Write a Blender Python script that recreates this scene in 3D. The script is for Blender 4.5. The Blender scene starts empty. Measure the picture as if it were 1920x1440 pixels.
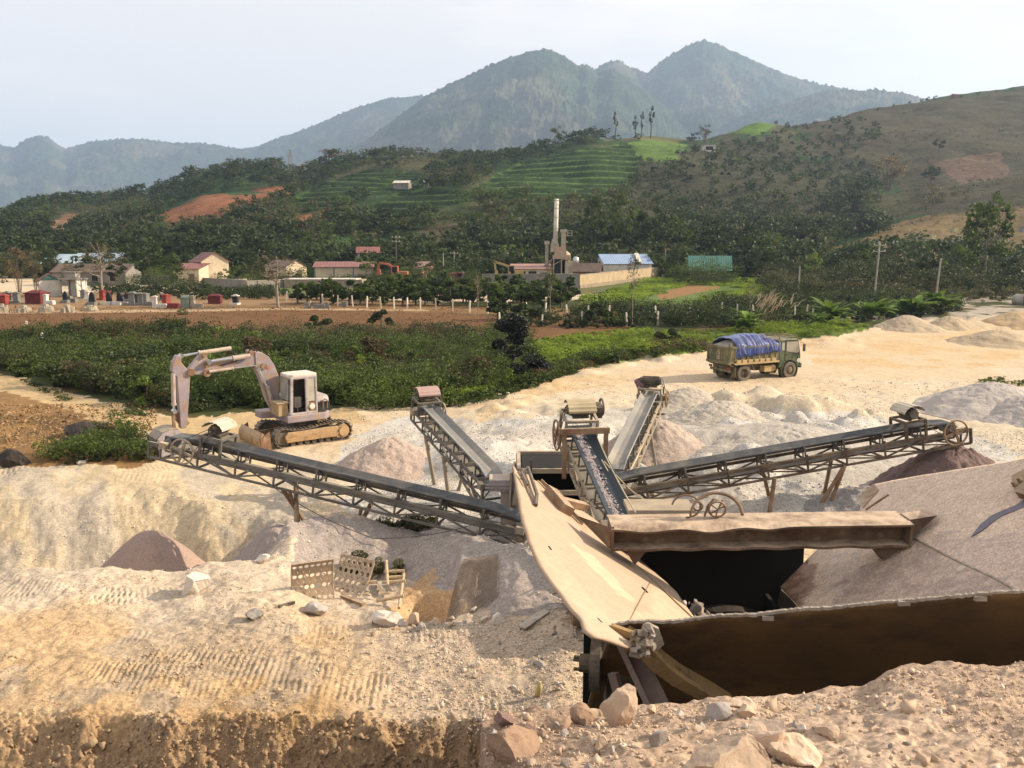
import bpy, math, random
import numpy as np
from mathutils import Vector, Matrix

# ------------------------------------------------------------------ camera, light
SC = bpy.context.scene
COL = SC.collection
CH, TH, F = 7.4, math.radians(9.1), 1600.0
CT, ST = math.cos(TH), math.sin(TH)
cam = bpy.data.cameras.new('camera')
cam.lens = 30.0; cam.sensor_width = 36.0; cam.clip_start = 0.1; cam.clip_end = 30000
cam_o = bpy.data.objects.new('camera', cam)
cam_o.location = (0, 0, CH); cam_o.rotation_euler = (math.pi/2 - TH, 0, 0)
COL.objects.link(cam_o); SC.camera = cam_o
SC.view_settings.view_transform = 'Standard'
SC.view_settings.look = 'None'
SC.view_settings.exposure = 0.95
SC.view_settings.gamma = 1.0
SUN_AZ, SUN_EL = math.radians(83), math.radians(28)      # azimuth clockwise from +Y
world = bpy.data.worlds.new('World'); SC.world = world; world.use_nodes = True
wn, wl = world.node_tree.nodes, world.node_tree.links
wn.clear()
w_out = wn.new('ShaderNodeOutputWorld'); w_bg = wn.new('ShaderNodeBackground')
w_sky = wn.new('ShaderNodeTexSky'); w_sky.sky_type = 'NISHITA'; w_sky.sun_disc = False
w_sky.sun_elevation = SUN_EL; w_sky.sun_rotation = SUN_AZ
w_sky.air_density = 1.0; w_sky.dust_density = 1.2; w_sky.ozone_density = 1.2; w_sky.altitude = 200
w_tc = wn.new('ShaderNodeTexCoord'); w_map = wn.new('ShaderNodeMapping')
w_map.inputs['Scale'].default_value = (1.6, 1.6, 6.5); w_map.inputs['Rotation'].default_value = (0.1, 0.28, 0)
w_no = wn.new('ShaderNodeTexNoise'); w_no.inputs['Scale'].default_value = 1.9
w_no.inputs['Detail'].default_value = 7; w_no.inputs['Roughness'].default_value = 0.58
w_rmp = wn.new('ShaderNodeMapRange'); w_rmp.inputs[1].default_value = 0.50; w_rmp.inputs[2].default_value = 0.80
w_rmp.inputs[3].default_value = 0.72; w_rmp.inputs[4].default_value = 1.0
w_mix = wn.new('ShaderNodeMix'); w_mix.data_type = 'RGBA'
w_mix.inputs['B'].default_value = (9.5, 8.6, 7.9, 1)
wl.new(w_tc.outputs['Generated'], w_map.inputs['Vector']); wl.new(w_map.outputs['Vector'], w_no.inputs['Vector'])
wl.new(w_no.outputs['Fac'], w_rmp.inputs[0]); wl.new(w_rmp.outputs[0], w_mix.inputs['Factor'])
wl.new(w_sky.outputs['Color'], w_mix.inputs['A']); wl.new(w_mix.outputs['Result'], w_bg.inputs['Color'])
w_bg.inputs['Strength'].default_value = 0.075
wl.new(w_bg.outputs['Background'], w_out.inputs['Surface'])
sun = bpy.data.lights.new('sun', 'SUN'); sun.energy = 5.0; sun.angle = math.radians(0.6); sun.color = (1.0, 0.84, 0.64)
sun_o = bpy.data.objects.new('sun', sun); COL.objects.link(sun_o)
SUN_DIR = Vector((math.sin(SUN_AZ)*math.cos(SUN_EL), math.cos(SUN_AZ)*math.cos(SUN_EL), math.sin(SUN_EL)))
sun_o.rotation_euler = SUN_DIR.to_track_quat('Z', 'Y').to_euler(); sun_o.location = (200, 60, 200)

# ------------------------------------------------------------------ projection helpers
def tt(py): return math.tan(TH + math.atan((py - 720)/F))        # drop per metre of distance for a picture row
def aa(px, py=720):
    v = (720 - py)/F
    return (px - 960)/F/(CT + v*ST)
def P(px, py, Y): return Vector((aa(px, py)*Y, Y, CH - tt(py)*Y))
def onplane(px, py, p0, n):
    v = (720 - py)/F
    d = Vector(((px - 960)/F, CT + v*ST, -ST + v*CT)); o = Vector((0, 0, CH))
    return o + d*((p0 - o).dot(n)/d.dot(n))

# ------------------------------------------------------------------ noise (numpy)
def _hash(ix, iy, s):
    h = (ix.astype(np.int64)*374761393 + iy.astype(np.int64)*668265263 + s*974634777) & 0x7fffffff
    h = ((h ^ (h >> 13))*1274126177) & 0x7fffffff
    return ((h ^ (h >> 16)) & 0xffff)/65535.0
def vnoise(x, y, s=0):
    x = np.asarray(x, float); y = np.asarray(y, float)
    ix, iy = np.floor(x), np.floor(y); fx, fy = x - ix, y - iy
    fx = fx*fx*fx*(fx*(fx*6-15)+10); fy = fy*fy*fy*(fy*(fy*6-15)+10)
    a = _hash(ix, iy, s); b = _hash(ix+1, iy, s); c = _hash(ix, iy+1, s); d = _hash(ix+1, iy+1, s)
    return (a*(1-fx)+b*fx)*(1-fy) + (c*(1-fx)+d*fx)*fy - 0.5
def fbm(x, y, s=0, o=4, g=0.5):
    r = 0; a = 1.0
    for k in range(o):
        r = r + a*vnoise(x*2**k + 17.3*k, y*2**k - 9.1*k, s+k); a *= g
    return r
def sstep(a, b, x):
    t = np.clip((x - a)/(b - a), 0, 1); return t*t*(3 - 2*t)

# ------------------------------------------------------------------ mesh building
def fast_mesh(name, V, Q):
    me = bpy.data.meshes.new(name); V = np.asarray(V, np.float32); Q = np.asarray(Q, np.int32)
    k = Q.shape[1]
    me.vertices.add(len(V)); me.vertices.foreach_set('co', V.ravel())
    me.loops.add(Q.size); me.loops.foreach_set('vertex_index', Q.ravel())
    me.polygons.add(len(Q)); me.polygons.foreach_set('loop_start', np.arange(0, Q.size, k, dtype=np.int32))
    me.polygons.foreach_set('loop_total', np.full(len(Q), k, np.int32))
    me.update(calc_edges=True)
    return me
def set_col(me, C, name='tint'):
    at = me.color_attributes.new(name, 'FLOAT_COLOR', 'POINT')
    A = np.ones((len(C), 4), np.float32); A[:, :3] = C
    at.data.foreach_set('color', A.ravel())
def link(name, me, mats=None, parent=None, loc=None, smooth=False):
    o = bpy.data.objects.new(name, me); COL.objects.link(o)
    for m in (mats if isinstance(mats, (list, tuple)) else [mats] if mats else []):
        me.materials.append(m)
    if smooth: me.polygons.foreach_set('use_smooth', np.ones(len(me.polygons), bool))
    if parent: o.parent = parent
    if loc is not None: o.location = loc
    return o
def tag(o, label=None, cat=None, group=None, kind=None):
    if label: o['label'] = label
    if cat: o['category'] = cat
    if group: o['group'] = group
    if kind: o['kind'] = kind
    return o
def empty(name, loc, rz=0, label=None, cat=None, group=None):
    o = bpy.data.objects.new(name, None); COL.objects.link(o)
    o.location = loc; o.rotation_euler = (0, 0, rz); o.empty_display_size = 0.2
    return tag(o, label, cat, group)
CHILD = {}
def copy_tree(o, parent=None):
    c = o.copy(); COL.objects.link(c)
    if parent: c.parent = parent
    for ch in [x for x in bpy.data.objects if x.parent == o]: copy_tree(ch, c)
    return c

class MB:
    def __init__(s): s.v = []; s.f = []
    def add(s, vs, fs):
        b = len(s.v); s.v += [tuple(p) for p in vs]; s.f += [tuple(i + b for i in f) for f in fs]; return s
    def box(s, c, size, M=None, taper=1.0):
        c = Vector(c); hx, hy, hz = size[0]/2, size[1]/2, size[2]/2; vs = []
        for z in (-1, 1):
            k = taper if z > 0 else 1.0
            for x, y in ((-1, -1), (1, -1), (1, 1), (-1, 1)):
                p = Vector((x*hx*k, y*hy*k, z*hz)); vs.append((M @ p if M else p) + c)
        return s.add(vs, [(3, 2, 1, 0), (4, 5, 6, 7), (0, 1, 5, 4), (1, 2, 6, 5), (2, 3, 7, 6), (3, 0, 4, 7)])
    def bar(s, p, q, w, h, up=(0, 0, 1)):
        p, q = Vector(p), Vector(q); d = q - p
        if d.length < 1e-6: return s
        d.normalize(); u = Vector(up)
        if abs(d.dot(u)) > 0.98: u = Vector((1, 0, 0)) if abs(d.x) < 0.9 else Vector((0, 1, 0))
        sx = d.cross(u).normalized(); u = sx.cross(d).normalized(); vs = []
        for e in (p, q):
            for a, b in ((-1, -1), (1, -1), (1, 1), (-1, 1)): vs.append(e + sx*(a*w/2) + u*(b*h/2))
        return s.add(vs, [(3, 2, 1, 0), (4, 5, 6, 7), (0, 1, 5, 4), (1, 2, 6, 5), (2, 3, 7, 6), (3, 0, 4, 7)])
    def angle(s, p, q, w, t, up=(0, 0, 1), flip=1):                  # L-section steel
        p, q = Vector(p), Vector(q); d = (q - p).normalized(); u = Vector(up)
        if abs(d.dot(u)) > 0.98: u = Vector((1, 0, 0))
        sx = d.cross(u).normalized()*flip; u = sx.cross(d).normalized()*flip
        s.bar(p + u*(w/2), q + u*(w/2), t, w, u)
        return s.bar(p + sx*(w/2 + t/2), q + sx*(w/2 + t/2), w, t, u)
    def tube(s, p, q, r, n=10, r2=None, cap=True):
        p, q = Vector(p), Vector(q); r2 = r if r2 is None else r2
        d = (q - p).normalized(); u = d.orthogonal().normalized(); w = d.cross(u); vs = []
        for e, rr in ((p, r), (q, r2)):
            for k in range(n):
                a = 2*math.pi*k/n; vs.append(e + (u*math.cos(a) + w*math.sin(a))*rr)
        fs = [(k, (k+1) % n, n + (k+1) % n, n + k) for k in range(n)]
        if cap: fs += [tuple(range(n-1, -1, -1)), tuple(range(n, 2*n))]
        return s.add(vs, fs)
    def path(s, pts, r, n=6, r2=None):
        pts = [Vector(p) for p in pts]; m = len(pts); vs = []; u = None
        for i, p in enumerate(pts):
            d = (pts[min(i+1, m-1)] - pts[max(i-1, 0)]).normalized()
            if u is None: u = d.orthogonal().normalized()
            u = (u - d*u.dot(d)).normalized(); w = d.cross(u)
            rr = r if r2 is None else r + (r2 - r)*i/(m-1)
            for k in range(n):
                a = 2*math.pi*k/n; vs.append(p + (u*math.cos(a) + w*math.sin(a))*rr)
        fs = [(i*n+k, i*n+(k+1) % n, (i+1)*n+(k+1) % n, (i+1)*n+k) for i in range(m-1) for k in range(n)]
        fs += [tuple(range(n-1, -1, -1)), tuple(range((m-1)*n, m*n))]
        return s.add(vs, fs)
    def prism(s, pts, off):                                          # planar outline pushed along off
        pts = [Vector(p) for p in pts]; n = len(pts); off = Vector(off)
        vs = pts + [p + off for p in pts]
        return s.add(vs, [tuple(range(n-1, -1, -1)), tuple(range(n, 2*n))] + [(k, (k+1) % n, n+(k+1) % n, n+k) for k in range(n)])
    def torus(s, c, ax, R, r, n=24, m=6):
        c = Vector(c); ax = Vector(ax).normalized(); u = ax.orthogonal().normalized(); w = ax.cross(u); vs = []; fs = []
        for i in range(n):
            a = 2*math.pi*i/n; d = u*math.cos(a) + w*math.sin(a)
            for k in range(m):
                b = 2*math.pi*k/m; vs.append(c + d*(R + r*math.cos(b)) + ax*(r*math.sin(b)))
        for i in range(n):
            for k in range(m):
                fs.append((i*m+k, ((i+1) % n)*m+k, ((i+1) % n)*m+(k+1) % m, i*m+(k+1) % m))
        return s.add(vs, fs)
    def lathe(s, c, ax, prof, n=20):                                 # prof: (axial, radius)
        c = Vector(c); ax = Vector(ax).normalized(); u = ax.orthogonal().normalized(); w = ax.cross(u); vs = []; fs = []; m = len(prof)
        for h, r in prof:
            for i in range(n):
                a = 2*math.pi*i/n; vs.append(c + ax*h + (u*math.cos(a) + w*math.sin(a))*r)
        for j in range(m-1):
            for i in range(n): fs.append((j*n+i, j*n+(i+1) % n, (j+1)*n+(i+1) % n, (j+1)*n+i))
        return s.add(vs, fs)
    def grid(s, fn, nu, nv):
        vs = [fn(i/nu, j/nv) for j in range(nv+1) for i in range(nu+1)]; k = nu+1
        return s.add(vs, [(j*k+i, j*k+i+1, (j+1)*k+i+1, (j+1)*k+i) for j in range(nv) for i in range(nu)])
    def build(s, name, m, parent=None, origin=None, smooth=False, bevel=0, solid=0):
        o0 = Vector(origin) if origin is not None else Vector((0, 0, 0))
        me = bpy.data.meshes.new(name); me.from_pydata([tuple(Vector(p) - o0) for p in s.v], [], s.f); me.validate(); me.update()
        o = link(name, me, m, parent, None if parent else o0, smooth)
        if solid:
            q = o.modifiers.new('solid', 'SOLIDIFY'); q.thickness = solid; q.offset = 0
        if bevel:
            q = o.modifiers.new('bevel', 'BEVEL'); q.width = bevel; q.segments = 2; q.limit_method = 'ANGLE'
        return o

# ------------------------------------------------------------------ materials
MATS = {}
def _n(nt, t, **kw):
    n = nt.nodes.new(t)
    for k, v in kw.items(): setattr(n, k, v)
    return n
def mixc(nt, fac, a, b, mode='MIX'):
    m = _n(nt, 'ShaderNodeMix'); m.data_type = 'RGBA'; m.blend_type = mode
    for sock, v in (('Factor', fac), ('A', a), ('B', b)):
        if hasattr(v, 'is_output'): nt.links.new(v, m.inputs[sock])
        elif sock == 'Factor': m.inputs[sock].default_value = v
        else: m.inputs[sock].default_value = (*v, 1) if len(v) == 3 else v
    return m.outputs['Result']
def noise(nt, vec, scale, detail=5, rough=0.55, lo=0.35, hi=0.65):
    n = _n(nt, 'ShaderNodeTexNoise'); n.inputs['Scale'].default_value = scale
    n.inputs['Detail'].default_value = detail; n.inputs['Roughness'].default_value = rough
    nt.links.new(vec, n.inputs['Vector'])
    r = _n(nt, 'ShaderNodeMapRange'); r.inputs[1].default_value = lo; r.inputs[2].default_value = hi
    nt.links.new(n.outputs['Fac'], r.inputs[0]); return r.outputs[0]
def mat(name, c1, c2=None, scale=2.0, rough=0.8, metal=0.0, c3=None, scale3=9.0, lo3=0.52, hi3=0.7,
        bump=0.0, bscale=25.0, dust=None, dust_amt=0.8, rnd=0.0, spec=0.3, coord='Object'):
    if name in MATS: return MATS[name]
    m = bpy.data.materials.new(name); m.use_nodes = True; nt = m.node_tree; nt.nodes.clear()
    out = _n(nt, 'ShaderNodeOutputMaterial'); b = _n(nt, 'ShaderNodeBsdfPrincipled')
    nt.links.new(b.outputs[0], out.inputs[0]); tc = _n(nt, 'ShaderNodeTexCoord'); vec = tc.outputs[coord]
    col = None
    c2 = c2 or tuple(x*0.72 for x in c1)
    col = mixc(nt, noise(nt, vec, scale), c1, c2)
    if c3: col = mixc(nt, noise(nt, vec, scale3, 6, 0.65, lo3, hi3), col, c3)
    if dust:
        g = _n(nt, 'ShaderNodeNewGeometry'); sp = _n(nt, 'ShaderNodeSeparateXYZ'); nt.links.new(g.outputs['Normal'], sp.inputs[0])
        r = _n(nt, 'ShaderNodeMapRange'); r.inputs[1].default_value = 0.1; r.inputs[2].default_value = 0.85; r.inputs[4].default_value = dust_amt
        nt.links.new(sp.outputs['Z'], r.inputs[0])
        nz = noise(nt, vec, scale*2.3, 6, 0.7, 0.25, 0.6)
        mu = _n(nt, 'ShaderNodeMath', operation='MULTIPLY'); nt.links.new(r.outputs[0], mu.inputs[0]); nt.links.new(nz, mu.inputs[1])
        ad = _n(nt, 'ShaderNodeMath', operation='MULTIPLY_ADD'); ad.inputs[1].default_value = 0.22; ad.use_clamp = True
        nt.links.new(noise(nt, vec, scale*1.1, 7, 0.7, 0.42, 0.62), ad.inputs[0]); nt.links.new(mu.outputs[0], ad.inputs[2])
        col = mixc(nt, ad.outputs[0], col, dust)
    if rnd:
        oi = _n(nt, 'ShaderNodeObjectInfo'); r = _n(nt, 'ShaderNodeMapRange'); r.inputs[3].default_value = 1-rnd; r.inputs[4].default_value = 1+rnd
        nt.links.new(oi.outputs['Random'], r.inputs[0]); h = _n(nt, 'ShaderNodeHueSaturation'); nt.links.new(r.outputs[0], h.inputs['Value'])
        nt.links.new(col, h.inputs['Color']); col = h.outputs['Color']
    nt.links.new(col, b.inputs['Base Color'])
    b.inputs['Roughness'].default_value = rough; b.inputs['Metallic'].default_value = metal
    b.inputs['Specular IOR Level'].default_value = spec
    if bump:
        nn = _n(nt, 'ShaderNodeTexNoise'); nn.inputs['Scale'].default_value = bscale; nn.inputs['Detail'].default_value = 6
        nn.inputs['Roughness'].default_value = 0.65; nt.links.new(vec, nn.inputs['Vector'])
        bp = _n(nt, 'ShaderNodeBump'); bp.inputs['Strength'].default_value = bump; bp.inputs['Distance'].default_value = 0.05
        nt.links.new(nn.outputs['Fac'], bp.inputs['Height']); nt.links.new(bp.outputs[0], b.inputs['Normal'])
    MATS[name] = m; return m
def leaf_mat(name, c1, c2, c3=None, trans=0.36, rnd=0.25, scale=0.6):
    if name in MATS: return MATS[name]
    m = bpy.data.materials.new(name); m.use_nodes = True; nt = m.node_tree; nt.nodes.clear()
    out = _n(nt, 'ShaderNodeOutputMaterial'); b = _n(nt, 'ShaderNodeBsdfPrincipled'); t = _n(nt, 'ShaderNodeBsdfTranslucent')
    b.inputs['Roughness'].default_value = 0.55; b.inputs['Specular IOR Level'].default_value = 0.25
    mx = _n(nt, 'ShaderNodeMixShader'); mx.inputs[0].default_value = trans
    g = _n(nt, 'ShaderNodeNewGeometry'); tc = _n(nt, 'ShaderNodeTexCoord')
    col = mixc(nt, g.outputs['Random Per Island'], c1, c2)
    col = mixc(nt, noise(nt, tc.outputs['Object'], scale, 3, 0.5, 0.42, 0.66), col, c3 or tuple(x*0.6 for x in c1))
    oi = _n(nt, 'ShaderNodeObjectInfo'); r = _n(nt, 'ShaderNodeMapRange'); r.inputs[3].default_value = 1-rnd; r.inputs[4].default_value = 1+rnd
    nt.links.new(oi.outputs['Random'], r.inputs[0]); h = _n(nt, 'ShaderNodeHueSaturation'); nt.links.new(r.outputs[0], h.inputs['Value'])
    nt.links.new(col, h.inputs['Color'])
    nt.links.new(h.outputs['Color'], b.inputs['Base Color']); nt.links.new(h.outputs['Color'], t.inputs['Color'])
    nt.links.new(b.outputs[0], mx.inputs[1]); nt.links.new(t.outputs[0], mx.inputs[2]); nt.links.new(mx.outputs[0], out.inputs[0])
    MATS[name] = m; return m
def tint_mat(name, rough=0.9, layers=((0.35, 0.35), (2.5, 0.3), (14.0, 0.25)), bump=0.4, bscale=18.0, bdist=0.05, speck=None, green=None):
    """Ground: albedo from the 'tint' attribute, broken up by world-space noise."""
    m = bpy.data.materials.new(name); m.use_nodes = True; nt = m.node_tree; nt.nodes.clear()
    out = _n(nt, 'ShaderNodeOutputMaterial'); b = _n(nt, 'ShaderNodeBsdfPrincipled'); nt.links.new(b.outputs[0], out.inputs[0])
    at = _n(nt, 'ShaderNodeAttribute'); at.attribute_name = 'tint'; tc = _n(nt, 'ShaderNodeTexCoord'); vec = tc.outputs['Object']
    col = at.outputs['Color']
    for sc_, am in layers:
        nz = noise(nt, vec, sc_, 6, 0.62, 0.25, 0.75)
        r = _n(nt, 'ShaderNodeMapRange'); r.inputs[3].default_value = 1-am; r.inputs[4].default_value = 1+am; nt.links.new(nz, r.inputs[0])
        h = _n(nt, 'ShaderNodeHueSaturation'); nt.links.new(r.outputs[0], h.inputs['Value']); nt.links.new(col, h.inputs['Color']); col = h.outputs['Color']
    if speck:                                                        # (scale, amount): single stones read as light and dark cells
        for sc_, am in speck:
            vo = _n(nt, 'ShaderNodeTexVoronoi'); vo.inputs['Scale'].default_value = sc_; nt.links.new(vec, vo.inputs['Vector'])
            bw = _n(nt, 'ShaderNodeSeparateColor'); nt.links.new(vo.outputs['Color'], bw.inputs[0])
            r = _n(nt, 'ShaderNodeMapRange'); r.inputs[3].default_value = 1-am; r.inputs[4].default_value = 1+am*0.8; nt.links.new(bw.outputs[0], r.inputs[0])
            h = _n(nt, 'ShaderNodeHueSaturation'); nt.links.new(r.outputs[0], h.inputs['Value']); nt.links.new(col, h.inputs['Color']); col = h.outputs['Color']
    nt.links.new(col, b.inputs['Base Color']); b.inputs['Roughness'].default_value = rough; b.inputs['Specular IOR Level'].default_value = 0.075
    n1 = _n(nt, 'ShaderNodeTexNoise'); n1.inputs['Scale'].default_value = bscale; n1.inputs['Detail'].default_value = 8; n1.inputs['Roughness'].default_value = 0.7
    nt.links.new(vec, n1.inputs['Vector']); bp = _n(nt, 'ShaderNodeBump'); bp.inputs['Strength'].default_value = bump; bp.inputs['Distance'].default_value = bdist
    nt.links.new(n1.outputs['Fac'], bp.inputs['Height']); nt.links.new(bp.outputs[0], b.inputs['Normal'])
    MATS[name] = m; return m

# ------------------------------------------------------------------ ground: one sheet, profiles (distance, height) along rays
L_ = [(1.5,5.8),(2.6,5.4),(3.6,3.4),(5,-.1),(9.4,-.7),(10.1,-.45),(10.5,.12),(10.8,.5),(11.02,.80),(12,.85),(15,.82),(16.4,.74),(17.0,.68),(17.7,.35),(19,-1.0),(20.3,-1.9),(21.2,-1.75),(23,-.7),(24.2,-.02),(25.2,.12),(27.6,.16),(28.3,.3),(29,-.1),(32,-.1)]
R_ = [(34,0),(45,0),(60,0),(75,.2),(90,.6),(105,1.0),(140,1.3),(180,2.2),(260,5)]
M_ = [(1.5,5.8),(2.6,5.4),(3.6,3.4),(5,-.1),(9.4,-.7),(10.15,-.45),(10.55,.12),(10.85,.5),(11.06,.80),(12,.86)]
PIT = [(6.5,0),(7.2,-.7),(10,-.7),(16,-.6),(18,.1),(20,.4),(23,.35),(26,.05)]
def ledge(z4, zc): return [(1.5,5.5),(3,5.05),(4,z4),(4.6,(z4+zc)/2+.02),(5.15,zc),(5.6,zc-.20),(5.85,zc-.42),(6.1,zc-1.5)]
COLS = [
 (-500, L_+R_), (0, L_+R_), (300, L_+R_),
 (440, M_+[(15,.82),(16.4,.80),(17.1,.78),(17.9,.4),(19,-.7),(20.2,-1.5),(21.2,-1.3),(22.6,-.4),(24.2,.05),(25.5,.1),(28,.1)]+R_),
 (525, M_+[(15,.8),(17,.85),(18.3,.95),(19.2,1.0),(20,.4),(21,.05),(22.5,.05),(25,.05)]+R_),
 (580, M_+[(14.5,.75),(16,.5),(17.2,.4),(18.4,.7),(19.4,1.12),(20.3,.6),(21.5,.05),(25,0)]+R_),
 (640, M_+[(14.5,.75),(15.5,.55),(17,.35),(17.9,.35),(18.8,.8),(19.6,1.12),(20.5,.5),(21.5,0),(25,0)]+R_),
 (740, M_+[(14.5,.75),(15.5,.55),(17,.3),(17.9,.25),(18.9,.62),(19.6,.78),(20.5,.15),(21.7,0),(25,0)]+R_),
 (840, M_+[(14.2,.8),(15,.55),(16,.55),(17,.65),(18.0,.85),(18.9,.88),(20,.3),(22,.05),(25,0)]+R_),
 (866, M_+[(14.2,.8),(15,.5),(15.6,.58),(16.9,1.0),(17.7,1.08),(18.6,.95),(19.6,.5),(20.6,.2),(22,.05),(25,0)]+R_),
 (905, ledge(4.62,4.4)+[(6.4,.6),(7.2,-.5),(9.6,-.6),(10.7,.2),(11.1,.8),(12,.85),(14.2,.8),(15,.5),(15.6,.58),(16.9,1.02),(17.7,1.12),(18.5,.95),(19.4,.4),(20.6,.15),(22,.05),(25,0)]+R_),
 (980, ledge(4.72,4.38)+[(6.4,.6),(7.2,-.4),(9.6,-.2),(10.4,.6),(11,.85),(14,.88),(15.5,1.0),(16.8,1.25),(17.6,1.2),(18.6,.7),(20,.2),(22,.1),(25,0)]+R_),
 (1060, ledge(4.76,4.36)+[(6.4,.4),(7.2,-.5),(8.8,-.3),(9.8,.6),(10.6,.9),(13.5,1.0),(15,1.05),(16,1.05),(17.4,.9),(18.6,.4),(20,.1),(22,.1),(25,0)]+R_),
 (1125, ledge(4.77,4.36)+[(6.4,.2),(7.2,-.6),(9,-.4),(10,.5),(11,.8),(13.5,.9),(15,.7),(16,.4),(18,.3),(20,.3),(22,.1),(25,0)]+R_),
 (1170, ledge(4.77,4.37)+PIT+R_), (1300, ledge(4.78,4.42)+PIT+R_), (1500, ledge(4.78,4.48)+PIT+R_),
 (1650, ledge(4.79,4.55)+PIT+R_), (1725, ledge(4.80,4.68)+PIT+R_), (1900, ledge(4.82,4.68)+PIT+R_), (2400, ledge(4.9,4.8)+PIT+R_)]
CA = np.array([aa(c[0]) for c in COLS])
HEAPS = [  # px, Y, radius, height : low heaps spread over the yard (ground)
 (905,40,2.2,.55),(1000,38,1.6,.4),(1060,37,1.8,.5),(1090,36,1.4,.45),(985,34.5,1.9,.6),(1020,33,1.6,.45),(940,36,1.7,.4),(1150,35,1.5,.4),
 (1300,36,2.3,.7),(1360,37,2.0,.6),(1420,35.5,2.4,.8),(1470,36,1.8,.6),(1530,35,2.2,.7),(1590,34,2.4,.8),(1650,35,1.7,.5),(1385,34,1.6,.5),
 (1270,31,2.0,.5),(1340,31,2.0,.5),(1440,31.5,2.2,.5),(1540,30.5,2.5,.6),(1620,30,2.1,.5),
 (1300,26,2.4,.8),(1390,25.5,2.2,.7),(1480,25,2.4,.8),(1570,25,2.2,.8),(1340,23.5,1.5,.5),(1250,24,1.5,.5),
 (860,30,2.2,.7),(905,28,1.7,.6),(960,27,1.6,.5),(820,24.5,1.5,.4),(780,24,1.4,.35),
 (1090,50,1.2,.35),(1150,54,1.5,.5),(1185,58,1.4,.6),(1215,57,1.6,.8),(1250,60,1.5,.55),(1290,61,1.4,.4),(1015,46,1.2,.3),
 (1530,70,3.0,.8),(1585,76,2.6,.7),(1630,79,2.4,.6),(1800,85,3.0,.6),(1560,64,2.0,.35),(1840,78,3.0,.5),(1740,84,3.0,.5),
 (60,28.2,1.4,.3),(130,28.3,1.6,.35),(20,28.6,1.6,.3),(215,28,1.4,.25),
 (180,16.9,1.4,.06),(60,17.0,1.2,.08),(420,16.8,1.0,.12),(500,18.4,.9,.2)]
HXY = [(aa(px)*Y, Y, r*1.35 if 22 < Y < 45 else r, h*.72 if 22 < Y < 45 else h) for px, Y, r, h in HEAPS]
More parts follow.
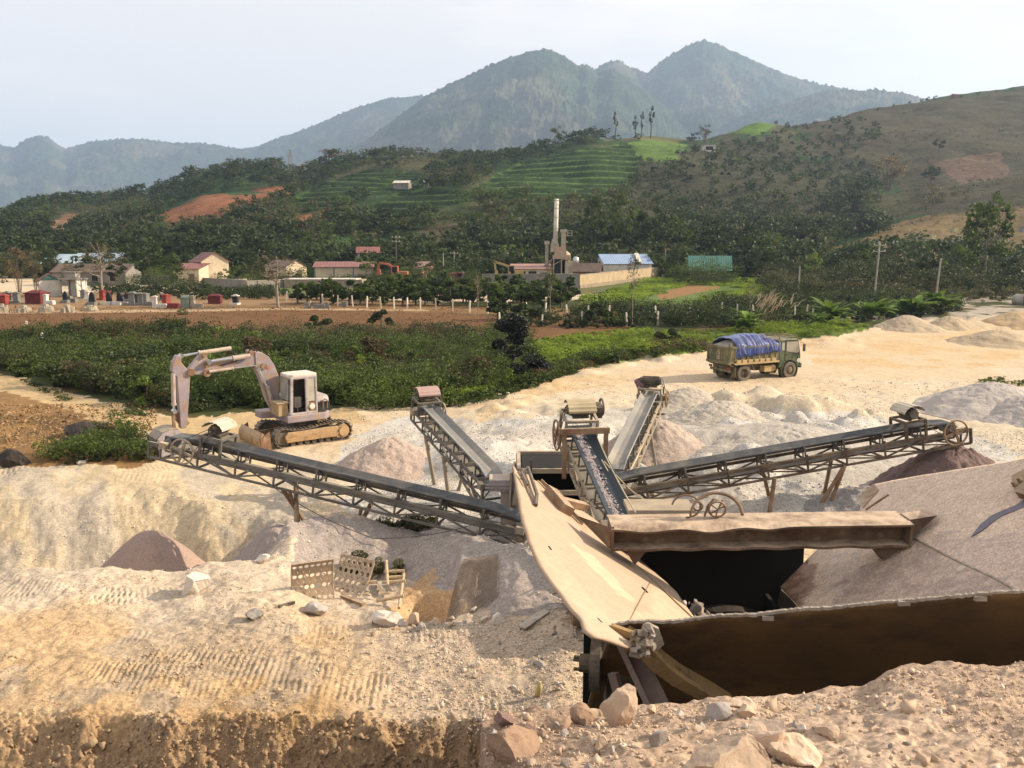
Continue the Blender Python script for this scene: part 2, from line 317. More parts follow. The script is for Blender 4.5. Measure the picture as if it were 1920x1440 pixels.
def ground_z(X, Y, detail=True):
    X = np.asarray(X, float); Y = np.asarray(Y, float); A = X/Y
    Y2 = Y*(1 + 0.016*fbm(A*14, Y*0.12, 5, 3)*sstep(9, 13, Y)) + (.55*fbm(X*.55, X*0, 55, 3) + .12*fbm(X*2.4, X*0, 58, 2))*sstep(9, 10.2, Y)*(1 - sstep(11.3, 12.5, Y))*(A < .09)
    zc = np.stack([np.interp(Y2, [p[0] for p in c[1]], [p[1] for p in c[1]]) for c in COLS])
    A2 = np.clip(A + 0.012*fbm(X*0.9, Y*0.9, 8, 3), CA[0], CA[-1] - 1e-6)
    i = np.clip(np.searchsorted(CA, A2, side='right') - 1, 0, len(CA) - 2)
    t = (A2 - CA[i])/(CA[i+1] - CA[i]); t = t*t*(3 - 2*t)*0.6 + t*0.4
    z = np.take_along_axis(zc, i[None], 0)[0]*(1-t) + np.take_along_axis(zc, (i+1)[None], 0)[0]*t
    for hx, hy, r, h in HXY:
        w = np.sqrt((X-hx)**2 + (Y-hy)**2)/(r*1.25)*(1 + 0.5*vnoise(X*1.1, Y*1.1, 3))
        z = z + h*.75*np.where(w < 1, np.clip(1 - w*w, 0, 1)**1.6, 0)
    # sandy hole beside the mesh screen
    w = ((A - aa(795))*15.5/0.42)**2 + ((Y - 15.6)/0.7)**2; z = z - 0.6*np.exp(-w*w)
    if detail:
        far = sstep(30, 60, Y)
        z = z + 0.16*fbm(X*.35, Y*.35, 11, 4)*sstep(6, 11, Y)*(1 - far)
        z = z + 0.065*fbm(X*1.3, Y*1.3, 21, 4)*(1 - 0.5*far)
        z = z + 0.05*fbm(X*5.0, Y*5.0, 31, 4)*(1 - sstep(18, 30, Y))
        z = z + 0.03*fbm(X*9.0, Y*9.0, 41, 4)*(1 - sstep(5, 6.5, Y))
        # rough, crumbling bank below the platform edge
        cut = sstep(10.2, 10.7, Y)*(1 - sstep(11.1, 11.5, Y))*(A < 0.08)
        z = z + cut*(0.20*fbm(X*2.6, Y*3.4, 51, 5, .62) + 0.11*np.abs(fbm(X*8, Y*9, 61, 4)))
        # gullies down the left bank
        gul = sstep(19.5, 22, Y)*(1 - sstep(24.8, 26.5, Y))*(A < aa(620))
        z = z + gul*(0.15*fbm((X + 0.6*Y)*0.45, Y*0.22, 71, 4) + 0.07*fbm((X+.4*Y)*1.6, Y*.6, 73, 4) + .06*np.abs(fbm(X*1.7, Y*1.2, 75, 3)))
        # yard surface, wind-rows of gravel
        dn = sstep(25, 29, Y)*(1 - sstep(44, 52, Y))*sstep(aa(800), aa(900), A)
        z = z + dn*(0.16*np.abs(fbm(X*.42, Y*.3, 81, 3)) + .05*fbm(X*2, Y*2, 83, 3))
        # crawler tracks pressed into the platform: rows of cleat marks
        for (px0, Y0, px1, Y1, w, per) in TRACKS:
            x0, x1 = aa(px0)*Y0, aa(px1)*Y1
            dx, dy = x1-x0, Y1-Y0; Ln = math.hypot(dx, dy); dx /= Ln; dy /= Ln
            s = (X-x0)*dx + (Y-Y0)*dy; q = (X-x0)*-dy + (Y-Y0)*dx + 0.25*vnoise(s*.4, 0*s, 7)
            m = sstep(w, w*.82, np.abs(q))*sstep(0, .4, s)*sstep(Ln, Ln-.4, s)*sstep(-.12, .12, fbm(X*.8, Y*.8, 91, 4))
            cl = np.abs(((s + .35*q)/per) % 1.0 - .5)*2
            z = z + m*(0.020*sstep(.2, .8, cl) - .011)*(.35 + .9*np.clip(vnoise(X*1.3, Y*1.3, 95) + .5, 0, 1)) + 0.022*np.exp(-((np.abs(q)-w)/.05)**2)*sstep(0, .5, s)*sstep(Ln, Ln-.5, s)*sstep(-.3, .05, fbm(X*.7, Y*.7, 91, 3))
    return z
TRACKS = [(-150,14.3,640,12.6,.55,.105),(120,13.3,760,11.8,.5,.105),(-120,13.0,420,11.9,.42,.10),(330,14.9,1000,13.6,.5,.105),(-100,16.2,470,14.6,.5,.105),
          (640,12.4,1000,11.8,.45,.105),(-200,27.0,330,26.2,.5,.16),(-200,25.9,330,27.6,.45,.16),(-200,15.2,330,15.6,.45,.105)]
def gz(X, Y):
    if 'ZGRID' not in globals(): return float(ground_z(np.array([X]), np.array([Y]))[0])
    a = min(max(X/Y, -.759), .759); fi = (a + .76)/1.52*859 + 70; i = int(fi); fx = fi - i; j = int(min(max(np.searchsorted(ys, Y) - 1, 0), len(ys) - 2)); fy = (Y - ys[j])/(ys[j+1] - ys[j])
    return float((ZGRID[j, i]*(1-fx) + ZGRID[j, i+1]*fx)*(1-fy) + (ZGRID[j+1, i]*(1-fx) + ZGRID[j+1, i+1]*fx)*fy)
def G(px, Y, dz=0.0):
    X = aa(px)*Y
    return Vector((X, Y, gz(X, Y) + dz))
def Gpy(px, py, z_guess=0.0):                                        # point of the ground seen at a pixel
    Y = (CH - z_guess)/tt(py)
    for _ in range(12):
        X = aa(px, py)*Y; Y = 0.5*Y + 0.5*(CH - gz(X, Y))/tt(py)
    return Vector((aa(px, py)*Y, Y, gz(aa(px, py)*Y, Y)))

def inpoly(px, py, poly):
    r = np.zeros(px.shape, bool); n = len(poly)
    for k in range(n):
        x0, y0 = poly[k]; x1, y1 = poly[(k+1) % n]
        if y0 == y1: continue
        c = ((y0 > py) != (y1 > py)) & (px < (x1-x0)*(py-y0)/(y1-y0) + x0); r ^= c
    return r
def project(X, Y, Z):
    d = Y*CT - (Z-CH)*ST; u = X/d; v = (Y*ST + (Z-CH)*CT)/d
    return 960 + F*u, 720 - F*v
def lerp3(C, col, w): return C*(1-w[:, None]) + np.array(col)*w[:, None]

ys = np.concatenate([np.linspace(1.6,4,30,False), np.linspace(4,6,230,False), np.linspace(6,10.3,50,False), np.linspace(10.3,11.4,110,False), np.linspace(11.4,18.5,360,False),
                     np.linspace(18.5,30,260,False), np.linspace(30,60,230,False), np.linspace(60,120,150,False), np.geomspace(120,262,60)])
as_ = np.concatenate([np.linspace(-1.5, -.76, 70, False), np.linspace(-0.76, 0.76, 860), np.linspace(.76, 1.5, 71)[1:]])
AG, YG = np.meshgrid(as_, ys); Xg = (AG*YG).ravel(); Yg = YG.ravel()
Zg = ground_z(Xg, Yg); ZGRID = Zg.reshape(AG.shape)
px, py = project(Xg, Yg, Zg)
jx = 1 + 0*px
nj = fbm(Xg*1.5, Yg*1.5, 101, 4); nj2 = fbm(Xg*.5+50, Yg*.5, 111, 4); nl = fbm(Xg*.22, Yg*.22, 121, 4)
sc = 600.0/Yg
qx = px + nj2*sc*2.2; qy = py + nj*sc*0.5
C = np.empty((len(Xg), 3)); C[:] = (.52,.41,.275)
# yard beyond the plant
C = lerp3(C, (.52,.435,.315), sstep(-.15,.25,nl)*(Yg > 24))
grav = inpoly(qx, qy, [(640,1000),(640,830),(760,775),(900,790),(1250,760),(1560,770),(1760,800),(1920,850),(2000,1000)]) & (Yg > 20)
C = lerp3(C, (.455,.43,.39), grav*(.78 + .22*sstep(-.2,.3,nj2)))
warm = inpoly(qx, qy, [(880,760),(1000,715),(1250,690),(1250,705),(1010,745),(900,790)]) | inpoly(qx, qy, [(1500,640),(1920,600),(1920,690),(1540,690)])
C = lerp3(C, (.50,.36,.20), warm*(Yg > 30)*(.35+.65*sstep(-.2,.3,nj2)))
# platform
plat = (Yg > 10.3) & (Yg < 18.2) & (AG.ravel() < 0.11)
C[plat] = (.475,.335,.195)
C = lerp3(C, (.37,.245,.125), plat*sstep(.0,.25,nl + .4*nj2))
C = lerp3(C, (.53,.43,.32), plat*sstep(14.0,15.6,Yg + 1.5*nj2))
C = lerp3(C, (.47,.37,.27), plat*sstep(aa(560),aa(760),AG.ravel() + .05*nj2)*.9)
C = lerp3(C, (.34,.285,.225), plat*sstep(.12,.3,nj2 + .3*nj)*.55)
# cut bank
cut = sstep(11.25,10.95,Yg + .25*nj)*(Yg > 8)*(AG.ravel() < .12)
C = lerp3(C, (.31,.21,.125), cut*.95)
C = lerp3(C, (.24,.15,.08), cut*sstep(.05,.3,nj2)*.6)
# left bank and pit
bank = (Yg > 18.2) & (Yg < 29.5) & (AG.ravel() < aa(600))
C = lerp3(C, (.50,.40,.26), bank*1.0)
C = lerp3(C, (.40,.345,.275), bank*sstep(.05,.35,fbm((Xg+.6*Yg)*.5, Yg*.3, 131, 4))*.8)
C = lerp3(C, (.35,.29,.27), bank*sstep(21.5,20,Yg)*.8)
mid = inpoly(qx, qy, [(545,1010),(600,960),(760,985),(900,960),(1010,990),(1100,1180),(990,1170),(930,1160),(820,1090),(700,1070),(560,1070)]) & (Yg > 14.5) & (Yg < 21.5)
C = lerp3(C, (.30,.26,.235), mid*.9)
hole = inpoly(qx, qy, [(740,1150),(790,1100),(840,1070),(850,1090),(825,1165),(780,1170)]) & (Yg < 18)
C = lerp3(C, (.45,.29,.15), hole*.85)
# ledge by the camera
led = (Yg < 6.8)
C[led] = (.43,.315,.225)
C = lerp3(C, (.50,.385,.285), led*sstep(0,.3,nl))
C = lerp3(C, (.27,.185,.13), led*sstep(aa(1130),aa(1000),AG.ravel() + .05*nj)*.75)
C = lerp3(C, (.08,.065,.05), ((Yg > 6.0) & (Yg < 10.2))*1.0)  # pit floor near-black: its deep shade is put into the colour
C = lerp3(C, (.10,.08,.06), ((Yg > 5.72) & (Yg < 17) & (AG.ravel() > aa(1150)))*1.0)  # hidden ledge back painted dark to keep bounce light off the front plate
# fields and verges
fld = (Yg > 27)
veg = inpoly(qx, qy, [(-700,590),(2600,540),(2600,588),(1900,588),(1700,604),(1530,634),(1400,652),(1240,662),(1095,690),(1005,722),(900,752),(800,764),(690,760),(600,770),(340,782),(260,768),(130,738),(0,700),(-700,520)]) & fld
C = lerp3(C, (.052,.062,.022), veg*1.0)
C = lerp3(C, (.11,.075,.035), veg*sstep(.05,.3,nl)*.7)
gr = (inpoly(qx, qy, [(600,645),(800,635),(960,650),(1000,690),(900,740),(780,720),(700,760),(640,720)]) | inpoly(qx, qy, [(980,640),(1130,622),(1330,622),(1560,600),(1640,618),(1340,655),(1100,690),(1000,700)])) & fld
C = lerp3(C, (.10,.15,.022), gr*(.5 + .5*sstep(-.2,.2,nj2)))
soil = inpoly(qx, qy, [(-700,760),(0,735),(120,765),(230,800),(300,835),(292,872),(-700,900)]) & fld
C = lerp3(C, (.22,.125,.05), soil*.95); C = lerp3(C, (.10,.065,.03), soil*sstep(.05,.25,nj2)*.7)
road = inpoly(qx, qy, [(-700,520),(0,700),(130,740),(260,770),(330,782),(520,775),(660,765),(700,790),(560,830),(330,830),(230,802),(120,768),(0,735),(-700,640)]) & fld
C = lerp3(C, (.44,.32,.17), road*.95)
plough = inpoly(qx, qy, [(-700,590),(0,586),(540,580),(700,578),(880,590),(1010,598),(1180,603),(1180,628),(980,640),(820,640),(640,650),(520,655),(400,655),(200,650),(0,650),(-700,660)]) & fld
C = lerp3(C, (.15,.078,.036), plough*.9)
gy = inpoly(qx, qy, [(-700,545),(180,548),(540,550),(900,575),(1200,585),(1200,598),(880,588),(540,578),(0,584),(-700,590)]) & (Yg > 60)
C = lerp3(C, (.21,.125,.06), gy*.9)
pth = inpoly(qx, py, [(-700,583),(0,583),(330,580),(540,577),(800,580),(800,583),(540,581),(330,585),(0,588),(-700,589)]) & (Yg > 60)
C = lerp3(C, (.40,.29,.18), pth*.85)
slab = inpoly(px, py, [(172,524),(240,522),(470,537),(465,545),(300,536),(172,532)]) & (Yg > 80)
C = lerp3(C, (.50,.46,.38), slab*.95)
bk = (py < 552) & (Yg > 95) & (px > 480)
C = lerp3(C, (.05,.085,.022), bk*.9); C = lerp3(C, (.16,.11,.055), bk*sstep(.05,.25,nj2)*.7)
tea = inpoly(qx, qy, [(1090,560),(1250,520),(1470,530),(1480,545),(1300,570),(1200,575)]) & (Yg > 80)
C = lerp3(C, (.085,.13,.03), tea*.95)
bare = inpoly(px, qy, [(1230,552),(1290,534),(1360,538),(1300,550),(1240,564)]) & (Yg > 80)
C = lerp3(C, (.24,.13,.06), bare*.9)
rt = inpoly(qx, qy, [(1560,600),(1760,560),(1920,552),(2400,545),(2400,600),(1920,600)]) & (Yg > 60)
C = lerp3(C, (.37,.32,.26), rt*sstep(-.2,.1,nj2)*.9)
rows, cols = YG.shape
ii = (np.arange(rows-1)[:, None]*cols + np.arange(cols-1)[None, :]).ravel()
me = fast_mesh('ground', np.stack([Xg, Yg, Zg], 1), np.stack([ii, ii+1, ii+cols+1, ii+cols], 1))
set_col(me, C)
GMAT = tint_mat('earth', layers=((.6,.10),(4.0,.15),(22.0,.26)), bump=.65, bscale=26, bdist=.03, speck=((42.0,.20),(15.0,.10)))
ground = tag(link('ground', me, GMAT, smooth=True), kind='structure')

# ------------------------------------------------------------------ hills behind the village
HC = [  # column px : (distance, picture row)
 (-700,[(156,530),(172,503),(230,470),(330,428),(430,398),(520,400),(640,440)]),
 (0,[(156,530),(172,503),(230,470),(330,425),(420,387),(480,384),(640,430)]),
 (60,[(156,530),(172,503),(230,468),(330,420),(430,380),(500,382),(640,430)]),
 (200,[(156,530),(172,503),(230,465),(330,412),(430,380),(500,384),(640,430)]),
 (330,[(156,530),(172,503),(225,463),(310,405),(390,372),(460,374),(640,430)]),
 (400,[(156,530),(172,502),(220,458),(300,395),(360,352),(420,342),(500,360),(640,430)]),
 (460,[(156,530),(172,501),(220,458),(300,390),(360,345),(420,322),(500,350),(640,430)]),
 (530,[(156,530),(172,500),(220,455),(300,385),(370,340),(430,318),(500,345),(640,420)]),
 (575,[(156,530),(172,500),(220,452),(300,380),(380,340),(440,328),(520,345),(640,420)]),
 (640,[(156,530),(172,499),(220,450),(300,370),(380,320),(440,304),(520,330),(640,400)]),
 (740,[(156,530),(172,498),(215,448),(300,360),(380,305),(430,289),(520,310),(640,400)]),
 (900,[(156,530),(172,497),(210,446),(290,356),(370,300),(430,287),(520,300),(640,400)]),
 (1000,[(156,530),(172,497),(210,446),(290,350),(370,290),(430,268),(520,290),(640,390)]),
 (1100,[(156,530),(172,497),(210,446),(290,350),(370,285),(430,250),(520,270),(640,380)]),
 (1200,[(156,530),(172,497),(210,450),(290,370),(370,295),(440,248),(520,262),(640,380)]),
 (1290,[(156,530),(172,497),(210,455),(290,385),(370,305),(450,262),(520,262),(640,360)]),
 (1330,[(156,530),(172,497),(210,458),(290,390),(380,310),(470,252),(540,256),(640,350)]),
 (1400,[(156,530),(172,497),(210,462),(290,395),(390,310),(480,230),(540,238),(640,340)]),
 (1465,[(156,530),(172,498),(210,466),(290,400),(400,310),(500,237),(560,238),(640,330)]),
 (1520,[(156,530),(172,498),(210,468),(290,405),(400,310),(510,222),(580,226),(680,300)]),
 (1620,[(156,530),(172,500),(205,468),(280,415),(380,330),(520,201),(600,205),(700,290)]),
 (1750,[(156,530),(172,502),(200,470),(260,415),(360,320),(540,182),(620,186),(720,270)]),
 (1920,[(156,530),(172,502),(200,462),(260,398),(360,300),(560,165),(640,168),(740,250)]),
 (2600,[(156,530),(172,500),(200,450),(260,370),(360,260),(560,110),(640,110),(740,200)])]
HA = np.array([aa(c[0]) for c in HC])
def hill_z(X, Y):
    X = np.asarray(X, float); Y = np.asarray(Y, float); A = np.clip(X/Y, HA[0], HA[-1]-1e-6)
    zc = np.stack([np.interp(Y, [p[0] for p in c[1]], [CH - tt(p[1])*p[0] for p in c[1]]) for c in HC])
    i = np.clip(np.searchsorted(HA, A, side='right')-1, 0, len(HA)-2); t = (A-HA[i])/(HA[i+1]-HA[i]); t = t*t*(3-2*t)*.5 + t*.5
    z = np.take_along_axis(zc, i[None], 0)[0]*(1-t) + np.take_along_axis(zc, (i+1)[None], 0)[0]*t
    k = sstep(165, 230, Y)
    z = z + k*(7*fbm(X*.011, Y*.011, 201, 4) + 1.6*fbm(X*.06, Y*.06, 211, 4))
    z = z - .6*(1-k)
    hx, hy = project(X, Y, z)
    ter = np.zeros(z.shape)
    for poly, st in TERR: ter = np.maximum(ter, np.where(inpoly(hx + 12*vnoise(X*.05,Y*.05,5), hy, poly), st, 0))
    st = np.where(ter > 0, ter, 1.0); zz = z + 1.2*vnoise(X*.03, Y*.03, 9); fr = (zz/st) % 1.0
    return np.where(ter > 0, z - fr*st + st*np.where(fr < .7, fr/.7*.25, .25 + (fr-.7)/.3*.75), z), ter, fr
TERR = [([(880,355),(960,312),(1060,282),(1180,268),(1195,300),(1180,350),(1120,372),(940,372)], 3.0),
        ([(545,375),(600,345),(690,318),(800,322),(800,352),(700,368),(640,385),(560,400)], 2.2),
        ([(660,400),(760,356),(900,358),(900,372),(780,400),(690,415)], 2.4)]
def hz(X, Y): return float(hill_z(np.array([X]), np.array([Y]))[0][0])
hy_ = np.concatenate([np.linspace(156,240,70,False), np.linspace(240,600,330,False), np.linspace(600,740,20)])
ha_ = np.linspace(-.78,.78,760)
AH, YH = np.meshgrid(ha_, hy_); Xh = (AH*YH).ravel(); Yh = YH.ravel()
Zh, ter, fr = hill_z(Xh, Yh)
hx, hy = project(Xh, Yh, Zh)
n1 = fbm(Xh*.03, Yh*.03, 221, 4); n2 = fbm(Xh*.12, Yh*.12, 231, 4)
jx = hx + 22*n1 + 6*n2; jy = hy + 10*n1 + 4*n2
H = np.empty((len(Xh), 3)); H[:] = (.034,.062,.020)
H = lerp3(H, (.075,.065,.032), sstep(.0,.3,n1 + .4*n2)*.8)
def zone(poly, col, w=.9): 
    global H
    H = lerp3(H, col, inpoly(jx, jy, poly)*w)
zone([(1560,460),(1740,405),(1800,395),(2700,330),(2700,600),(1500,600),(1500,500)], (.165,.118,.058))                 # dry slope on the right
zone([(1480,235),(1620,205),(1920,165),(2700,100),(2700,420),(1900,390),(1740,405),(1690,350),(1660,300),(1500,290),(1520,250)], (.066,.056,.034))  # bare brown hill
zone([(1180,300),(1300,280),(1480,245),(1500,300),(1660,300),(1640,360),(1600,420),(1420,430),(1190,420)], (.052,.048,.028))                            # orchard slope
zone([(1740,300),(1870,280),(1890,330),(1800,345)], (.16,.10,.07), .6)
zone([(1170,268),(1240,262),(1290,272),(1250,300),(1180,298)], (.09,.15,.03))
zone([(1320,262),(1370,236),(1420,228),(1462,238),(1440,246)], (.09,.16,.028))
zone([(1120,262),(1180,246),(1260,250),(1300,262),(1260,268),(1180,262)], (.13,.125,.05), .7)
zone([(300,410),(380,365),(480,360),(540,352),(545,372),(460,390),(400,425),(330,432)], (.21,.085,.042))
zone([(540,432),(560,412),(640,395),(655,402),(600,420),(560,440)], (.21,.095,.05))
zone([(60,452),(125,405),(165,405),(150,425),(100,452)], (.19,.11,.065))
zone([(-700,395),(0,378),(46,382),(20,405),(-700,430)], (.09,.15,.05))
zone([(560,470),(640,445),(700,435),(740,455),(700,475),(600,478)], (.035,.085,.022), .7)
zone([(690,470),(760,440),(860,420),(880,440),(850,480),(740,485)], (.10,.075,.045), .7)
zone([(120,430),(200,410),(290,415),(280,450),(160,452)], (.085,.095,.035), .7)
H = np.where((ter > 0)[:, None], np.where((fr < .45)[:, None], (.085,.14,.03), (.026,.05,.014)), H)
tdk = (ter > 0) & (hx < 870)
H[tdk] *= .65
rows, cols = YH.shape
ii = (np.arange(rows-1)[:, None]*cols + np.arange(cols-1)[None, :]).ravel()
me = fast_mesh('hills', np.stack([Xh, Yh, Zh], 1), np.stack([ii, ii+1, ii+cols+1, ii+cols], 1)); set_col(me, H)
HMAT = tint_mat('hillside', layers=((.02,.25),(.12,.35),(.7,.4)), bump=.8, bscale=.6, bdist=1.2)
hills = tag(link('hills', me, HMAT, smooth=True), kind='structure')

# ------------------------------------------------------------------ far mountains
def mountain(name, D, W, crest, col, col2, seed, base=-20, jag=1.0, zones=()):
    D *= 2.2; W *= 2.2
    cx = np.array([aa(c[0], c[1]) for c in crest]); cz = np.array([CH - tt(c[1])*D for c in crest])
    av = np.linspace(cx[0], cx[-1], 520); yv = np.concatenate([np.linspace(D-W, D, 110, False), np.linspace(D, D+W*.7, 30)])
    A, Y = np.meshgrid(av, yv); X = (A*Y).ravel(); Yf = Y.ravel(); Af = A.ravel()
    top = np.interp(Af, cx, cz)
    u = (Yf - D)/np.where(Yf < D, W, W*.7); prof = np.clip(1 - np.abs(u), 0, 1)**1.12
    z = base + (top - base)*prof
    rid = fbm(X*4.5/W, Yf*3.2/W, seed, 6, .55)
    z = z + (1-prof)*prof*4*(top-base)*.20*rid + W*.016*fbm(X*22/W, Yf*22/W, seed+9, 4)*np.clip(prof*2, 0, 1)*sstep(1.0,.93,prof)
    tree = np.abs(fbm(X*120/W, Yf*120/W, seed+20, 3, .6)); z = z + W*.012*jag*tree*np.clip(prof*3, 0, 1)
    mx, my = project(X, Yf, z)
    n = fbm(X*9/W, Yf*9/W, seed+30, 5, .6)
    Cc = np.empty((len(X), 3)); Cc[:] = col; Cc = lerp3(Cc, col2, sstep(.02,.3,n))
    for poly, c, w in zones: Cc = lerp3(Cc, c, inpoly(mx + 40*n, my + 18*n, poly)*w)
    r, k = Y.shape; ii = (np.arange(r-1)[:, None]*k + np.arange(k-1)[None, :]).ravel()
    me = fast_mesh(name, np.stack([X, Yf, z], 1), np.stack([ii, ii+1, ii+k+1, ii+k], 1)); set_col(me, Cc)
    return tag(link(name, me, MMAT, smooth=True), kind='structure')
MMAT = tint_mat('mountain_forest', layers=((.004,.3),(.02,.4),(.08,.5)), bump=1.0, bscale=.07, bdist=10.0)
FG, FB = (.030,.052,.022), (.085,.082,.048)
mountain('mountain', 1560, 700, [(-400,300),(-100,285),(0,272),(25,280),(50,262),(75,254),(95,262),(120,280),(160,270),(180,265),(250,262),(310,268),(400,272),(440,280),(480,278),(520,262),(600,232),(650,210),(720,186),(790,180),(850,190),(950,260),(1050,330)], FG, FB, 301)
mountain('mountain', 1100, 520, [(560,330),(620,305),(690,262),(740,225),(800,180),(850,155),(900,133),(950,110),(1000,96),(1035,96),(1060,108),(1085,124),(1100,122),(1120,138),(1150,130),(1180,150),(1230,190),(1300,240),(1400,300),(1500,340)], FG, (.075,.078,.042), 321,
         zones=[([(930,165),(990,140),(1040,150),(1060,215),(1110,240),(1060,265),(980,270),(940,230),(960,200)], (.11,.098,.065), .7), ([(660,290),(760,245),(900,240),(900,285),(760,290)], (.10,.092,.06), .6)])
mountain('mountain', 1350, 560, [(980,300),(1060,190),(1100,140),(1140,117),(1160,114),(1180,128),(1215,138),(1240,115),(1270,98),(1300,82),(1320,75),(1345,85),(1380,100),(1430,122),(1480,143),(1530,158),(1600,170),(1680,210),(1780,260),(1900,320)], FG, FB, 341)
mountain('mountain', 1050, 420, [(1250,300),(1330,250),(1400,215),(1470,195),(1530,175),(1560,168),(1600,172),(1650,170),(1700,176),(1730,186),(1800,205),(1950,260),(2100,320)], FG, FB, 361)

# ------------------------------------------------------------------ vegetation
def leaf_quads(Cn, size, rng, up=0.35, asp=0.55):
    N = len(Cn); nrm = rng.normal(size=(N, 3)); nrm[:, 2] = np.abs(nrm[:, 2]) + up; nrm /= np.linalg.norm(nrm, axis=1)[:, None]
    r = rng.normal(size=(N, 3)); u = np.cross(nrm, r); u /= np.linalg.norm(u, axis=1)[:, None]; w = np.cross(nrm, u)
    s = (np.asarray(size)*rng.uniform(.6, 1.3, N))[:, None]
    V = np.stack([Cn - u*s, Cn - w*s*asp, Cn + u*s, Cn + w*s*asp], 1).reshape(-1, 3)
    return V, np.arange(4*N).reshape(-1, 4)
def crown_pts(rng, n, k, rx, rz, zc, tight=.34, top=0.0):
    """n points on k leafy clumps spread through an ellipsoid."""
    d = rng.normal(size=(k, 3)); d /= np.linalg.norm(d, axis=1)[:, None]; r = rng.uniform(.35, .8, k)**.6
    cc = d*r[:, None]*np.array([rx, rx, rz]); cc[:, 2] += zc
    cr = rng.uniform(.6, 1.2, k)*tight
    i = rng.integers(0, k, n); q = rng.normal(size=(n, 3)); q /= np.linalg.norm(q, axis=1)[:, None]
    q *= (rng.uniform(.45, 1.05, n)**.5)[:, None]; q[:, 2] = np.where(q[:, 2] < -.3, q[:, 2]*.4, q[:, 2])
    return cc[i] + q*cr[i][:, None]*np.array([rx, rx, rz*.95])
def limbs(rng, H, z0, n, r, spread, mb, tilt=0.0, bends=4):
    top = Vector((tilt*H*.3, 0, H)); pts = [Vector((0, 0, -.3))]
    for k in range(1, bends+1): pts.append(Vector((rng.normal()*.06*H*.3 + tilt*H*.3*k/bends, rng.normal()*.06*H*.3, z0 + (H-z0)*(k-1)/(bends-1) if bends > 1 else H)))
    mb.path(pts, r, 7, r*.25)
    for k in range(n):
        f = rng.uniform(0.0, .75); b = pts[1].lerp(pts[-1], f); a = rng.uniform(0, 6.28); L = spread*rng.uniform(.5, 1)*(1 - .4*f)
        e = b + Vector((math.cos(a)*L, math.sin(a)*L, L*rng.uniform(.35, .9))); m = b.lerp(e, .5) + Vector((0, 0, -.08*L))
        mb.path([b, m, e], r*.45*(1-.5*f), 5, r*.1)
        for j in range(3):
            s = m.lerp(e, rng.uniform(0, .9)); a2 = a + rng.uniform(-1.1, 1.1); l2 = L*.45
            mb.path([s, s + Vector((math.cos(a2)*l2, math.sin(a2)*l2, l2*rng.uniform(.2, 1)))], r*.17, 4, r*.05)
LM = {'dark': leaf_mat('leaf_dark', (.030,.048,.011), (.065,.088,.018), (.020,.034,.010)),
      'mid': leaf_mat('leaf_mid', (.060,.098,.016), (.115,.15,.026), (.034,.056,.012)),
      'light': leaf_mat('leaf_light', (.12,.18,.026), (.21,.26,.045), (.06,.10,.018)),
      'olive': leaf_mat('leaf_olive', (.075,.078,.028), (.14,.12,.05), (.045,.05,.02)),
      'dry': leaf_mat('leaf_dry', (.17,.13,.06), (.24,.18,.09), (.10,.08,.04)),
      'brown': leaf_mat('leaf_brown', (.085,.06,.026), (.13,.095,.04), (.05,.042,.018)),
      'grass': leaf_mat('grass_blade', (.20,.28,.022), (.30,.38,.05), (.12,.18,.018), .45, scale=.3)}
BARK = mat('bark', (.13,.095,.065), (.07,.052,.04), 1.5, .9, bump=.5, bscale=12)
PALEBARK = mat('pale_bark', (.33,.28,.22), (.18,.14,.10), 2.0, .85)
TREES = {}
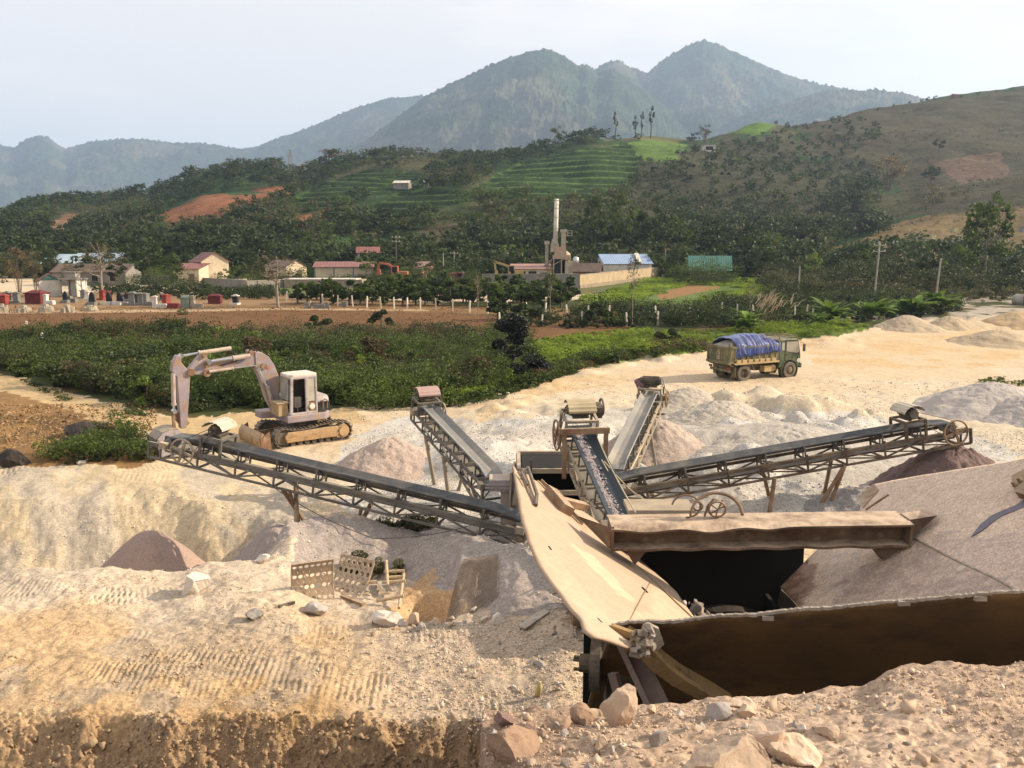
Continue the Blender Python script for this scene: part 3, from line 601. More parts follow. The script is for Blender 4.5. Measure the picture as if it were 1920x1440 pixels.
def tree_proto(style, seed):
    key = (style, seed)
    if key in TREES: return TREES[key]
    rng = np.random.default_rng(900 + seed*7 + sum(map(ord, style))); mb = MB(); H = 8.0; lm = 'dark'
    if style == 'broad':
        limbs(rng, 5.6, 1.6, 7, .17, 2.3, mb); pts = crown_pts(rng, 1500, 16, 3.0, 2.9, 4.9); sz = .24
    elif style == 'olive':
        lm = 'olive'; limbs(rng, 6.2, 1.2, 10, .13, 2.5, mb); pts = crown_pts(rng, 1050, 18, 3.1, 2.9, 4.7, .30); sz = .21
    elif style == 'light':
        lm = 'light'; limbs(rng, 5.8, 1.8, 9, .14, 2.4, mb); pts = crown_pts(rng, 950, 15, 3.0, 2.2, 5.4, .30); sz = .22
    elif style == 'mid':
        lm = 'mid'; limbs(rng, 5.8, 1.2, 7, .14, 2.2, mb); pts = crown_pts(rng, 1400, 17, 3.0, 3.0, 4.6, .33); sz = .23
    elif style == 'tall':
        limbs(rng, 7.6, 2.6, 6, .20, .9, mb, bends=6); pts = crown_pts(rng, 520, 8, 1.15, 2.8, 5.3, .30); sz = .19; lm = 'dark'
    elif style == 'bamboo':
        lm = 'dry' if seed == 1 else 'olive'
        for k in range(14):
            a = rng.uniform(0, 6.28); R = rng.uniform(.6, 2.4); mb.path([(.3*math.cos(a), .3*math.sin(a), -.2), (.5*R*math.cos(a), .5*R*math.sin(a), 4.5), (R*math.cos(a), R*math.sin(a), rng.uniform(6, 7.8))], .05, 5, .015)
        pts = crown_pts(rng, 1500, 22, 2.9, 3.4, 4.7, .27); sz = .2
    elif style == 'sparse':
        lm = 'mid'; limbs(rng, 7.6, 2.2, 13, .12, 2.0, mb, bends=6); mb.path([(.3,0,-.2),(.9,.1,3.5),(1.25,.2,6.6)], .09, 6, .03)
        pts = crown_pts(rng, 3600, 34, 2.8, 3.7, 4.4, .24); sz = .18
    else:                                                            # thin, nearly bare
        lm = 'olive'; limbs(rng, 7.2, 2.6, 15, .19, 2.9, mb, bends=5); pts = crown_pts(rng, 1000, 30, 3.3, 2.2, 5.5, .24); sz = .13
    V, Q = leaf_quads(pts, sz, rng)
    tm = bpy.data.meshes.new('trunk'); tm.from_pydata(mb.v, [], mb.f); tm.materials.append(PALEBARK if style in ('sparse', 'thin') else BARK)
    cm = fast_mesh('crown', V, Q); cm.materials.append(LM[lm])
    TREES[key] = (tm, cm); return TREES[key]
def place_tree(label, loc, h, w, style, seed=0, group=None, rz=None, name='tree'):
    tm, cm = tree_proto(style, seed); e = empty(name, loc, rz if rz is not None else (hash((round(loc[0]), seed)) % 628)/100, label, 'tree', group)
    wn = {'tall': 2.6, 'bamboo': 7.2}.get(style, 7.2)
    e.scale = (w/wn, w/wn, h/8.2)
    link('trunk', tm, parent=e); link('crown', cm, parent=e); return e
def on_ground(px, Y):
    X = aa(px)*Y; return Vector((X, Y, gz(X, Y) if Y < 162 else hz(X, Y)))
VT = [ # label, px, Y, h px, w px, style, seed
 ('large dark round tree left of the red-roofed cream house', 292,132,86,74,'broad',0),
 ('dark bushy tree touching the left gable of the red-roofed cream house', 335,128,74,56,'mid',1),
 ('tall dark tree rising behind the red-roofed cream house', 392,175,80,66,'broad',1),
 ('small dark round tree right of the red-roofed cream house', 462,165,56,44,'broad',2),
 ('dull olive tree with drooping leaves at the left edge of the graveyard', 12,112,92,66,'olive',0),
 ('brownish feathery tree behind the graves at the far left', 52,118,92,56,'bamboo',1),
 ('olive bamboo clump left of the little red-roofed shrine house', 82,122,86,44,'bamboo',0),
 ('dark tree beside the left end of the pale blue shed roof', 112,150,62,44,'broad',1),
 ('dark tree in front of the pale blue shed roofs', 172,140,46,38,'broad',2),
 ('light green tree beside the balcony house', 692,142,62,52,'light',0),
 ('dark green tree behind the utility pole near the balcony house', 760,150,46,44,'mid',0),
 ('small round tree right of the pink walled house', 828,148,36,30,'broad',0),
 ('pale green tree left of the tall chimney', 955,172,52,44,'light',1),
 ('very tall dark tree to the right of the chimney, first of the tall row', 1112,178,122,58,'broad',1),
 ('very tall dark tree above the blue-roofed shed', 1158,184,132,70,'mid',2),
 ('tall dark tree behind the right end of the blue-roofed shed', 1212,186,98,70,'broad',0),
 ('dark tree between the blue-roofed and the green-roofed sheds', 1262,182,84,66,'mid',1),
 ('dark tree behind the green-roofed shed', 1330,186,82,72,'broad',2),
 ('dark tree standing over the right gable of the green-roofed shed', 1392,176,78,66,'broad',1),
 ('tall dark tree right of the green-roofed shed', 1446,160,98,78,'mid',0),
 ('dark tree on the hill foot above the green-roofed shed', 1502,182,72,70,'broad',0),
 ('yellow-green slender tree behind the short pale pole', 1512,128,74,40,'light',2),
 ('dark tree between the short pale pole and the tallest pole', 1562,134,74,62,'broad',2),
 ('dark tree just left of the tallest utility pole', 1604,126,82,66,'mid',1),
 ('olive green tree just right of the tallest utility pole', 1664,124,76,78,'olive',1),
 ('large dark tree left of the dark leaning pole on the right', 1726,122,74,60,'broad',0),
 ('large dark tree behind the dark leaning pole on the right', 1778,124,92,92,'mid',2),
 ('tall sparse tree with two pale stems on the dry slope', 1830,128,188,128,'sparse',0),
 ('rounded dark tree near the right edge above the gravel heaps', 1880,126,62,66,'broad',1),
 ('dark tree in front of the long tile-roofed building', 232,134,52,46,'broad',0), ('olive tree hiding the left end of the tile-roofed building', 150,136,46,50,'olive',1),
 ('small green tree in front of the gabled cream house', 432,134,38,40,'mid',1), ('round tree between the cream houses and the grey shed', 486,146,48,50,'broad',1), ('small dark tree left of the balcony house', 655,176,44,46,'broad',2),
 ('dark tree in front of the pink walled house', 812,150,40,40,'mid',2), ('dark tree left of the yellow excavator', 902,152,46,42,'broad',0), ('banana-leaved green tree beside the orange excavator', 762,146,36,30,'light',1),
 ('dark tree cut by the right edge of the photo', 1932,112,110,60,'broad',0)]
for t in VT:
    loc = on_ground(t[1], t[2]); loc.z -= .1
    place_tree(t[0], loc, t[3]*t[2]/1600, t[4]*t[2]/1600, t[5], t[6])
for lab, px_, Y, hp, wp, st, sd in [
 ('tall spindly tree at the left of the ridge-top row', 1145,436,52,13,'tall',0), ('short spindly tree beside the tallest one on the ridge', 1181,437,40,14,'tall',1),
 ('thin leaning tree in the middle of the ridge-top row', 1192,438,46,11,'tall',2), ('tallest spindly tree at the right of the ridge-top row', 1208,438,60,16,'tall',0),
 ('bushy tree alone on the ridge above the terraces', 1043,428,40,34,'mid',0), ('small pointed tree on the ridge above the dark terraces', 745,428,24,18,'broad',0),
 ('pale bamboo clump on the skyline right of the rubber hill', 628,436,24,52,'bamboo',1),
 ('pale feathery tree in the saddle between terraces and knoll', 1305,452,34,30,'bamboo',0),
 ('yellow-brown bamboo clump on the brown hillside', 1640,330,66,78,'bamboo',1), ('round dark tree alone high on the brown hill', 1727,400,30,28,'broad',0),
 ('wide dark tree on the brown hill below the lone round one', 1716,350,44,40,'broad',2), ('pair of dark crowns below the green strip on the brown hill', 1606,430,30,44,'mid',1),
 ('grey-green tree at the foot of the brown hill', 1722,262,62,56,'olive',0), ('dark tree beside the yellow-brown bamboo on the hillside', 1588,290,66,60,'broad',1)]:
    place_tree(lab, on_ground(px_, Y), hp*Y/1600, wp*Y/1600, st, sd)
# thin, almost leafless trees by the fields
for lab, px_, Y, hp, wp, sd in [
 ('wide branching tree with a pale trunk on the path by the brown field', 528,96,108,118,0), ('bare-branched tree among the graves beside the concrete frame', 205,112,112,84,1),
 ('crooked pale sapling at the right end of the orchard fence', 897,84,92,30,2), ('thin dark sapling below the compound wall corner', 1031,84,118,26,1),
 ('tall thin pole-like sapling in front of the tea terraces', 1183,78,150,30,2), ('bare sapling left of the dry reeds', 1400,84,72,30,0), ('small bare white tree on the slope behind the cream house', 460,205,44,40,2)]:
    loc = on_ground(px_, Y); place_tree(lab, loc, hp*Y/1600, wp*Y/1600, 'thin', sd, rz=sd*1.3)

# hillside orchard and ridge shrubs: single small trees
def small_tree_mesh(seed, lm, n=170, lf=.11):
    rng = np.random.default_rng(seed); p = crown_pts(rng, n, 7, .5, .5, .58, .42); V, Q = leaf_quads(p, lf, rng)
    b = MB().tube((0, 0, -.15), (0, 0, .8), .05, 5, .02); k = len(V)
    me = bpy.data.meshes.new('orchard_tree'); me.from_pydata([tuple(x) for x in V] + b.v, [], [tuple(q) for q in Q] + [tuple(i + k for i in f) for f in b.f])
    me.materials.append(LM[lm]); me.materials.append(BARK)
    mi = np.zeros(len(me.polygons), np.int32); mi[len(Q):] = 1; me.polygons.foreach_set('material_index', mi); return me
SMALL = [small_tree_mesh(i, 'dark') for i in range(3)] + [small_tree_mesh(5, 'mid')]
rr = np.random.default_rng(5); cnt = 0
OPOLY = [(1190,300),(1300,285),(1400,262),(1500,236),(1640,222),(1655,260),(1600,275),(1640,312),(1610,390),(1480,430),(1260,420),(1185,380)]
for Yr in np.arange(262, 505, 9.5):                                  # planted along the contours
    for Xr in np.arange(aa(1170)*Yr, aa(1680)*Yr, 7.6):
        X, Y = Xr + rr.normal()*1.3, Yr + 2.5*math.sin(Xr*.09) + rr.normal()*1.2; z = hz(X, Y); q = project(X, Y, z)
        if cnt >= 300 or rr.uniform() < .12 or not inpoly(np.array([q[0]]), np.array([q[1]]), OPOLY)[0]: continue
        o = tag(link('orchard_tree', SMALL[cnt % 4], loc=(X, Y, z)), 'small round orchard tree dotted on the brown hillside', 'tree', 'orchard trees on the brown hillside')
        s = rr.uniform(2.0, 3.8); o.scale = (s*1.15, s*1.15, s); o.rotation_euler.z = rr.uniform(0, 6); cnt += 1
for px_ in (1432,1452,1478,1500,1532,1545,1583,1612,1640,1668,1690,1700,1714,1760,1790,1822,1850,1885):
    Y = np.interp(px_, [1400,1520,1620,1750,1920], [485,522,522,542,562]); loc = on_ground(px_, Y)
    o = tag(link('shrub', SMALL[px_ % 4], loc=loc), 'tiny dark shrub on the skyline of the bare brown hill', 'shrub', 'shrubs along the brown hill skyline'); s = 1.4 + (px_ % 7)*.25; o.scale = (s, s, s)

# the wood covering the hills: reads as one mass
def forest(name, N, seed, lm, test, size=(3.0, 6.0), per=70, leaf=.62):
    rng = np.random.default_rng(seed); A = rng.uniform(-.76, .76, N*6); Y = 158 + 300*rng.uniform(0, 1, N*6)**1.1; X = A*Y
    Z = hill_z(X, Y)[0]; px_, py_ = project(X, Y, Z); n = fbm(X*.03, Y*.03, 221, 4)
    k = np.where(test(px_ + 15*n, py_ + 6*n, X, Y, n))[0][:N]; X, Y, Z = X[k], Y[k], Z[k]
    S = rng.uniform(*size, len(k)); base = [crown_pts(np.random.default_rng(seed+j), per, 8, .55, .5, .55, .42) for j in range(6)]
    P_ = np.concatenate([np.stack([X[i], Y[i], Z[i]]) + base[i % 6]*np.array([S[i]*1.1, S[i]*1.1, S[i]]) for i in range(len(k))])
    V, Q = leaf_quads(P_, np.repeat(S*leaf/4.5, per), rng, up=.5)
    return tag(link(name, fast_mesh(name, V, Q), LM[lm]), kind='stuff')
NOF = [[(1190,290),(1500,235),(1920,165),(2700,100),(2700,600),(1740,600),(1500,560),(1560,460),(1660,440),(1640,330),(1480,430),(1190,400)],
       [(1165,270),(1240,258),(1300,270),(1250,305),(1175,300)], [(1310,264),(1370,232),(1420,224),(1475,238),(1440,250)], [(875,360),(960,312),(1060,282),(1180,262),(1200,300),(1180,355),(1120,378),(940,376)],
       [(545,375),(600,345),(690,318),(810,320),(800,352),(700,372),(560,402)], [(650,402),(760,356),(910,358),(900,376),(780,405),(690,418)],
       [(290,412),(380,362),(480,358),(545,352),(545,372),(460,392),(400,427),(325,434)], [(535,436),(560,410),(640,393),(658,404),(600,422),(560,444)],
       [(50,456),(125,403),(170,405),(150,427),(100,456)], [(-700,395),(0,376),(50,380),(20,407),(-700,430)], [(580,466),(640,447),(700,439),(735,455),(700,472),(600,474)], [(700,470),(760,442),(860,424),(870,440),(840,475),(740,482)], [(1120,262),(1180,246),(1260,250),(1300,262),(1180,264)]]
def wood(px_, py_, X, Y, n):
    r = np.ones(len(X), bool)
    for p in NOF: r &= ~inpoly(px_, py_, p)
    return r
forest('hillside_forest', 1700, 11, 'dark', lambda a, b, X, Y, n: wood(a, b, X, Y, n) & (n < .12), per=150, leaf=.42)
forest('hill_scrub', 900, 19, 'brown', lambda a, b, X, Y, n: inpoly(a, b, NOF[0]), size=(.6, 1.6), per=40, leaf=.5)
forest('hill_tufts', 700, 20, 'dark', lambda a, b, X, Y, n: inpoly(a, b, NOF[0]) & (n > .0), size=(.7, 2.2), per=50, leaf=.5)
forest('hillside_thicket', 1900, 12, 'mid', lambda a, b, X, Y, n: wood(a, b, X, Y, n) & (n > -.1), size=(2.2, 4.2), per=110, leaf=.45)
forest('hillside_scrub', 750, 13, 'olive', lambda a, b, X, Y, n: wood(a, b, X, Y, n) & (n > .02) | inpoly(a, b, [(385,352),(440,325),(530,314),(560,330),(545,352),(480,358)]), size=(2.5, 5.0), per=120, leaf=.42)
forest('hill_foot_thicket', 420, 14, 'dark', lambda a, b, X, Y, n: (Y < 190) & (a > 250) & (a < 1980), size=(3, 6), per=170, leaf=.40)
forest('orchard_undergrowth', 420, 15, 'dark', lambda a, b, X, Y, n: inpoly(a, b, [(1190,400),(1300,370),(1480,380),(1640,330),(1660,400),(1560,460),(1400,470),(1200,460)]), size=(2, 4.5), per=100, leaf=.45)
forest('terrace_hedge', 900, 16, 'mid', lambda a, b, X, Y, n: inpoly(a, b, NOF[3]) & (((hill_z(X, Y)[2]) < .22)), size=(.7, 1.5), per=30, leaf=.9)
forest('dark_terrace_hedge', 1000, 17, 'dark', lambda a, b, X, Y, n: (inpoly(a, b, NOF[4]) | inpoly(a, b, NOF[5])) & (((hill_z(X, Y)[2]) < .3)), size=(.8, 1.4), per=26, leaf=.9)
forest('distant_orchard', 520, 21, 'dark', lambda a, b, X, Y, n: inpoly(a, b, [(1190,305),(1300,290),(1420,270),(1500,300),(1640,315),(1620,400),(1500,435),(1260,425),(1185,380)]), size=(1.8, 3.6), per=70, leaf=.5)
forest('green_hedge', 260, 18, 'light', lambda a, b, X, Y, n: inpoly(a, b, [(1590,222),(1658,220),(1660,240),(1600,258),(1500,275),(1490,268),(1580,250),(1640,236),(1590,230)]) | inpoly(a, b, [(1180,262),(1240,266),(1290,272),(1250,302),(1180,298)]) & (n > .2), size=(1.6, 3), per=50)

# weeds and undergrowth between the yard and the brown field
def cover(name, N, seed, lm, polys, size, per, leaf, flat=1.0, dens=None, ymin=27, ymax=165, excl=()):
    rng = np.random.default_rng(seed); ns = max(N*40, 60000); A = rng.uniform(-.74, .74, ns); Y = rng.uniform(ymin, ymax, ns); X = A*Y
    Z = ground_z(X, Y, False); px_, py_ = project(X, Y, Z); ok = np.zeros(len(X), bool)
    n = fbm(X*.12, Y*.12, seed, 4)
    for p in polys: ok |= inpoly(px_ + 10*n, py_ + 5*n, p)
    for p in excl: ok &= ~inpoly(px_ + 14*n, py_ + 7*n, p)
    if dens: ok &= dens(n, X, Y)
    k = np.where(ok)[0][:N]; X, Y = X[k], Y[k]; Z = ground_z(X, Y); n = n[k]
    S = rng.uniform(*size, len(k))*np.clip(1 + 1.3*n, .35, 2); base = [crown_pts(np.random.default_rng(seed+j), per, 6, .6, .48, .45, .45) for j in range(6)]
    P_ = np.concatenate([np.stack([X[i], Y[i], Z[i]]) + base[i % 6]*np.array([S[i], S[i], S[i]*flat]) for i in range(len(k))])
    V, Q = leaf_quads(P_, leaf, rng, up=.3)
    return tag(link(name, fast_mesh(name, V, Q), LM[lm]), kind='stuff')
GRASS0 = [(600,660),(760,640),(960,650),(990,700),(900,750),(790,765),(640,760)]
VEG = [(-300,648),(0,644),(180,634),(310,626),(420,640),(540,650),(640,640),(760,634),(900,640),(980,640),(1000,690),(900,738),(800,752),(690,752),(600,760),(340,772),(262,758),(130,728),(0,692),(-300,560)]
cover('undergrowth', 900, 31, 'dark', [VEG], (.45, 1.5), 190, .08, excl=[GRASS0])
cover('leafy_weeds', 1300, 32, 'mid', [VEG], (.5, 1.5), 130, .07, dens=lambda n, X, Y: n > -.05)
cover('brown_scrub', 1000, 33, 'brown', [VEG], (.6, 1.6), 140, .055, 1.1, dens=lambda n, X, Y: n > -.06, excl=[GRASS0])
cover('olive_scrub', 700, 46, 'olive', [VEG], (.5, 1.5), 140, .05, 1.1, dens=lambda n, X, Y: n > -.02)
cover('sunlit_weeds', 1900, 47, 'light', [VEG, GRASS0], (.4, 1.15), 110, .06, .9, dens=lambda n, X, Y: n > -.04)
cover('field_edge_weeds', 300, 48, 'olive', [[(0,640),(180,628),(420,625),(640,628),(900,628),(1000,625),(1000,645),(760,650),(420,655),(180,645),(0,655)]], (.4, 1.2), 90, .055, 1.1)
GRASS = [(600,648),(760,632),(960,645),(990,695),(900,745),(790,760),(720,720)]
GRASS2 = [(985,636),(1130,620),(1330,618),(1530,600),(1640,612),(1540,632),(1400,652),(1240,660),(1095,690),(1010,705)]
cover('meadow_grass', 2600, 34, 'grass', [GRASS, GRASS2], (.35, .8), 80, .065, .7)
cover('yard_edge_weeds', 420, 35, 'mid', [[(640,765),(800,750),(1000,705),(1095,682),(1240,655),(1330,648),(1330,658),(1240,668),(1095,694),(1005,724),(900,756),(800,768),(690,772)]], (.3, .9), 90, .06)
cover('yard_edge_scrub', 200, 42, 'brown', [[(1000,700),(1095,678),(1240,650),(1330,644),(1330,655),(1240,664),(1095,690),(1005,716)]], (.5, 1.2), 100, .05)
cover('fence_scrub', 800, 36, 'dark', [[(1080,590),(1340,575),(1520,560),(1800,560),(1800,585),(1700,600),(1540,600),(1330,618),(1130,616),(1050,610)]], (.7, 1.8), 110, .11)
cover('fence_weeds', 600, 37, 'mid', [[(1080,580),(1340,570),(1520,560),(1800,560),(1800,585),(1700,596),(1540,596),(1330,610),(1130,606)]], (.6, 1.4), 90, .09)
cover('field_hedge', 420, 38, 'dark', [[(170,541),(460,545),(520,545),(520,562),(330,560),(180,552)], [(930,590),(1090,600),(1090,615),(930,612)]], (.6, 1.5), 100, .10)
cover('left_bank_weeds', 300, 39, 'olive', [[(95,850),(190,800),(285,820),(290,866),(110,872)]], (.25, .75), 110, .045)
cover('left_bank_leaves', 130, 40, 'mid', [[(80,858),(140,840),(230,790),(285,830),(290,866),(90,872)]], (.25, .6), 110, .045)
cover('track_grass', 46, 41, 'mid', [[(40,712),(130,745),(150,755),(120,752),(40,718)], [(205,766),(290,783),(292,788),(205,772)], [(60,716),(100,735),(90,735)]], (.2, .4), 60, .05, .6)
cover('tea_hedge', 900, 43, 'grass', [[(1100,556),(1250,520),(1465,528),(1470,545),(1420,548),(1360,537),(1290,534),(1235,552),(1180,572),(1090,572)], [(1330,548),(1460,545),(1400,562),(1290,572)]], (.7, 1.1), 60, .11, .55, dens=lambda n, X, Y: ((Y + .15*X) % 3.2) < 2.0)
cover('yard_corner_grass', 30, 44, 'mid', [[(1800,712),(1850,708),(1925,715),(1925,728),(1880,722),(1820,718)]], (.2, .4), 60, .045, .6)
cover('pit_weeds', 60, 45, 'olive', [[(690,985),(800,975),(830,985),(780,1000),(720,1000)]], (.3, .55), 130, .035, ymin=20, ymax=24)

cover('shed_bushes', 40, 53, 'mid', [[(1262,528),(1390,528),(1400,540),(1262,540)]], (2.0, 2.9), 240, .11, ymin=138, ymax=147)
cover('roadside_thicket', 330, 49, 'dark', [[(1440,520),(1560,522),(1800,530),(2000,530),(2000,556),(1800,560),(1500,560),(1430,548)]], (2.0, 4.6), 330, .13, ymin=95, ymax=160)
cover('roadside_bushes', 260, 50, 'olive', [[(1440,530),(1560,532),(1800,540),(1900,540),(1900,566),(1700,572),(1500,566),(1430,552)]], (1.4, 3.2), 240, .11, ymin=85, ymax=150)
cover('village_hedge', 330, 51, 'dark', [[(230,541),(470,547),(545,549),(545,556),(230,549)], [(480,520),(600,530),(700,530),(900,530),(900,538),(480,536)], [(560,528),(900,520),(900,526),(560,536)]], (1.0, 2.6), 150, .11, ymin=100, ymax=160)
cover('village_bushes', 160, 52, 'mid', [[(260,527),(480,528),(600,527),(900,522),(900,530),(260,536)]], (1.2, 3.0), 170, .11, ymin=120, ymax=160)
# orchard trees behind the white posts
rng = np.random.default_rng(77); CIT = [small_tree_mesh(40+i, 'mid' if i % 2 else 'dark', 420) for i in range(4)]; k = 0
for row, (pa, pb, Ya, Yb) in enumerate([(560,1070,101,95),(600,1080,106,100),(700,1090,112,105),(760,1080,119,112),(800,1060,126,119)]):
    m = int((pb-pa)/24)
    for i in range(m):
        px_ = pa + (pb-pa)*(i + rng.uniform(-.25, .25))/m; Y = Ya + (Yb-Ya)*i/m + rng.uniform(-1, 1); X = aa(px_)*Y
        o = tag(link('citrus_tree', CIT[k % 4], loc=(X, Y, gz(X, Y))), 'low leafy fruit tree in the fenced orchard', 'tree', 'fruit trees in the fenced orchard')
        s = rng.uniform(1.7, 2.7); o.scale = (s*1.1, s*1.1, s); o.rotation_euler.z = rng.uniform(0, 6); k += 1
# single shrubs that stand out of the verge
SHRUB = [small_tree_mesh(60+i, lm, 1700, .045) for i, lm in enumerate(('dark', 'mid', 'olive', 'brown'))]
for lab, px_, py_, s, kd in [('dark shrub standing tallest in the verge behind the excavator boom', 600,625,1.7,0), ('leafy shrub in front of the brown field below the orchard fence', 715,618,2.0,0),
   ('bright shrub on the verge left of the dark bush', 905,690,1.6,1), ('round green bush beside the excavator counterweight', 640,755,1.3,1), ('green bush at the yard edge behind the upper left conveyor', 690,742,1.4,1),
   ('brown shrub right of the excavator cab', 690,690,2.2,3), ('brown bush at the foot of the dark bush', 890,722,1.8,3), ('dark bush on the field edge right of the crooked sapling', 940,600,2.2,0),
   ('tall dark shrub by the thin sapling', 990,618,2.6,0), ('low dark bush between the saplings', 1120,612,2.4,0), ('dark bush left of the banana clump near the truck', 1250,650,1.5,0), ('olive shrub behind the graves path at left', 168,625,1.4,2),
   ('bushy olive shrub on the verge near the white posts', 350,615,1.8,2), ('brown shrub behind the excavator stick', 470,690,2.2,3), ('dark green shrub at the dirt road bend', 300,752,1.5,0), ('green bush in the middle of the meadow', 760,690,1.2,1),
   ('round bush beside the dumped rubble at the yard edge', 835,745,1.3,1)]:
    g = Gpy(px_, py_, .2); o = tag(link('shrub', SHRUB[kd], loc=g), lab, 'shrub'); o.location.z -= .30*s; o.scale = (s*1.35, s*1.2, s*1.1); o.rotation_euler.z = px_

SHADEL = leaf_mat('leaf_deep_shade', (.008,.010,.007), (.016,.018,.011), (.006,.008,.006), .05, .05)  # deep shade of the lone bush put into near-black leaves
rng = np.random.default_rng(91)
q_ = np.concatenate([crown_pts(rng, 5200, 14, 1.2, 1.45, 2.0, .45), crown_pts(rng, 3400, 9, 1.5, .75, .6, .5) + np.array([.75, -.2, 0])]); V_, Q_ = leaf_quads(q_, .085, rng)
g = Gpy(955, 708, 0); e = empty('dark_bush', g + Vector((0,.6,0)), 0, 'tall bush in deep shade standing alone at the meadow edge', 'bush')
link('crown', fast_mesh('crown', V_, Q_), SHADEL, e); MB().tube((0,0,-.2),(0.05,0,1.6),.09,8,.05).tube((.7,-.2,-.2),(.75,-.2,.4),.06,8).build('stem', BARK, e)
rng = np.random.default_rng(123); cnt = 0
SHRUB2 = [small_tree_mesh(160+i, lm, 1100, .05) for i, lm in enumerate(('dark', 'mid', 'olive', 'brown', 'light', 'dark'))]
while cnt < 85:
    px_, py_ = rng.uniform(-20, 1000), rng.uniform(625, 760); q1 = (np.array([px_]), np.array([py_]))
    if not inpoly(*q1, VEG)[0] or (inpoly(*q1, GRASS0)[0] and rng.uniform() < .7): continue
    g = Gpy(px_, py_, .2); o = tag(link('shrub', SHRUB2[cnt % 6], loc=g), 'wild shrub growing out of the overgrown verge', 'shrub', 'wild shrubs of the overgrown verge')
    s = rng.uniform(.8, 1.9); o.location.z -= .28*s; o.scale = (s*rng.uniform(.9, 1.5), s*1.1, s); o.rotation_euler.z = rng.uniform(0, 6); cnt += 1
# banana plants by the yard
def banana_mesh(seed):
    r = random.Random(seed); b = MB(); st = MB()
    for s in range(5):
        bx, by = r.uniform(-.8, .8), r.uniform(-.5, .5); h = r.uniform(.25, .7); st.path([(bx, by, -.1), (bx, by, h)], .09, 7, .06)
        for k in range(10):
            a = r.uniform(0, 6.28); L = r.uniform(1.2, 2.2); up = r.uniform(.55, 1.5); w = r.uniform(.22, .36); pts = []
            for t in range(8):
                u = t/7; d = L*u*math.cos(up*(1-.5*u)); z = h + L*(math.sin(up)*u - .55*u*u*(1.35-up*.55)); wd = w*math.sin(math.pi*min(1, .12+u*.9))**.6
                c = Vector((bx + d*math.cos(a), by + d*math.sin(a), z)); sd = Vector((-math.sin(a), math.cos(a), 0))*wd
                pts.append((c - sd + Vector((0,0,.3*wd)), c, c + sd + Vector((0,0,.3*wd))))
            vs = [p for q in pts for p in q]
            b.add(vs, [(3*i+j, 3*i+j+1, 3*i+j+4, 3*i+j+3) for i in range(7) for j in range(2)])
    return st, b
BLEAF = leaf_mat('banana_leaf', (.09,.16,.025), (.24,.33,.06), (.05,.10,.02), .4, .15)
for lab, px_, Y, hp, sd in [('largest banana clump, right behind the truck cab', 1556,79,64,1), ('banana clump between two sand heaps', 1640,80,54,2), ('banana clump left of the rightmost one', 1702,85,52,3),
    ('rightmost banana clump, beside the dark leaning pole', 1752,87,60,4), ('banana plant behind the tarpaulin of the truck', 1392,74,52,5), ('small banana plant at the edge of the yard near the truck cab', 1520,77,36,6)]:
    st, b = banana_mesh(sd); e = empty('banana_plant', G(px_, Y), sd, lab, 'banana plant'); s = hp*Y/1600/2.5; e.scale = (s, s, s)
    st.build('stem', mat('banana_stem', (.14,.15,.06), (.20,.14,.07), 3), e); b.build('leaves', BLEAF, e, smooth=True)
# dry reeds
r = random.Random(3); pl = MB(); st = MB()
for k in range(46):
    bx, by = r.gauss(0, .9), r.gauss(0, .5); h = r.uniform(1.6, 3.0); ln = r.uniform(.3, 1.1)
    st.path([(bx, by, 0), (bx + ln*.4, by, h*.7), (bx + ln, by, h)], .015, 4, .006)
    pl.path([(bx + ln*.75, by, h*.85), (bx + ln*1.1, by, h*1.06), (bx + ln*1.5, by, h*1.12)], .05, 5, .01)
e = empty('reeds', G(1425, 77), 0, 'dry pale reeds with feathery plumes behind the truck', 'reeds')
st.build('stalks', mat('reed', (.26,.20,.10), (.15,.14,.06), 4), e); pl.build('plumes', mat('plume', (.42,.33,.22), (.30,.22,.13), 6), e)

# ------------------------------------------------------------------ village
WHITE = mat('whitewash', (.62,.58,.50), (.45,.40,.33), .8, .9, c3=(.30,.26,.21), scale3=2.2, lo3=.58, hi3=.75)
CREAM = mat('cream_render', (.58,.48,.33), (.46,.37,.25), .6, .9, c3=(.30,.24,.17), scale3=1.6, lo3=.56, hi3=.75)
GREYW = mat('grey_render', (.26,.24,.21), (.17,.155,.135), .5, .95, c3=(.10,.09,.08), scale3=1.2, lo3=.55, hi3=.72)
REDROOF = mat('red_sheet_roof', (.21,.08,.068), (.16,.065,.056), .8, .6, c3=(.30,.17,.13), scale3=2.5)
BLUEROOF = mat('pale_blue_sheet', (.36,.45,.52), (.29,.37,.44), .5, .55, c3=(.30,.30,.28), scale3=1.5)
BRIGHTBLUE = mat('blue_sheet', (.20,.28,.42), (.25,.33,.46), .5, .5)
GREENROOF = mat('green_sheet', (.07,.18,.145), (.055,.14,.115), .5, .55)
TILE = mat('old_tile', (.15,.105,.08), (.10,.075,.06), 1.0, .95, bump=.5, bscale=6)
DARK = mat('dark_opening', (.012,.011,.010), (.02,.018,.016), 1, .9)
CONC = mat('concrete', (.36,.33,.28), (.25,.225,.19), 1.1, .95, c3=(.14,.12,.10), scale3=3.0, lo3=.56, hi3=.75, bump=.2)
WOODP = mat('old_wood', (.20,.14,.09), (.12,.085,.055), 2.5, .9)
RUST = mat('rusty_red', (.22,.075,.04), (.14,.055,.03), 2, .8)
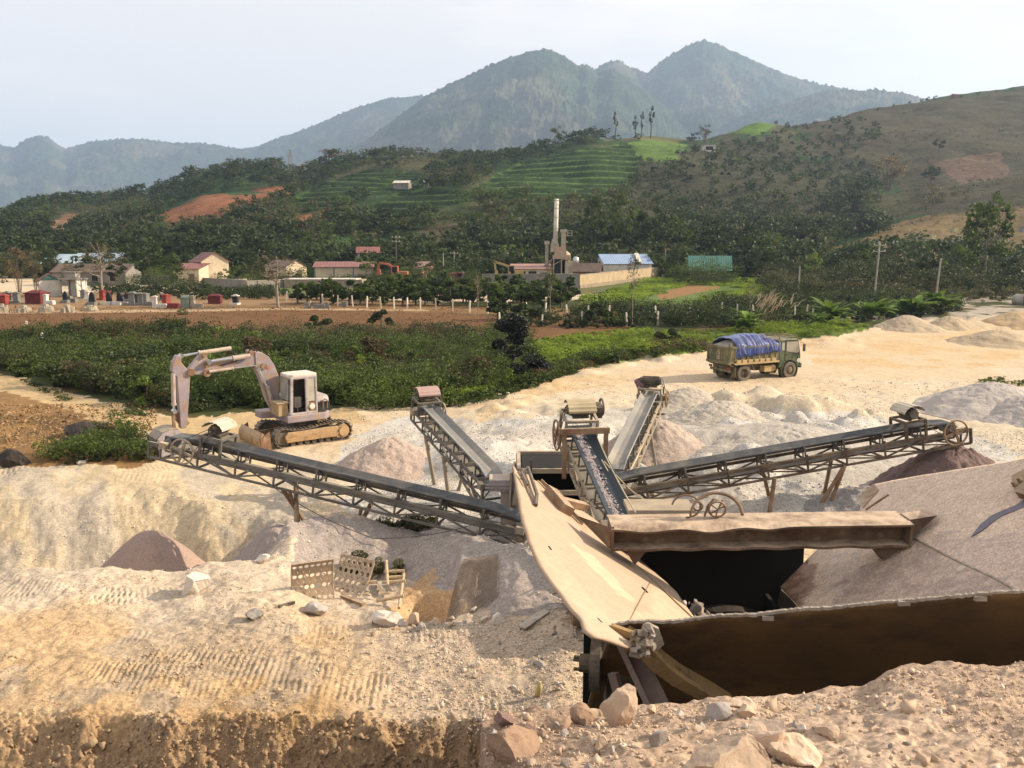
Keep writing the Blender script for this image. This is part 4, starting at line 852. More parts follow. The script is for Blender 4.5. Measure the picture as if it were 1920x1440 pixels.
def corrug(mb, a, b, c, d, n=40, amp=.03):                           # corrugated sheet a-b (eave) to d-c (ridge), thin
    a, b, c, d = map(Vector, (a, b, c, d)); nn = (b-a).cross(d-a).normalized()
    vs = []; fs = []
    for i in range(n+1):
        t = i/n; o = nn*(amp if i % 2 else 0); vs += [a.lerp(b, t)+o, d.lerp(c, t)+o]
    for i in range(n): fs.append((2*i, 2*i+2, 2*i+3, 2*i+1))
    k = len(vs); vs2 = [v - nn*.05 for v in vs]
    mb.add(vs + vs2, fs + [(f[3]+k, f[2]+k, f[1]+k, f[0]+k) for f in fs] + [(0, 1, k+1, k), (2*n+1, 2*n, k+2*n, k+2*n+1)])
    return mb
def house(name, label, px, Y, W, D, H, rz=0, roof='gable', rh=1.2, wm=None, rm=None, over=.3, opens=(), z=None, gable=None, cat='house', n=40):
    X = aa(px)*Y; zz = z if z is not None else (gz(X, Y) if Y < 160 else hz(X, Y))
    e = empty(name, (X, Y, zz - .1), math.radians(rz), label, cat); w, d = W/2, D/2; wm = wm or CREAM; rm = rm or REDROOF
    mb = MB()
    if roof == 'gable':
        v = [(-w,-d,-.5),(w,-d,-.5),(w,d,-.5),(-w,d,-.5),(-w,-d,H),(w,-d,H),(w,d,H),(-w,d,H),(-w,0,H+rh),(w,0,H+rh)]
        mb.add(v, [(0,1,5,4),(2,3,7,6),(1,2,6,9,5),(3,0,4,8,7),(4,5,9,8),(6,7,8,9)])
    else:
        v = [(-w,-d,-.5),(w,-d,-.5),(w,d,-.5),(-w,d,-.5),(-w,-d,H),(w,-d,H),(w,d,H+(rh if roof == 'shed' else 0)),(-w,d,H+(rh if roof == 'shed' else 0))]
        mb.add(v, [(0,1,5,4),(2,3,7,6),(1,2,6,5),(3,0,4,7),(4,5,6,7)])
    mb.build('wall', wm, e)
    rb = MB(); g = .06; s = rh/d if roof == 'gable' else rh/D; wo = w + over
    if roof == 'gable':
        corrug(rb, (-wo,-d-over,H-over*s+g), (wo,-d-over,H-over*s+g), (wo,0,H+rh+g), (-wo,0,H+rh+g), n)
        corrug(rb, (wo,d+over,H-over*s+g), (-wo,d+over,H-over*s+g), (-wo,0,H+rh+g+.004), (wo,0,H+rh+g+.004), n)
    elif roof == 'shed': corrug(rb, (-wo,-d-over,H-over*s+g), (wo,-d-over,H-over*s+g), (wo,d+over,H+rh+over*s+g), (-wo,d+over,H+rh+over*s+g), n)
    else: rb.box((0,0,H+.12), (W+2*over, D+2*over, .22))
    rb.build('roof', rm, e)
    if gable:
        gb = MB(); x = w + .02; gb.prism([(x,-d*.92,H+.05),(x,d*.92,H+.05),(x,0,H+rh*.93)], (.04,0,0)); gb.build('gable_panel', gable, e)
    for f, u, zc, ww, hh, kind in opens:
        ob = MB(); fr = MB(); t = .06
        M_ = {'f': lambda a, b, o: (a, -d-o, b), 'r': lambda a, b, o: (w+o, a, b), 'l': lambda a, b, o: (-w-o, a, b)}[f]
        q = [M_(u-ww/2, zc-hh/2, .015), M_(u+ww/2, zc-hh/2, .015), M_(u+ww/2, zc+hh/2, .015), M_(u-ww/2, zc+hh/2, .015)]
        ob.prism(q, Vector(M_(0,0,.02)) - Vector(M_(0,0,0))); o = ob.build('door' if kind in ('door', 'shutter') else 'window', {'door': WOODP, 'shutter': RUST}.get(kind, DARK), e)
        for p_, q_ in ((0,1),(1,2),(2,3),(3,0)):
            fr.bar(Vector(q[p_]) + Vector(M_(0,0,.03)) - Vector(M_(0,0,0)), Vector(q[q_]) + Vector(M_(0,0,.03)) - Vector(M_(0,0,0)), .07, .07)
        fr.build('frame', CONC, o)
    return e
house('shrine_house', 'tiny whitewashed house with red roof and green gable behind the graves', 108,113,2.6,2.5,2.15,-58,rh=.85,wm=WHITE,gable=GREENROOF,over=.2,opens=[('f',0,1.55,.9,.25,'w')], n=18)
house('shed', 'long low shed with pale blue sheet roof behind the bare tree', 208,166,8.8,6,3.0,-4,rh=1.5,wm=GREYW,rm=BLUEROOF)
house('shed', 'pale blue roofed shed at the far left, behind the concrete frame', 143,164,6.2,6,3.0,2,rh=1.6,wm=GREYW,rm=BLUEROOF)
house('tile_roof_house', 'long dark tile-roofed building below the pale blue sheds', 198,141,12.2,5.2,2.3,-3,rh=1.2,wm=GREYW,rm=TILE,opens=[('f',-3,1.2,1.0,1.8,'door'),('f',1,1.3,1.1,1.0,'w'),('f',4,1.3,1.1,1.0,'w')])
house('gable_house', 'cream house with red gabled roof behind the long grey wall', 405,141,5.4,4.4,4.0,-52,rh=1.35,wm=CREAM,opens=[('f',.8,2.6,1.2,1.0,'w')], n=24)
house('lean_to', 'small cream outbuilding with low red roof beside the gabled cream house', 371,136,4.2,3.2,2.9,-8,'shed',.7,CREAM,opens=[('f',.9,1.2,.9,1.9,'door')], n=20)
house('shed', 'grey shed with a cream lit end behind the wide branching tree', 545,152,5.6,4.6,2.7,-35,rh=1.0,wm=CREAM,rm=TILE,opens=[('r',.6,1.1,1.0,1.9,'door'),('f',-1,1.3,1.2,1.4,'shutter')])
e = house('brick_shed', 'long cream block shed with flat red roof behind the orchard', 652,147,9.6,6.0,2.75,9,'shed',.75,CREAM,opens=[])
mb = MB()
for x in (-4.7,-1.6,1.6,4.7): mb.bar((x,-3.04,-.3),(x,-3.04,2.72),.22,.10,(0,1,0))
mb.build('pilaster', GREYW, e)
house('balcony_house', 'two-storey house with red roof and white balcony on the slope', 697,166,4.0,4,4.4,8,rh=1.0,wm=mat('teal_wall',(.13,.30,.28),(.45,.42,.34),.5,.9),opens=[('f',-1,3.9,1.1,1.3,'w'),('f',1,3.9,1.1,1.3,'w'),('f',-.6,1.1,1.4,1.8,'w')], n=20)
e = [o for o in bpy.data.objects if o.name == 'balcony_house'][0]
mb = MB(); mb.box((0,-2.6,2.75),(4.6,1.2,.18))
for x in np.linspace(-2.5,2.5,9): mb.bar((x*.9,-3.15,2.8),(x*.9,-3.15,3.6),.06,.06)
mb.bar((-2.3,-3.15,3.62),(2.3,-3.15,3.62),.08,.08); mb.build('balcony', WHITE, e)
house('pink_house', 'low house with pink-red front and pale gabled roof left of the brown truck', 790,160,4.6,4.4,2.6,-30,rh=1.1,wm=mat('pink_wall',(.36,.14,.11),(.42,.22,.17),.8,.9),rm=mat('faded_pink_roof',(.40,.27,.23),(.30,.19,.16),1.2,.9),opens=[('f',0,1.2,1,1.2,'w')])
e = house('open_shed', 'open-fronted works shed with faded pink roof left of the chimney tower', 995,150,6.6,5,2.3,2,'shed',.7,CREAM,mat('pink_sheet',(.34,.20,.17),(.26,.15,.125),1.2,.9),opens=[('f',-1.9,1.1,1.6,1.7,'w'),('f',.1,1.2,1.4,1.5,'w'),('f',2,1.1,1.2,1.2,'w')])
house('tile_roof_hut', 'small dark tile-roofed hut inside the compound wall corner', 1098,143,4.4,3.6,2.3,-12,rh=1.2,wm=mat('brick_wall',(.26,.14,.09),(.20,.11,.075),2,.9),rm=TILE,opens=[('f',.8,1.1,.9,1.7,'w')])
e = house('shed', 'workshop shed with bright blue roof behind the compound wall', 1163,160,9.0,6.0,2.9,12,rh=1.6,wm=WHITE,rm=BRIGHTBLUE,opens=[('f',-1,1.4,3,.5,'w')],z=1.7)
MB().prism([(1.6,-3.25,2.95),(2.6,-3.25,2.95),(3.0,0,4.7),(2.2,0,4.7)], (0,-.03,.06)).build('patch_sheet', WHITE, e)
house('shed', 'barn with plain green sheet roof below the orchard hill', 1322,149,6.4,5.0,2.2,-10,rh=2.1,wm=GREYW,rm=GREENROOF,over=.5,z=1.7)
house('hut', 'small pale open hut among the hillside orchard trees', 1313,405,5.5,4,2.6,0,'flat',0,WHITE,CONC,opens=[('f',0,1.2,3.4,1.6,'w')])
house('hut', 'tiny hut alone on the skyline of the bare brown hill', 1748,546,3.4,3,1.6,10,rh=.9,wm=WOODP,rm=TILE,n=8)
house('farm_shack', 'pale roofed shack on the dark terraces, left one of two', 762,318,5.6,4,1.8,-10,rh=.9,wm=GREYW,rm=WHITE,n=10)
house('farm_shack', 'small white shack on the dark terraces, right one of two', 808,322,3.0,3,2.0,8,rh=.8,wm=WHITE,rm=BLUEROOF,n=10)
house('ridge_house', 'little white house on the saddle between the two ridges', 583,440,4.5,4,2.4,0,rh=1,wm=WHITE,rm=GREYW,n=8)
house('ridge_house', 'grey roofed house on the ridge above the dark terraces', 768,428,6.5,4,1.8,0,rh=1.0,wm=WHITE,rm=GREYW,n=8)
# concrete frame beside the shrine
g = on_ground(152,112); e = empty('concrete_shelter', g, math.radians(-12), 'unfinished grey concrete shelter joined to the tiny red-roofed house', 'shelter')
MB().box((0,.9,1.0),(2.6,.14,2.4)).box((1.15,0,1.0),(.14,1.66,2.4)).build('back_wall', WHITE, e)
mb = MB(); mb.box((0,0,2.3),(2.9,2.1,.16)); mb.build('slab', CONC, e)
for x, y in ((-1.2,-.8),(1.15,-.9),(-1.2,.7)): MB().box((x,y,1.0),(.16,.16,2.44)).build('column', CONC, e)
MB().box((-.2,.2,2.75),(1.5,1.2,.7)).box((-.2,.2,3.16),(1.9,1.5,.12)).build('roof_tank', CONC, e)
# walls
def wallrun(name, label, pts, h, th, m, base=None, piers=0, cap=True):
    o0 = Vector(pts[0]); e = empty(name, o0, 0, label, 'wall'); mb = MB(); pb = MB(); cb = MB(); sb = MB()
    for p, q in zip(pts, pts[1:]):
        p, q = Vector(p)-o0, Vector(q)-o0
        mb.bar(p + Vector((0,0,h/2-.3)), q + Vector((0,0,h/2-.3)), th, h+.6)
        if cap: cb.bar(p + Vector((0,0,h+.04)), q + Vector((0,0,h+.04)), th+.08, .07)
        if base: sb.bar(p + Vector((0,0,.2)), q + Vector((0,0,.2)), th+.12, .5)
        for k in range(piers): r = p.lerp(q, (k+.5)/piers); pb.box(r + Vector((0,0,h/2-.2)), (th+.16, th+.16, h+.5))
    mb.build('panel', m, e)
    if cap: cb.build('coping', CONC, e)
    if base: sb.build('stone_base', base, e)
    if piers: pb.build('pier', m, e)
    return e
STONE = mat('rubble_stone', (.36,.29,.20), (.20,.16,.115), 3.5, .95, c3=(.09,.075,.06), scale3=5, lo3=.55, hi3=.62, bump=.8, bscale=5)
def gp(px, Y, dz=0): p = on_ground(px, Y); p.z = gz(p.x, p.y) + dz; return p
wallrun('boundary_wall', 'long low grey block wall in front of the cream houses', [gp(240,150), gp(330,142), gp(472,128)], 1.35, .2, GREYW, piers=5)
wallrun('boundary_wall', 'short grey wall behind the graves right of the white yard', [gp(472,128), gp(548,134)], 1.2, .2, GREYW, piers=2)
wallrun('compound_wall', 'stained cream compound wall with stone base running back to the right', [gp(1084,130,.1), gp(1170,147,.1), gp(1251,166,.0)], 1.95, .22, mat('tan_render',(.44,.34,.21),(.35,.27,.165),.6,.9,c3=(.22,.17,.115),scale3=1.4,lo3=.52,hi3=.72), STONE)
wallrun('compound_wall', 'shaded grey compound wall facing the orchard', [gp(905,128,.1), gp(1082.5,130,.1)], 2.1, .22, GREYW)  # shaded run of the compound wall, shade painted as grey render
g = gp(618,135); e = empty('raised_slab', g, 0, 'raised pale concrete slab on a rough stone retaining wall', 'slab')
MB().box((0,0,.45),(12.0,4.4,1.5)).build('stone_wall', STONE, e); MB().box((-.6,.1,1.26),(11.4,4.7,.12)).build('slab', WHITE, e)
# asphalt plant with chimney
PM = mat('dusty_steel', (.46,.40,.29), (.30,.26,.19), .9, .8, c3=(.16,.11,.07), scale3=2.2, lo3=.54, hi3=.72)
g = on_ground(1046,150); e = empty('asphalt_plant', g, 0, 'rusty cream mixing tower with one tall pale chimney', 'mixing plant')
def L(px, py): return Vector(((aa(px)-aa(1046))*150, 0, CH - tt(py)*150 - g.z))
c0, c1 = L(1039,458), L(1041,373); MB().tube(c0,c1,.42,14,.36).build('chimney', mat('chimney_steel',(.70,.66,.57),(.52,.47,.38),.7,.7,c3=(.25,.17,.11),scale3=1.2,lo3=.56,hi3=.75), e, smooth=True)
mb = MB()
for t in (.12,.35,.6,.8,.97): mb.torus(c0.lerp(c1,t),(0,0,1),.43,.05,14,5)
mb.build('chimney_band', PM, e)
MB().box(L(1038,462)+Vector((0,0,-.3)),(1.4,1.4,1.3)).lathe(L(1038,462)+Vector((0,0,.3)),(0,0,1),[(0,.75),(1.0,.42)],12).build('chimney_base', PM, e)
mb = MB(); a = L(1054,470); b_ = L(1054,434); mb.box((a+b_)/2,(.75,.8,(b_-a).length)); mb.box(b_+Vector((0,0,.1)),(1.1,1.0,.5)); mb.build('bucket_elevator', PM, e)
mb = MB(); q = L(1061,442)
for s in (-.55,.55):
    for zz in (0,.45,.9): mb.bar(q+Vector((-.7,s,zz)), q+Vector((.8,s,zz)), .05,.05)
    for xx in (-.7,.05,.8): mb.bar(q+Vector((xx,s,0)), q+Vector((xx,s,.9)), .05,.05)
mb.box(q,(1.6,1.2,.08)); mb.build('top_platform', PM, e)
mb = MB(); mb.box(L(1048,472),(2.0,1.8,1.7)); mb.box(L(1050,484)+Vector((0,0,.1)),(2.9,2.0,.9)); mb.build('screen_deck', mat('orange_steel',(.42,.22,.13),(.40,.33,.24),1.5,.8), e)
mb = MB(); mb.tube(L(1059,497),L(1059,476),.75,14); mb.lathe(L(1059,476),(0,0,1),[(0,.75),(.5,.2)],14); mb.build('filler_silo', PM, e, smooth=True)
mb = MB(); mb.box(L(1062,505),(2.0,2.0,2.8)); mb.build('mixer_house', PM, e)
MB().box(L(1045,503),(2.2,2.0,3.2)).build('dark_bay', DARK, e)
mb = MB()
for px_ in (1036,1050,1066):
    for s in (-.95,.95): mb.bar(L(px_,515)+Vector((0,s,-.5)), L(px_,480)+Vector((0,s,0)), .16,.16)
mb.bar(L(1036,496)+Vector((0,-.97,0)), L(1066,480)+Vector((0,-.97,0)), .1,.1); mb.build('frame', PM, e)
mb = MB(); mb.bar(L(1005,508),L(1040,482),.7,.18); mb.bar(L(1005,510),L(1040,485),.12,.22); mb.build('incline_belt', PM, e)
mb = MB(); mb.tube(L(1024,505),L(1024,455),.3,10); mb.box(L(1024,455),(.9,.8,.6)); mb.bar(L(1021,505)+Vector((0,-.4,-.8)),L(1021,455)+Vector((0,-.4,0)),.08,.08); mb.build('cold_elevator', PM, e)
MB().bar(L(1071,512),L(1071,492),.12,.12).bar(L(1040,515)+Vector((0,-1.3,0)),L(1083,512)+Vector((0,-1.3,0)),.8,.12).build('lower_deck', PM, e)
# water tank
g = gp(1077,146); g.z += 2.2; e = empty('water_tank', g, 0, 'small steel water tank above the tile-roofed hut', 'tank')
MB().lathe((0,0,.9),(0,0,1),[(0,.01),(0,.5),(1.1,.5),(1.3,.1)],14).build('drum', mat('tank_steel',(.55,.55,.52),(.45,.44,.41),1,.4,.5), e, smooth=True)
mb = MB(); [mb.bar((x,y,-2.4),(x,y,.9),.07,.07) for x in (-.4,.4) for y in (-.4,.4)]; mb.box((0,0,.86),(1.05,1.05,.06)); mb.build('stand', PM, e)
# plant machines seen far away behind the wall
def far_digger(label, px, Y, pts, body, col, s=1):
    g = gp(px, Y); e = empty('excavator', g, 0, label, 'excavator'); m = mat('paint_'+col[0], col[1], col[2], 1.2, .6, c3=(.2,.14,.09), scale3=3)
    q = [Vector(((aa(a)-aa(px))*Y, 0, CH - tt(b)*Y - g.z)) for a, b in pts]; mb = MB()
    for a, b in zip(q, q[1:]): mb.bar(a, b, .35, .5, (0,1,0))
    mb.build('boom', m, e); mb = MB(); c = Vector(((aa(body)-aa(px))*Y, 0, 1.5))
    MB().box(c+Vector((.7,0,0)),(2.2,2.0,1.1)).box(c+Vector((-.3,-.5,.7)),(1.1,1.0,1.5)).build('house', m, e)
    MB().box(c+Vector((.3,-1,-1.0)),(3.2,.5,.8)).box(c+Vector((.3,1,-1.0)),(3.2,.5,.8)).box(c+Vector((.3,0,-.8)),(1.5,1.6,.4)).build('track', DARK, e)
    MB().box(c+Vector((-.3,-1.02,.85)),(.8,.04,.9)).build('cab_window', DARK, e)
    MB().prism([q[0]+Vector((-.3,-.5,-.9)), q[0]+Vector((.5,-.5,-.8)), q[0]+Vector((.3,-.5,.1)), q[0]+Vector((-.1,-.5,.1))],(0,1,0)).build('bucket', m, e)
far_digger('faded orange excavator with bent boom right of the long block shed', 728,143,[(714,506),(716,493),(732,495),(743,502)],749,('orange',(.50,.15,.07),(.36,.11,.06)))
far_digger('yellow excavator parked behind the compound wall', 945,147,[(930,508),(928,491),(948,497),(957,502)],962,('yellow',(.48,.33,.13),(.40,.27,.11)))
g = gp(852,141); e = empty('truck', g, math.radians(172), 'small brown lorry parked at the far end of the orchard', 'truck'); TB = mat('brown_lorry',(.20,.07,.05),(.15,.06,.045),1.2,.7)
MB().box((.5,0,1.35),(2.2,1.9,1.1)).build('cargo_box', TB, e); MB().box((-1.2,0,1.3),(1.1,1.8,1.5)).build('cab', TB, e)
MB().box((-1.2,.92,1.6),(.7,.03,.55)).box((-1.77,0,1.6),(.03,1.5,.55)).build('cab_window', DARK, e); MB().box((0,0,.7),(3.4,1.2,.2)).build('chassis', DARK, e)
for x in (-1.1,.9):
    for s in (-.85,.85): MB().tube((x,s-.1,.45),(x,s+.1,.45),.42,14).build('wheel', DARK, e)

# ------------------------------------------------------------------ poles, posts, graves
def pole(label, px, pyb, pyt, Y, lean=0, arms=1, m=None, r=.13):
    g = on_ground(px, Y) if Y > 160 else gp(px, Y); h = CH - tt(pyt)*Y - g.z; e = empty('utility_pole', g, 0, label, 'utility pole')
    top = Vector((lean, 0, h)); MB().tube((0,0,-.3), top, r, 10, r*.65).build('pole', m or CONC, e)
    for k in range(arms):
        c = top*(1 - .06 - .10*k); MB().bar(c+Vector((-.75,-.12,0)), c+Vector((.75,-.12,0)), .09,.09).build('crossarm', PM, e)
        mb = MB(); [mb.lathe(c+Vector((x,-.12,.04)),(0,0,1),[(0,.05),(.08,.07),(.16,.03)],8) for x in (-.65,0,.65)]; mb.build('insulator', WHITE, e)
    return e
DKP = mat('dark_pole', (.12,.105,.09), (.08,.07,.06), 2, .9)
pole('pale concrete pole cut short in front of the right-hand trees', 1488,552,499,108,0,0)
pole('thin leaning pole among the dark trees beside the tallest pole', 1561,548,492,112,.6,0,DKP,.10)
pole('tallest concrete utility pole with cross-arms on the right', 1628,566,453,102,.25,2)
pole('plain leaning grey pole above the rightmost banana clump', 1741,565,484,100,.3,0)
pole('dark utility pole near the right edge by the culvert pipes', 1906,562,505,98,0,1,DKP)
pole('dark utility pole standing right of the balcony house', 748,505,440,160,0,2,DKP,.16)
pole('thin pole on the green slope left of the balcony house', 563,455,427,215,0,0)
pole('thin pole with one arm behind the wall right of the lorry', 854,505,472,162,0,1)
pole('plain pole just left of the lorry', 834,508,474,158,0,0)
pole('short pole behind the grey shed, left one of a pair', 573,500,474,166,0,0); pole('short pole behind the grey shed, right one of a pair', 584,502,472,162,0,0)
pole('grey pole with a small lamp arm behind the long block shed', 629,495,468,170,0,1); pole('thin white pole behind the red-roofed cream house', 390,470,450,176,0,1,WHITE)
pole('dark pole in front of the green hill foot above the blue roof', 1116,495,478,170,0,0,DKP,.1); pole('thin pole between the blue and green roofed sheds', 1241,500,466,168,0,0)
for px_, Y, s, lab in ((15,520,1.0,'lattice power pylon at the far left against the blue ridge'),(561,446,.62,'small lattice pylon in the saddle between the ridges')):
    g = on_ground(px_, Y); e = empty('power_pylon', g, .4, lab, 'pylon'); h = 17*s; mb = MB(); r_ = .16*s
    def rad(t): return (2.0*(1-t)+.45*t)*s
    for k in range(8):
        t0, t1 = k/8, (k+1)/8
        for i in range(4):
            c = [(1,1),(-1,1),(-1,-1),(1,-1)]; a, b = c[i], c[(i+1)%4]; p = lambda q, t: Vector((q[0]*rad(t), q[1]*rad(t), t*h))
            mb.bar(p(a,t0),p(a,t1),r_,r_); mb.bar(p(a,t0),p(b,t1),r_*.6,r_*.6); mb.bar(p(b,t0),p(a,t1),r_*.6,r_*.6)
    mb.build('tower', GREYW, e); ab = MB()
    for t, w_ in ((.72,3.2),(.84,2.6),(.97,2.0)): ab.bar((-w_*s,0,t*h),(w_*s,0,t*h),r_*1.2,r_*1.2); ab.bar((-w_*s,0,t*h),(0,0,t*h+.9*s),r_*.6,r_*.6); ab.bar((w_*s,0,t*h),(0,0,t*h+.9*s),r_*.6,r_*.6)
    ab.build('crossarm', GREYW, e)
POSTM = mat('white_post', (.62,.56,.45), (.48,.42,.33), 1.5, .9, rnd=.15)
def post_mesh():
    b = MB(); b.box((0,0,.5),(.13,.13,1.5)); b.box((0,0,1.27),(.13,.13,.05), taper=.5); me = bpy.data.meshes.new('fence_post'); me.from_pydata([tuple(v) for v in b.v],[],b.f); me.materials.append(POSTM); return me
PMESH = post_mesh(); r = random.Random(8)
for i, (px_, py_) in enumerate([(537,566),(560,568),(582,567),(605,572),(633,575),(662,575),(688,577),(714,578),(739,579),(764,580),(788,580),(818,581),(849,583),(880,586),(915,588),(950,587),(987,590),(1022,591),(1063,595),(1103,597),(1142,597),
     (714,550),(738,550),(761,551),(937,612),(1016,608),(1092,610),(1175,612),(1229,598),(1233,610),(1295,602),(1353,590),(1382,594),(1413,596),(1490,597),(1512,595),(1523,598),(1610,590)]):
    g = Gpy(px_, py_, .8); o = tag(link('fence_post', PMESH, loc=g), 'white concrete fence post along the orchard and meadow', 'fence post', 'white fence posts along the fields')
    o.rotation_euler = (r.uniform(-.06,.06), r.uniform(-.08,.08), r.uniform(0,1.5))
for lab, px_, py_, s in [('white post at the left edge of the brown field', 50,631,1), ('white post standing alone in the brown field', 188,634,1), ('white post half hidden by weeds at the left', 79,657,1), ('white post among the weeds left of the excavator arm', 210,699,1)]:
    g = Gpy(px_, py_, .3); o = tag(link('fence_post', PMESH, loc=g), lab, 'fence post', 'white fence posts along the fields'); o.rotation_euler = (0,.06,.3)
GR = {k: mat('grave_'+k, c, tuple(x*.7 for x in c), 2.0, .75, c3=tuple(min(1,x*1.5+.04) for x in c), scale3=6, lo3=.6, hi3=.75) for k, c in
      {'black': (.018,.02,.026), 'grey': (.20,.19,.17), 'red': (.25,.045,.032), 'maroon': (.13,.022,.022), 'white': (.62,.57,.50), 'stone': (.34,.29,.21), 'green': (.20,.24,.19)}.items()}
def grave(label, px, pyb, h, w, col, kind, base='grey', rz=None):
    g = Gpy(px, pyb, .7); k = g.y/1600; H, W = h*k, w*k; e = empty('grave', g, rz if rz is not None else -.25 + (px % 5)*.08, label, 'grave')
    if kind == 'stele':
        MB().box((0,0,.10),(W*1.25,W*1.5,.3)).box((0,0,.3),(W*1.0,W*.9,.14)).build('plinth', GR[base], e)
        MB().prism([(-W*.42,-.1,.36),(W*.42,-.1,.36),(W*.33,-.1,H*.72),(W*.2,-.1,H*.88),(0,-.1,H),(-W*.2,-.1,H*.88),(-W*.33,-.1,H*.72)],(0,.22,0)).build('headstone', GR[col], e)
    elif kind == 'tomb':
        MB().box((0,0,H*.35),(W,W*.8,H*.8)).build('chamber', GR[col], e)
        MB().box((0,0,H*.78),(W*1.1,W*.9,.12)).add([(-W*.5,-W*.4,H*.78+.06),(W*.5,-W*.4,H*.78+.06),(W*.5,W*.4,H*.78+.06),(-W*.5,W*.4,H*.78+.06),(-W*.3,0,H),(W*.3,0,H)],[(0,1,5,4),(2,3,4,5),(1,2,5),(3,0,4)]).build('cap', GR[col], e)
    elif kind == 'capped':
        MB().box((0,0,H*.38),(W*.7,W*.6,H*.82)).build('pillar', GR[col], e)
        MB().box((0,0,H*.82),(W*1.0,W*.8,.10)).box((0,0,H*.90),(W*.7,W*.5,.14),taper=.5).build('cap', GR[base], e); MB().box((0,-.1,.08),(W*1.1,W*1.4,.24)).build('plinth', GR[base], e)
    elif kind == 'bed':
        MB().box((-W*.3,0,H*.42),(W*.34,W*.5,H*.9)).box((-W*.3,0,H*.9),(W*.44,W*.6,.1)).box((-W*.3,0,H*.95),(W*.3,W*.4,.1),taper=.4).build('headstone', GR[col], e)
        MB().box((W*.15,0,.15),(W*.9,W*.55,.5)).box((W*.15,0,.42),(W*.8,W*.45,.08)).build('grave_bed', GR[col], e)
    else:                                                            # rough mound of mortared stones
        rr_ = np.random.default_rng(px+5); mb = MB()
        for q in range(9):
            a = q/9*6.28; mb.box((W*.3*math.cos(a)*rr_.uniform(.5,1.1), W*.3*math.sin(a), H*.3*rr_.uniform(.5,1)), (W*.42,W*.4,H*rr_.uniform(.45,.8)), Matrix.Rotation(rr_.uniform(0,3),3,'Z') @ Matrix.Rotation(rr_.uniform(-.3,.3),3,'X'), .7)
        mb.box((0,0,H*.6),(W*.5,W*.45,H*.5),taper=.6); mb.build('stones', GR[col], e)
for a in [('bright red tomb cut by the left edge of the photo',4,571,21,20,'red','tomb'),('black capped gravestone beside the bright red tomb',15,566,21,13,'black','capped'),('dark grey capped gravestone, second stone from the left edge',32,567,21,14,'grey','capped'),
  ('big dark red box tomb near the shrine house',71,569,25,32,'maroon','tomb'),('white grave with a headstone right of the dark red box tomb',92,571,20,17,'white','bed'),('narrow black headstone in front of the concrete shelter',123,568,22,11,'black','stele'),
  ('low grey grave bed right of the narrow black headstone',136,567,12,14,'grey','bed'),('grey capped gravestone under the bare-branched tree',157,559,17,12,'grey','capped'),('white capped grave left of the middle black headstone',164,563,19,10,'white','capped','white'),
  ('black headstone on grey plinth in front of the white capped grave',173,572,25,14,'black','stele'),('bright red gravestone behind the black headstones',192,562,20,11,'red','capped','red'),('small red gravestone right behind the bright red one',203,557,12,9,'red','capped','red'),
  ('black headstone on white plinth, centre of the row of three',205,571,23,14,'black','stele','white'),('black headstone on white plinth, right end of the row of three',225,571,23,15,'black','stele','white'),('dark round-topped headstone behind the big grey tomb',238,566,18,12,'black','stele'),
  ('large grey stone tomb with stepped top in the graveyard middle',250,571,26,18,'grey','capped'),('grey stone grave just right of the large grey tomb',264,571,24,14,'grey','capped'),('pale grey grave with long bed left of the white one',281,573,24,22,'grey','bed'),
  ('bright white grave with a low bed beside the red one',299,577,23,24,'white','bed','white'),('orange-red grave with long low bed right of the white one',320,576,25,28,'red','bed','red'),('grey-green capped tomb right of the orange-red grave',350,577,24,16,'green','tomb'),
  ('pale grave with small pillared top beside the grey-green tomb',368,577,24,20,'stone','bed','stone'),('dark red tomb standing alone in the right of the graveyard',404,569,18,22,'maroon','tomb'),('white capped grave with dark face at the graveyard end',442,571,20,13,'black','capped','white'),
  ('small dark stone grave far behind the row',284,549,10,8,'black','stele'),('dark low grave right of the bright white one, at the back',305,563,13,10,'black','capped'),
  ('rough stone mound grave at the left edge',4,584,17,20,'stone','mound'),('rough stone mound grave, second along the path',45,585,15,26,'stone','mound'),('rough stone mound grave, third along the path, with pointed top',86,585,17,26,'stone','mound'),
  ('rough stone mound grave, fourth along the path',126,585,16,25,'stone','mound'),('low pale stone mound grave at the right end of the path row',169,583,13,25,'stone','mound'),
  ('small grey grave right of the wide branching tree',577,578,11,9,'grey','capped'),('low wide grey grave between the fence posts',598,578,8,20,'grey','bed'),('small grey grave, middle of the three by the orchard fence',614,578,12,7,'grey','stele'),('small dark grave at the orchard fence, rightmost of the group',646,575,11,9,'grey','tomb')]:
    grave(*a)
# concrete pipes and crates on the right
for i, (px_, lab) in enumerate([(1903,'concrete culvert pipe lying at the right edge, left one'),(1926,'concrete culvert pipe cut by the right edge')]):
    g = gp(px_, 99, .5); b = MB(); b.lathe((0,0,0),(.25,-1,0),[(-.9,.7),(.9,.7),(.9,.55),(-.9,.55),(-.9,.7)],24); tag(b.build('culvert_pipe', CONC, origin=None), lab, 'pipe').location = g
for lab, px_, Y, c in [('small pale yellow crate on the dry slope, lower one',1727,215,(.55,.48,.25)),('small pale yellow crate on the dry slope, upper one',1767,238,(.5,.45,.25)),('grey concrete tank with white edge high on the dry slope',1892,222,(.26,.26,.27))]:
    g = on_ground(px_, Y); e = empty('crate', g, .2, lab, 'crate'); m_ = mat('crate_'+lab[-10:-4].replace(' ','_'), c, None, 2, .9)
    MB().box((0,0,.5),(1.3,1.2,1.2)).build('box', m_, e); MB().box((0,0,1.13),(1.42,1.32,.08)).build('lid', m_, e)

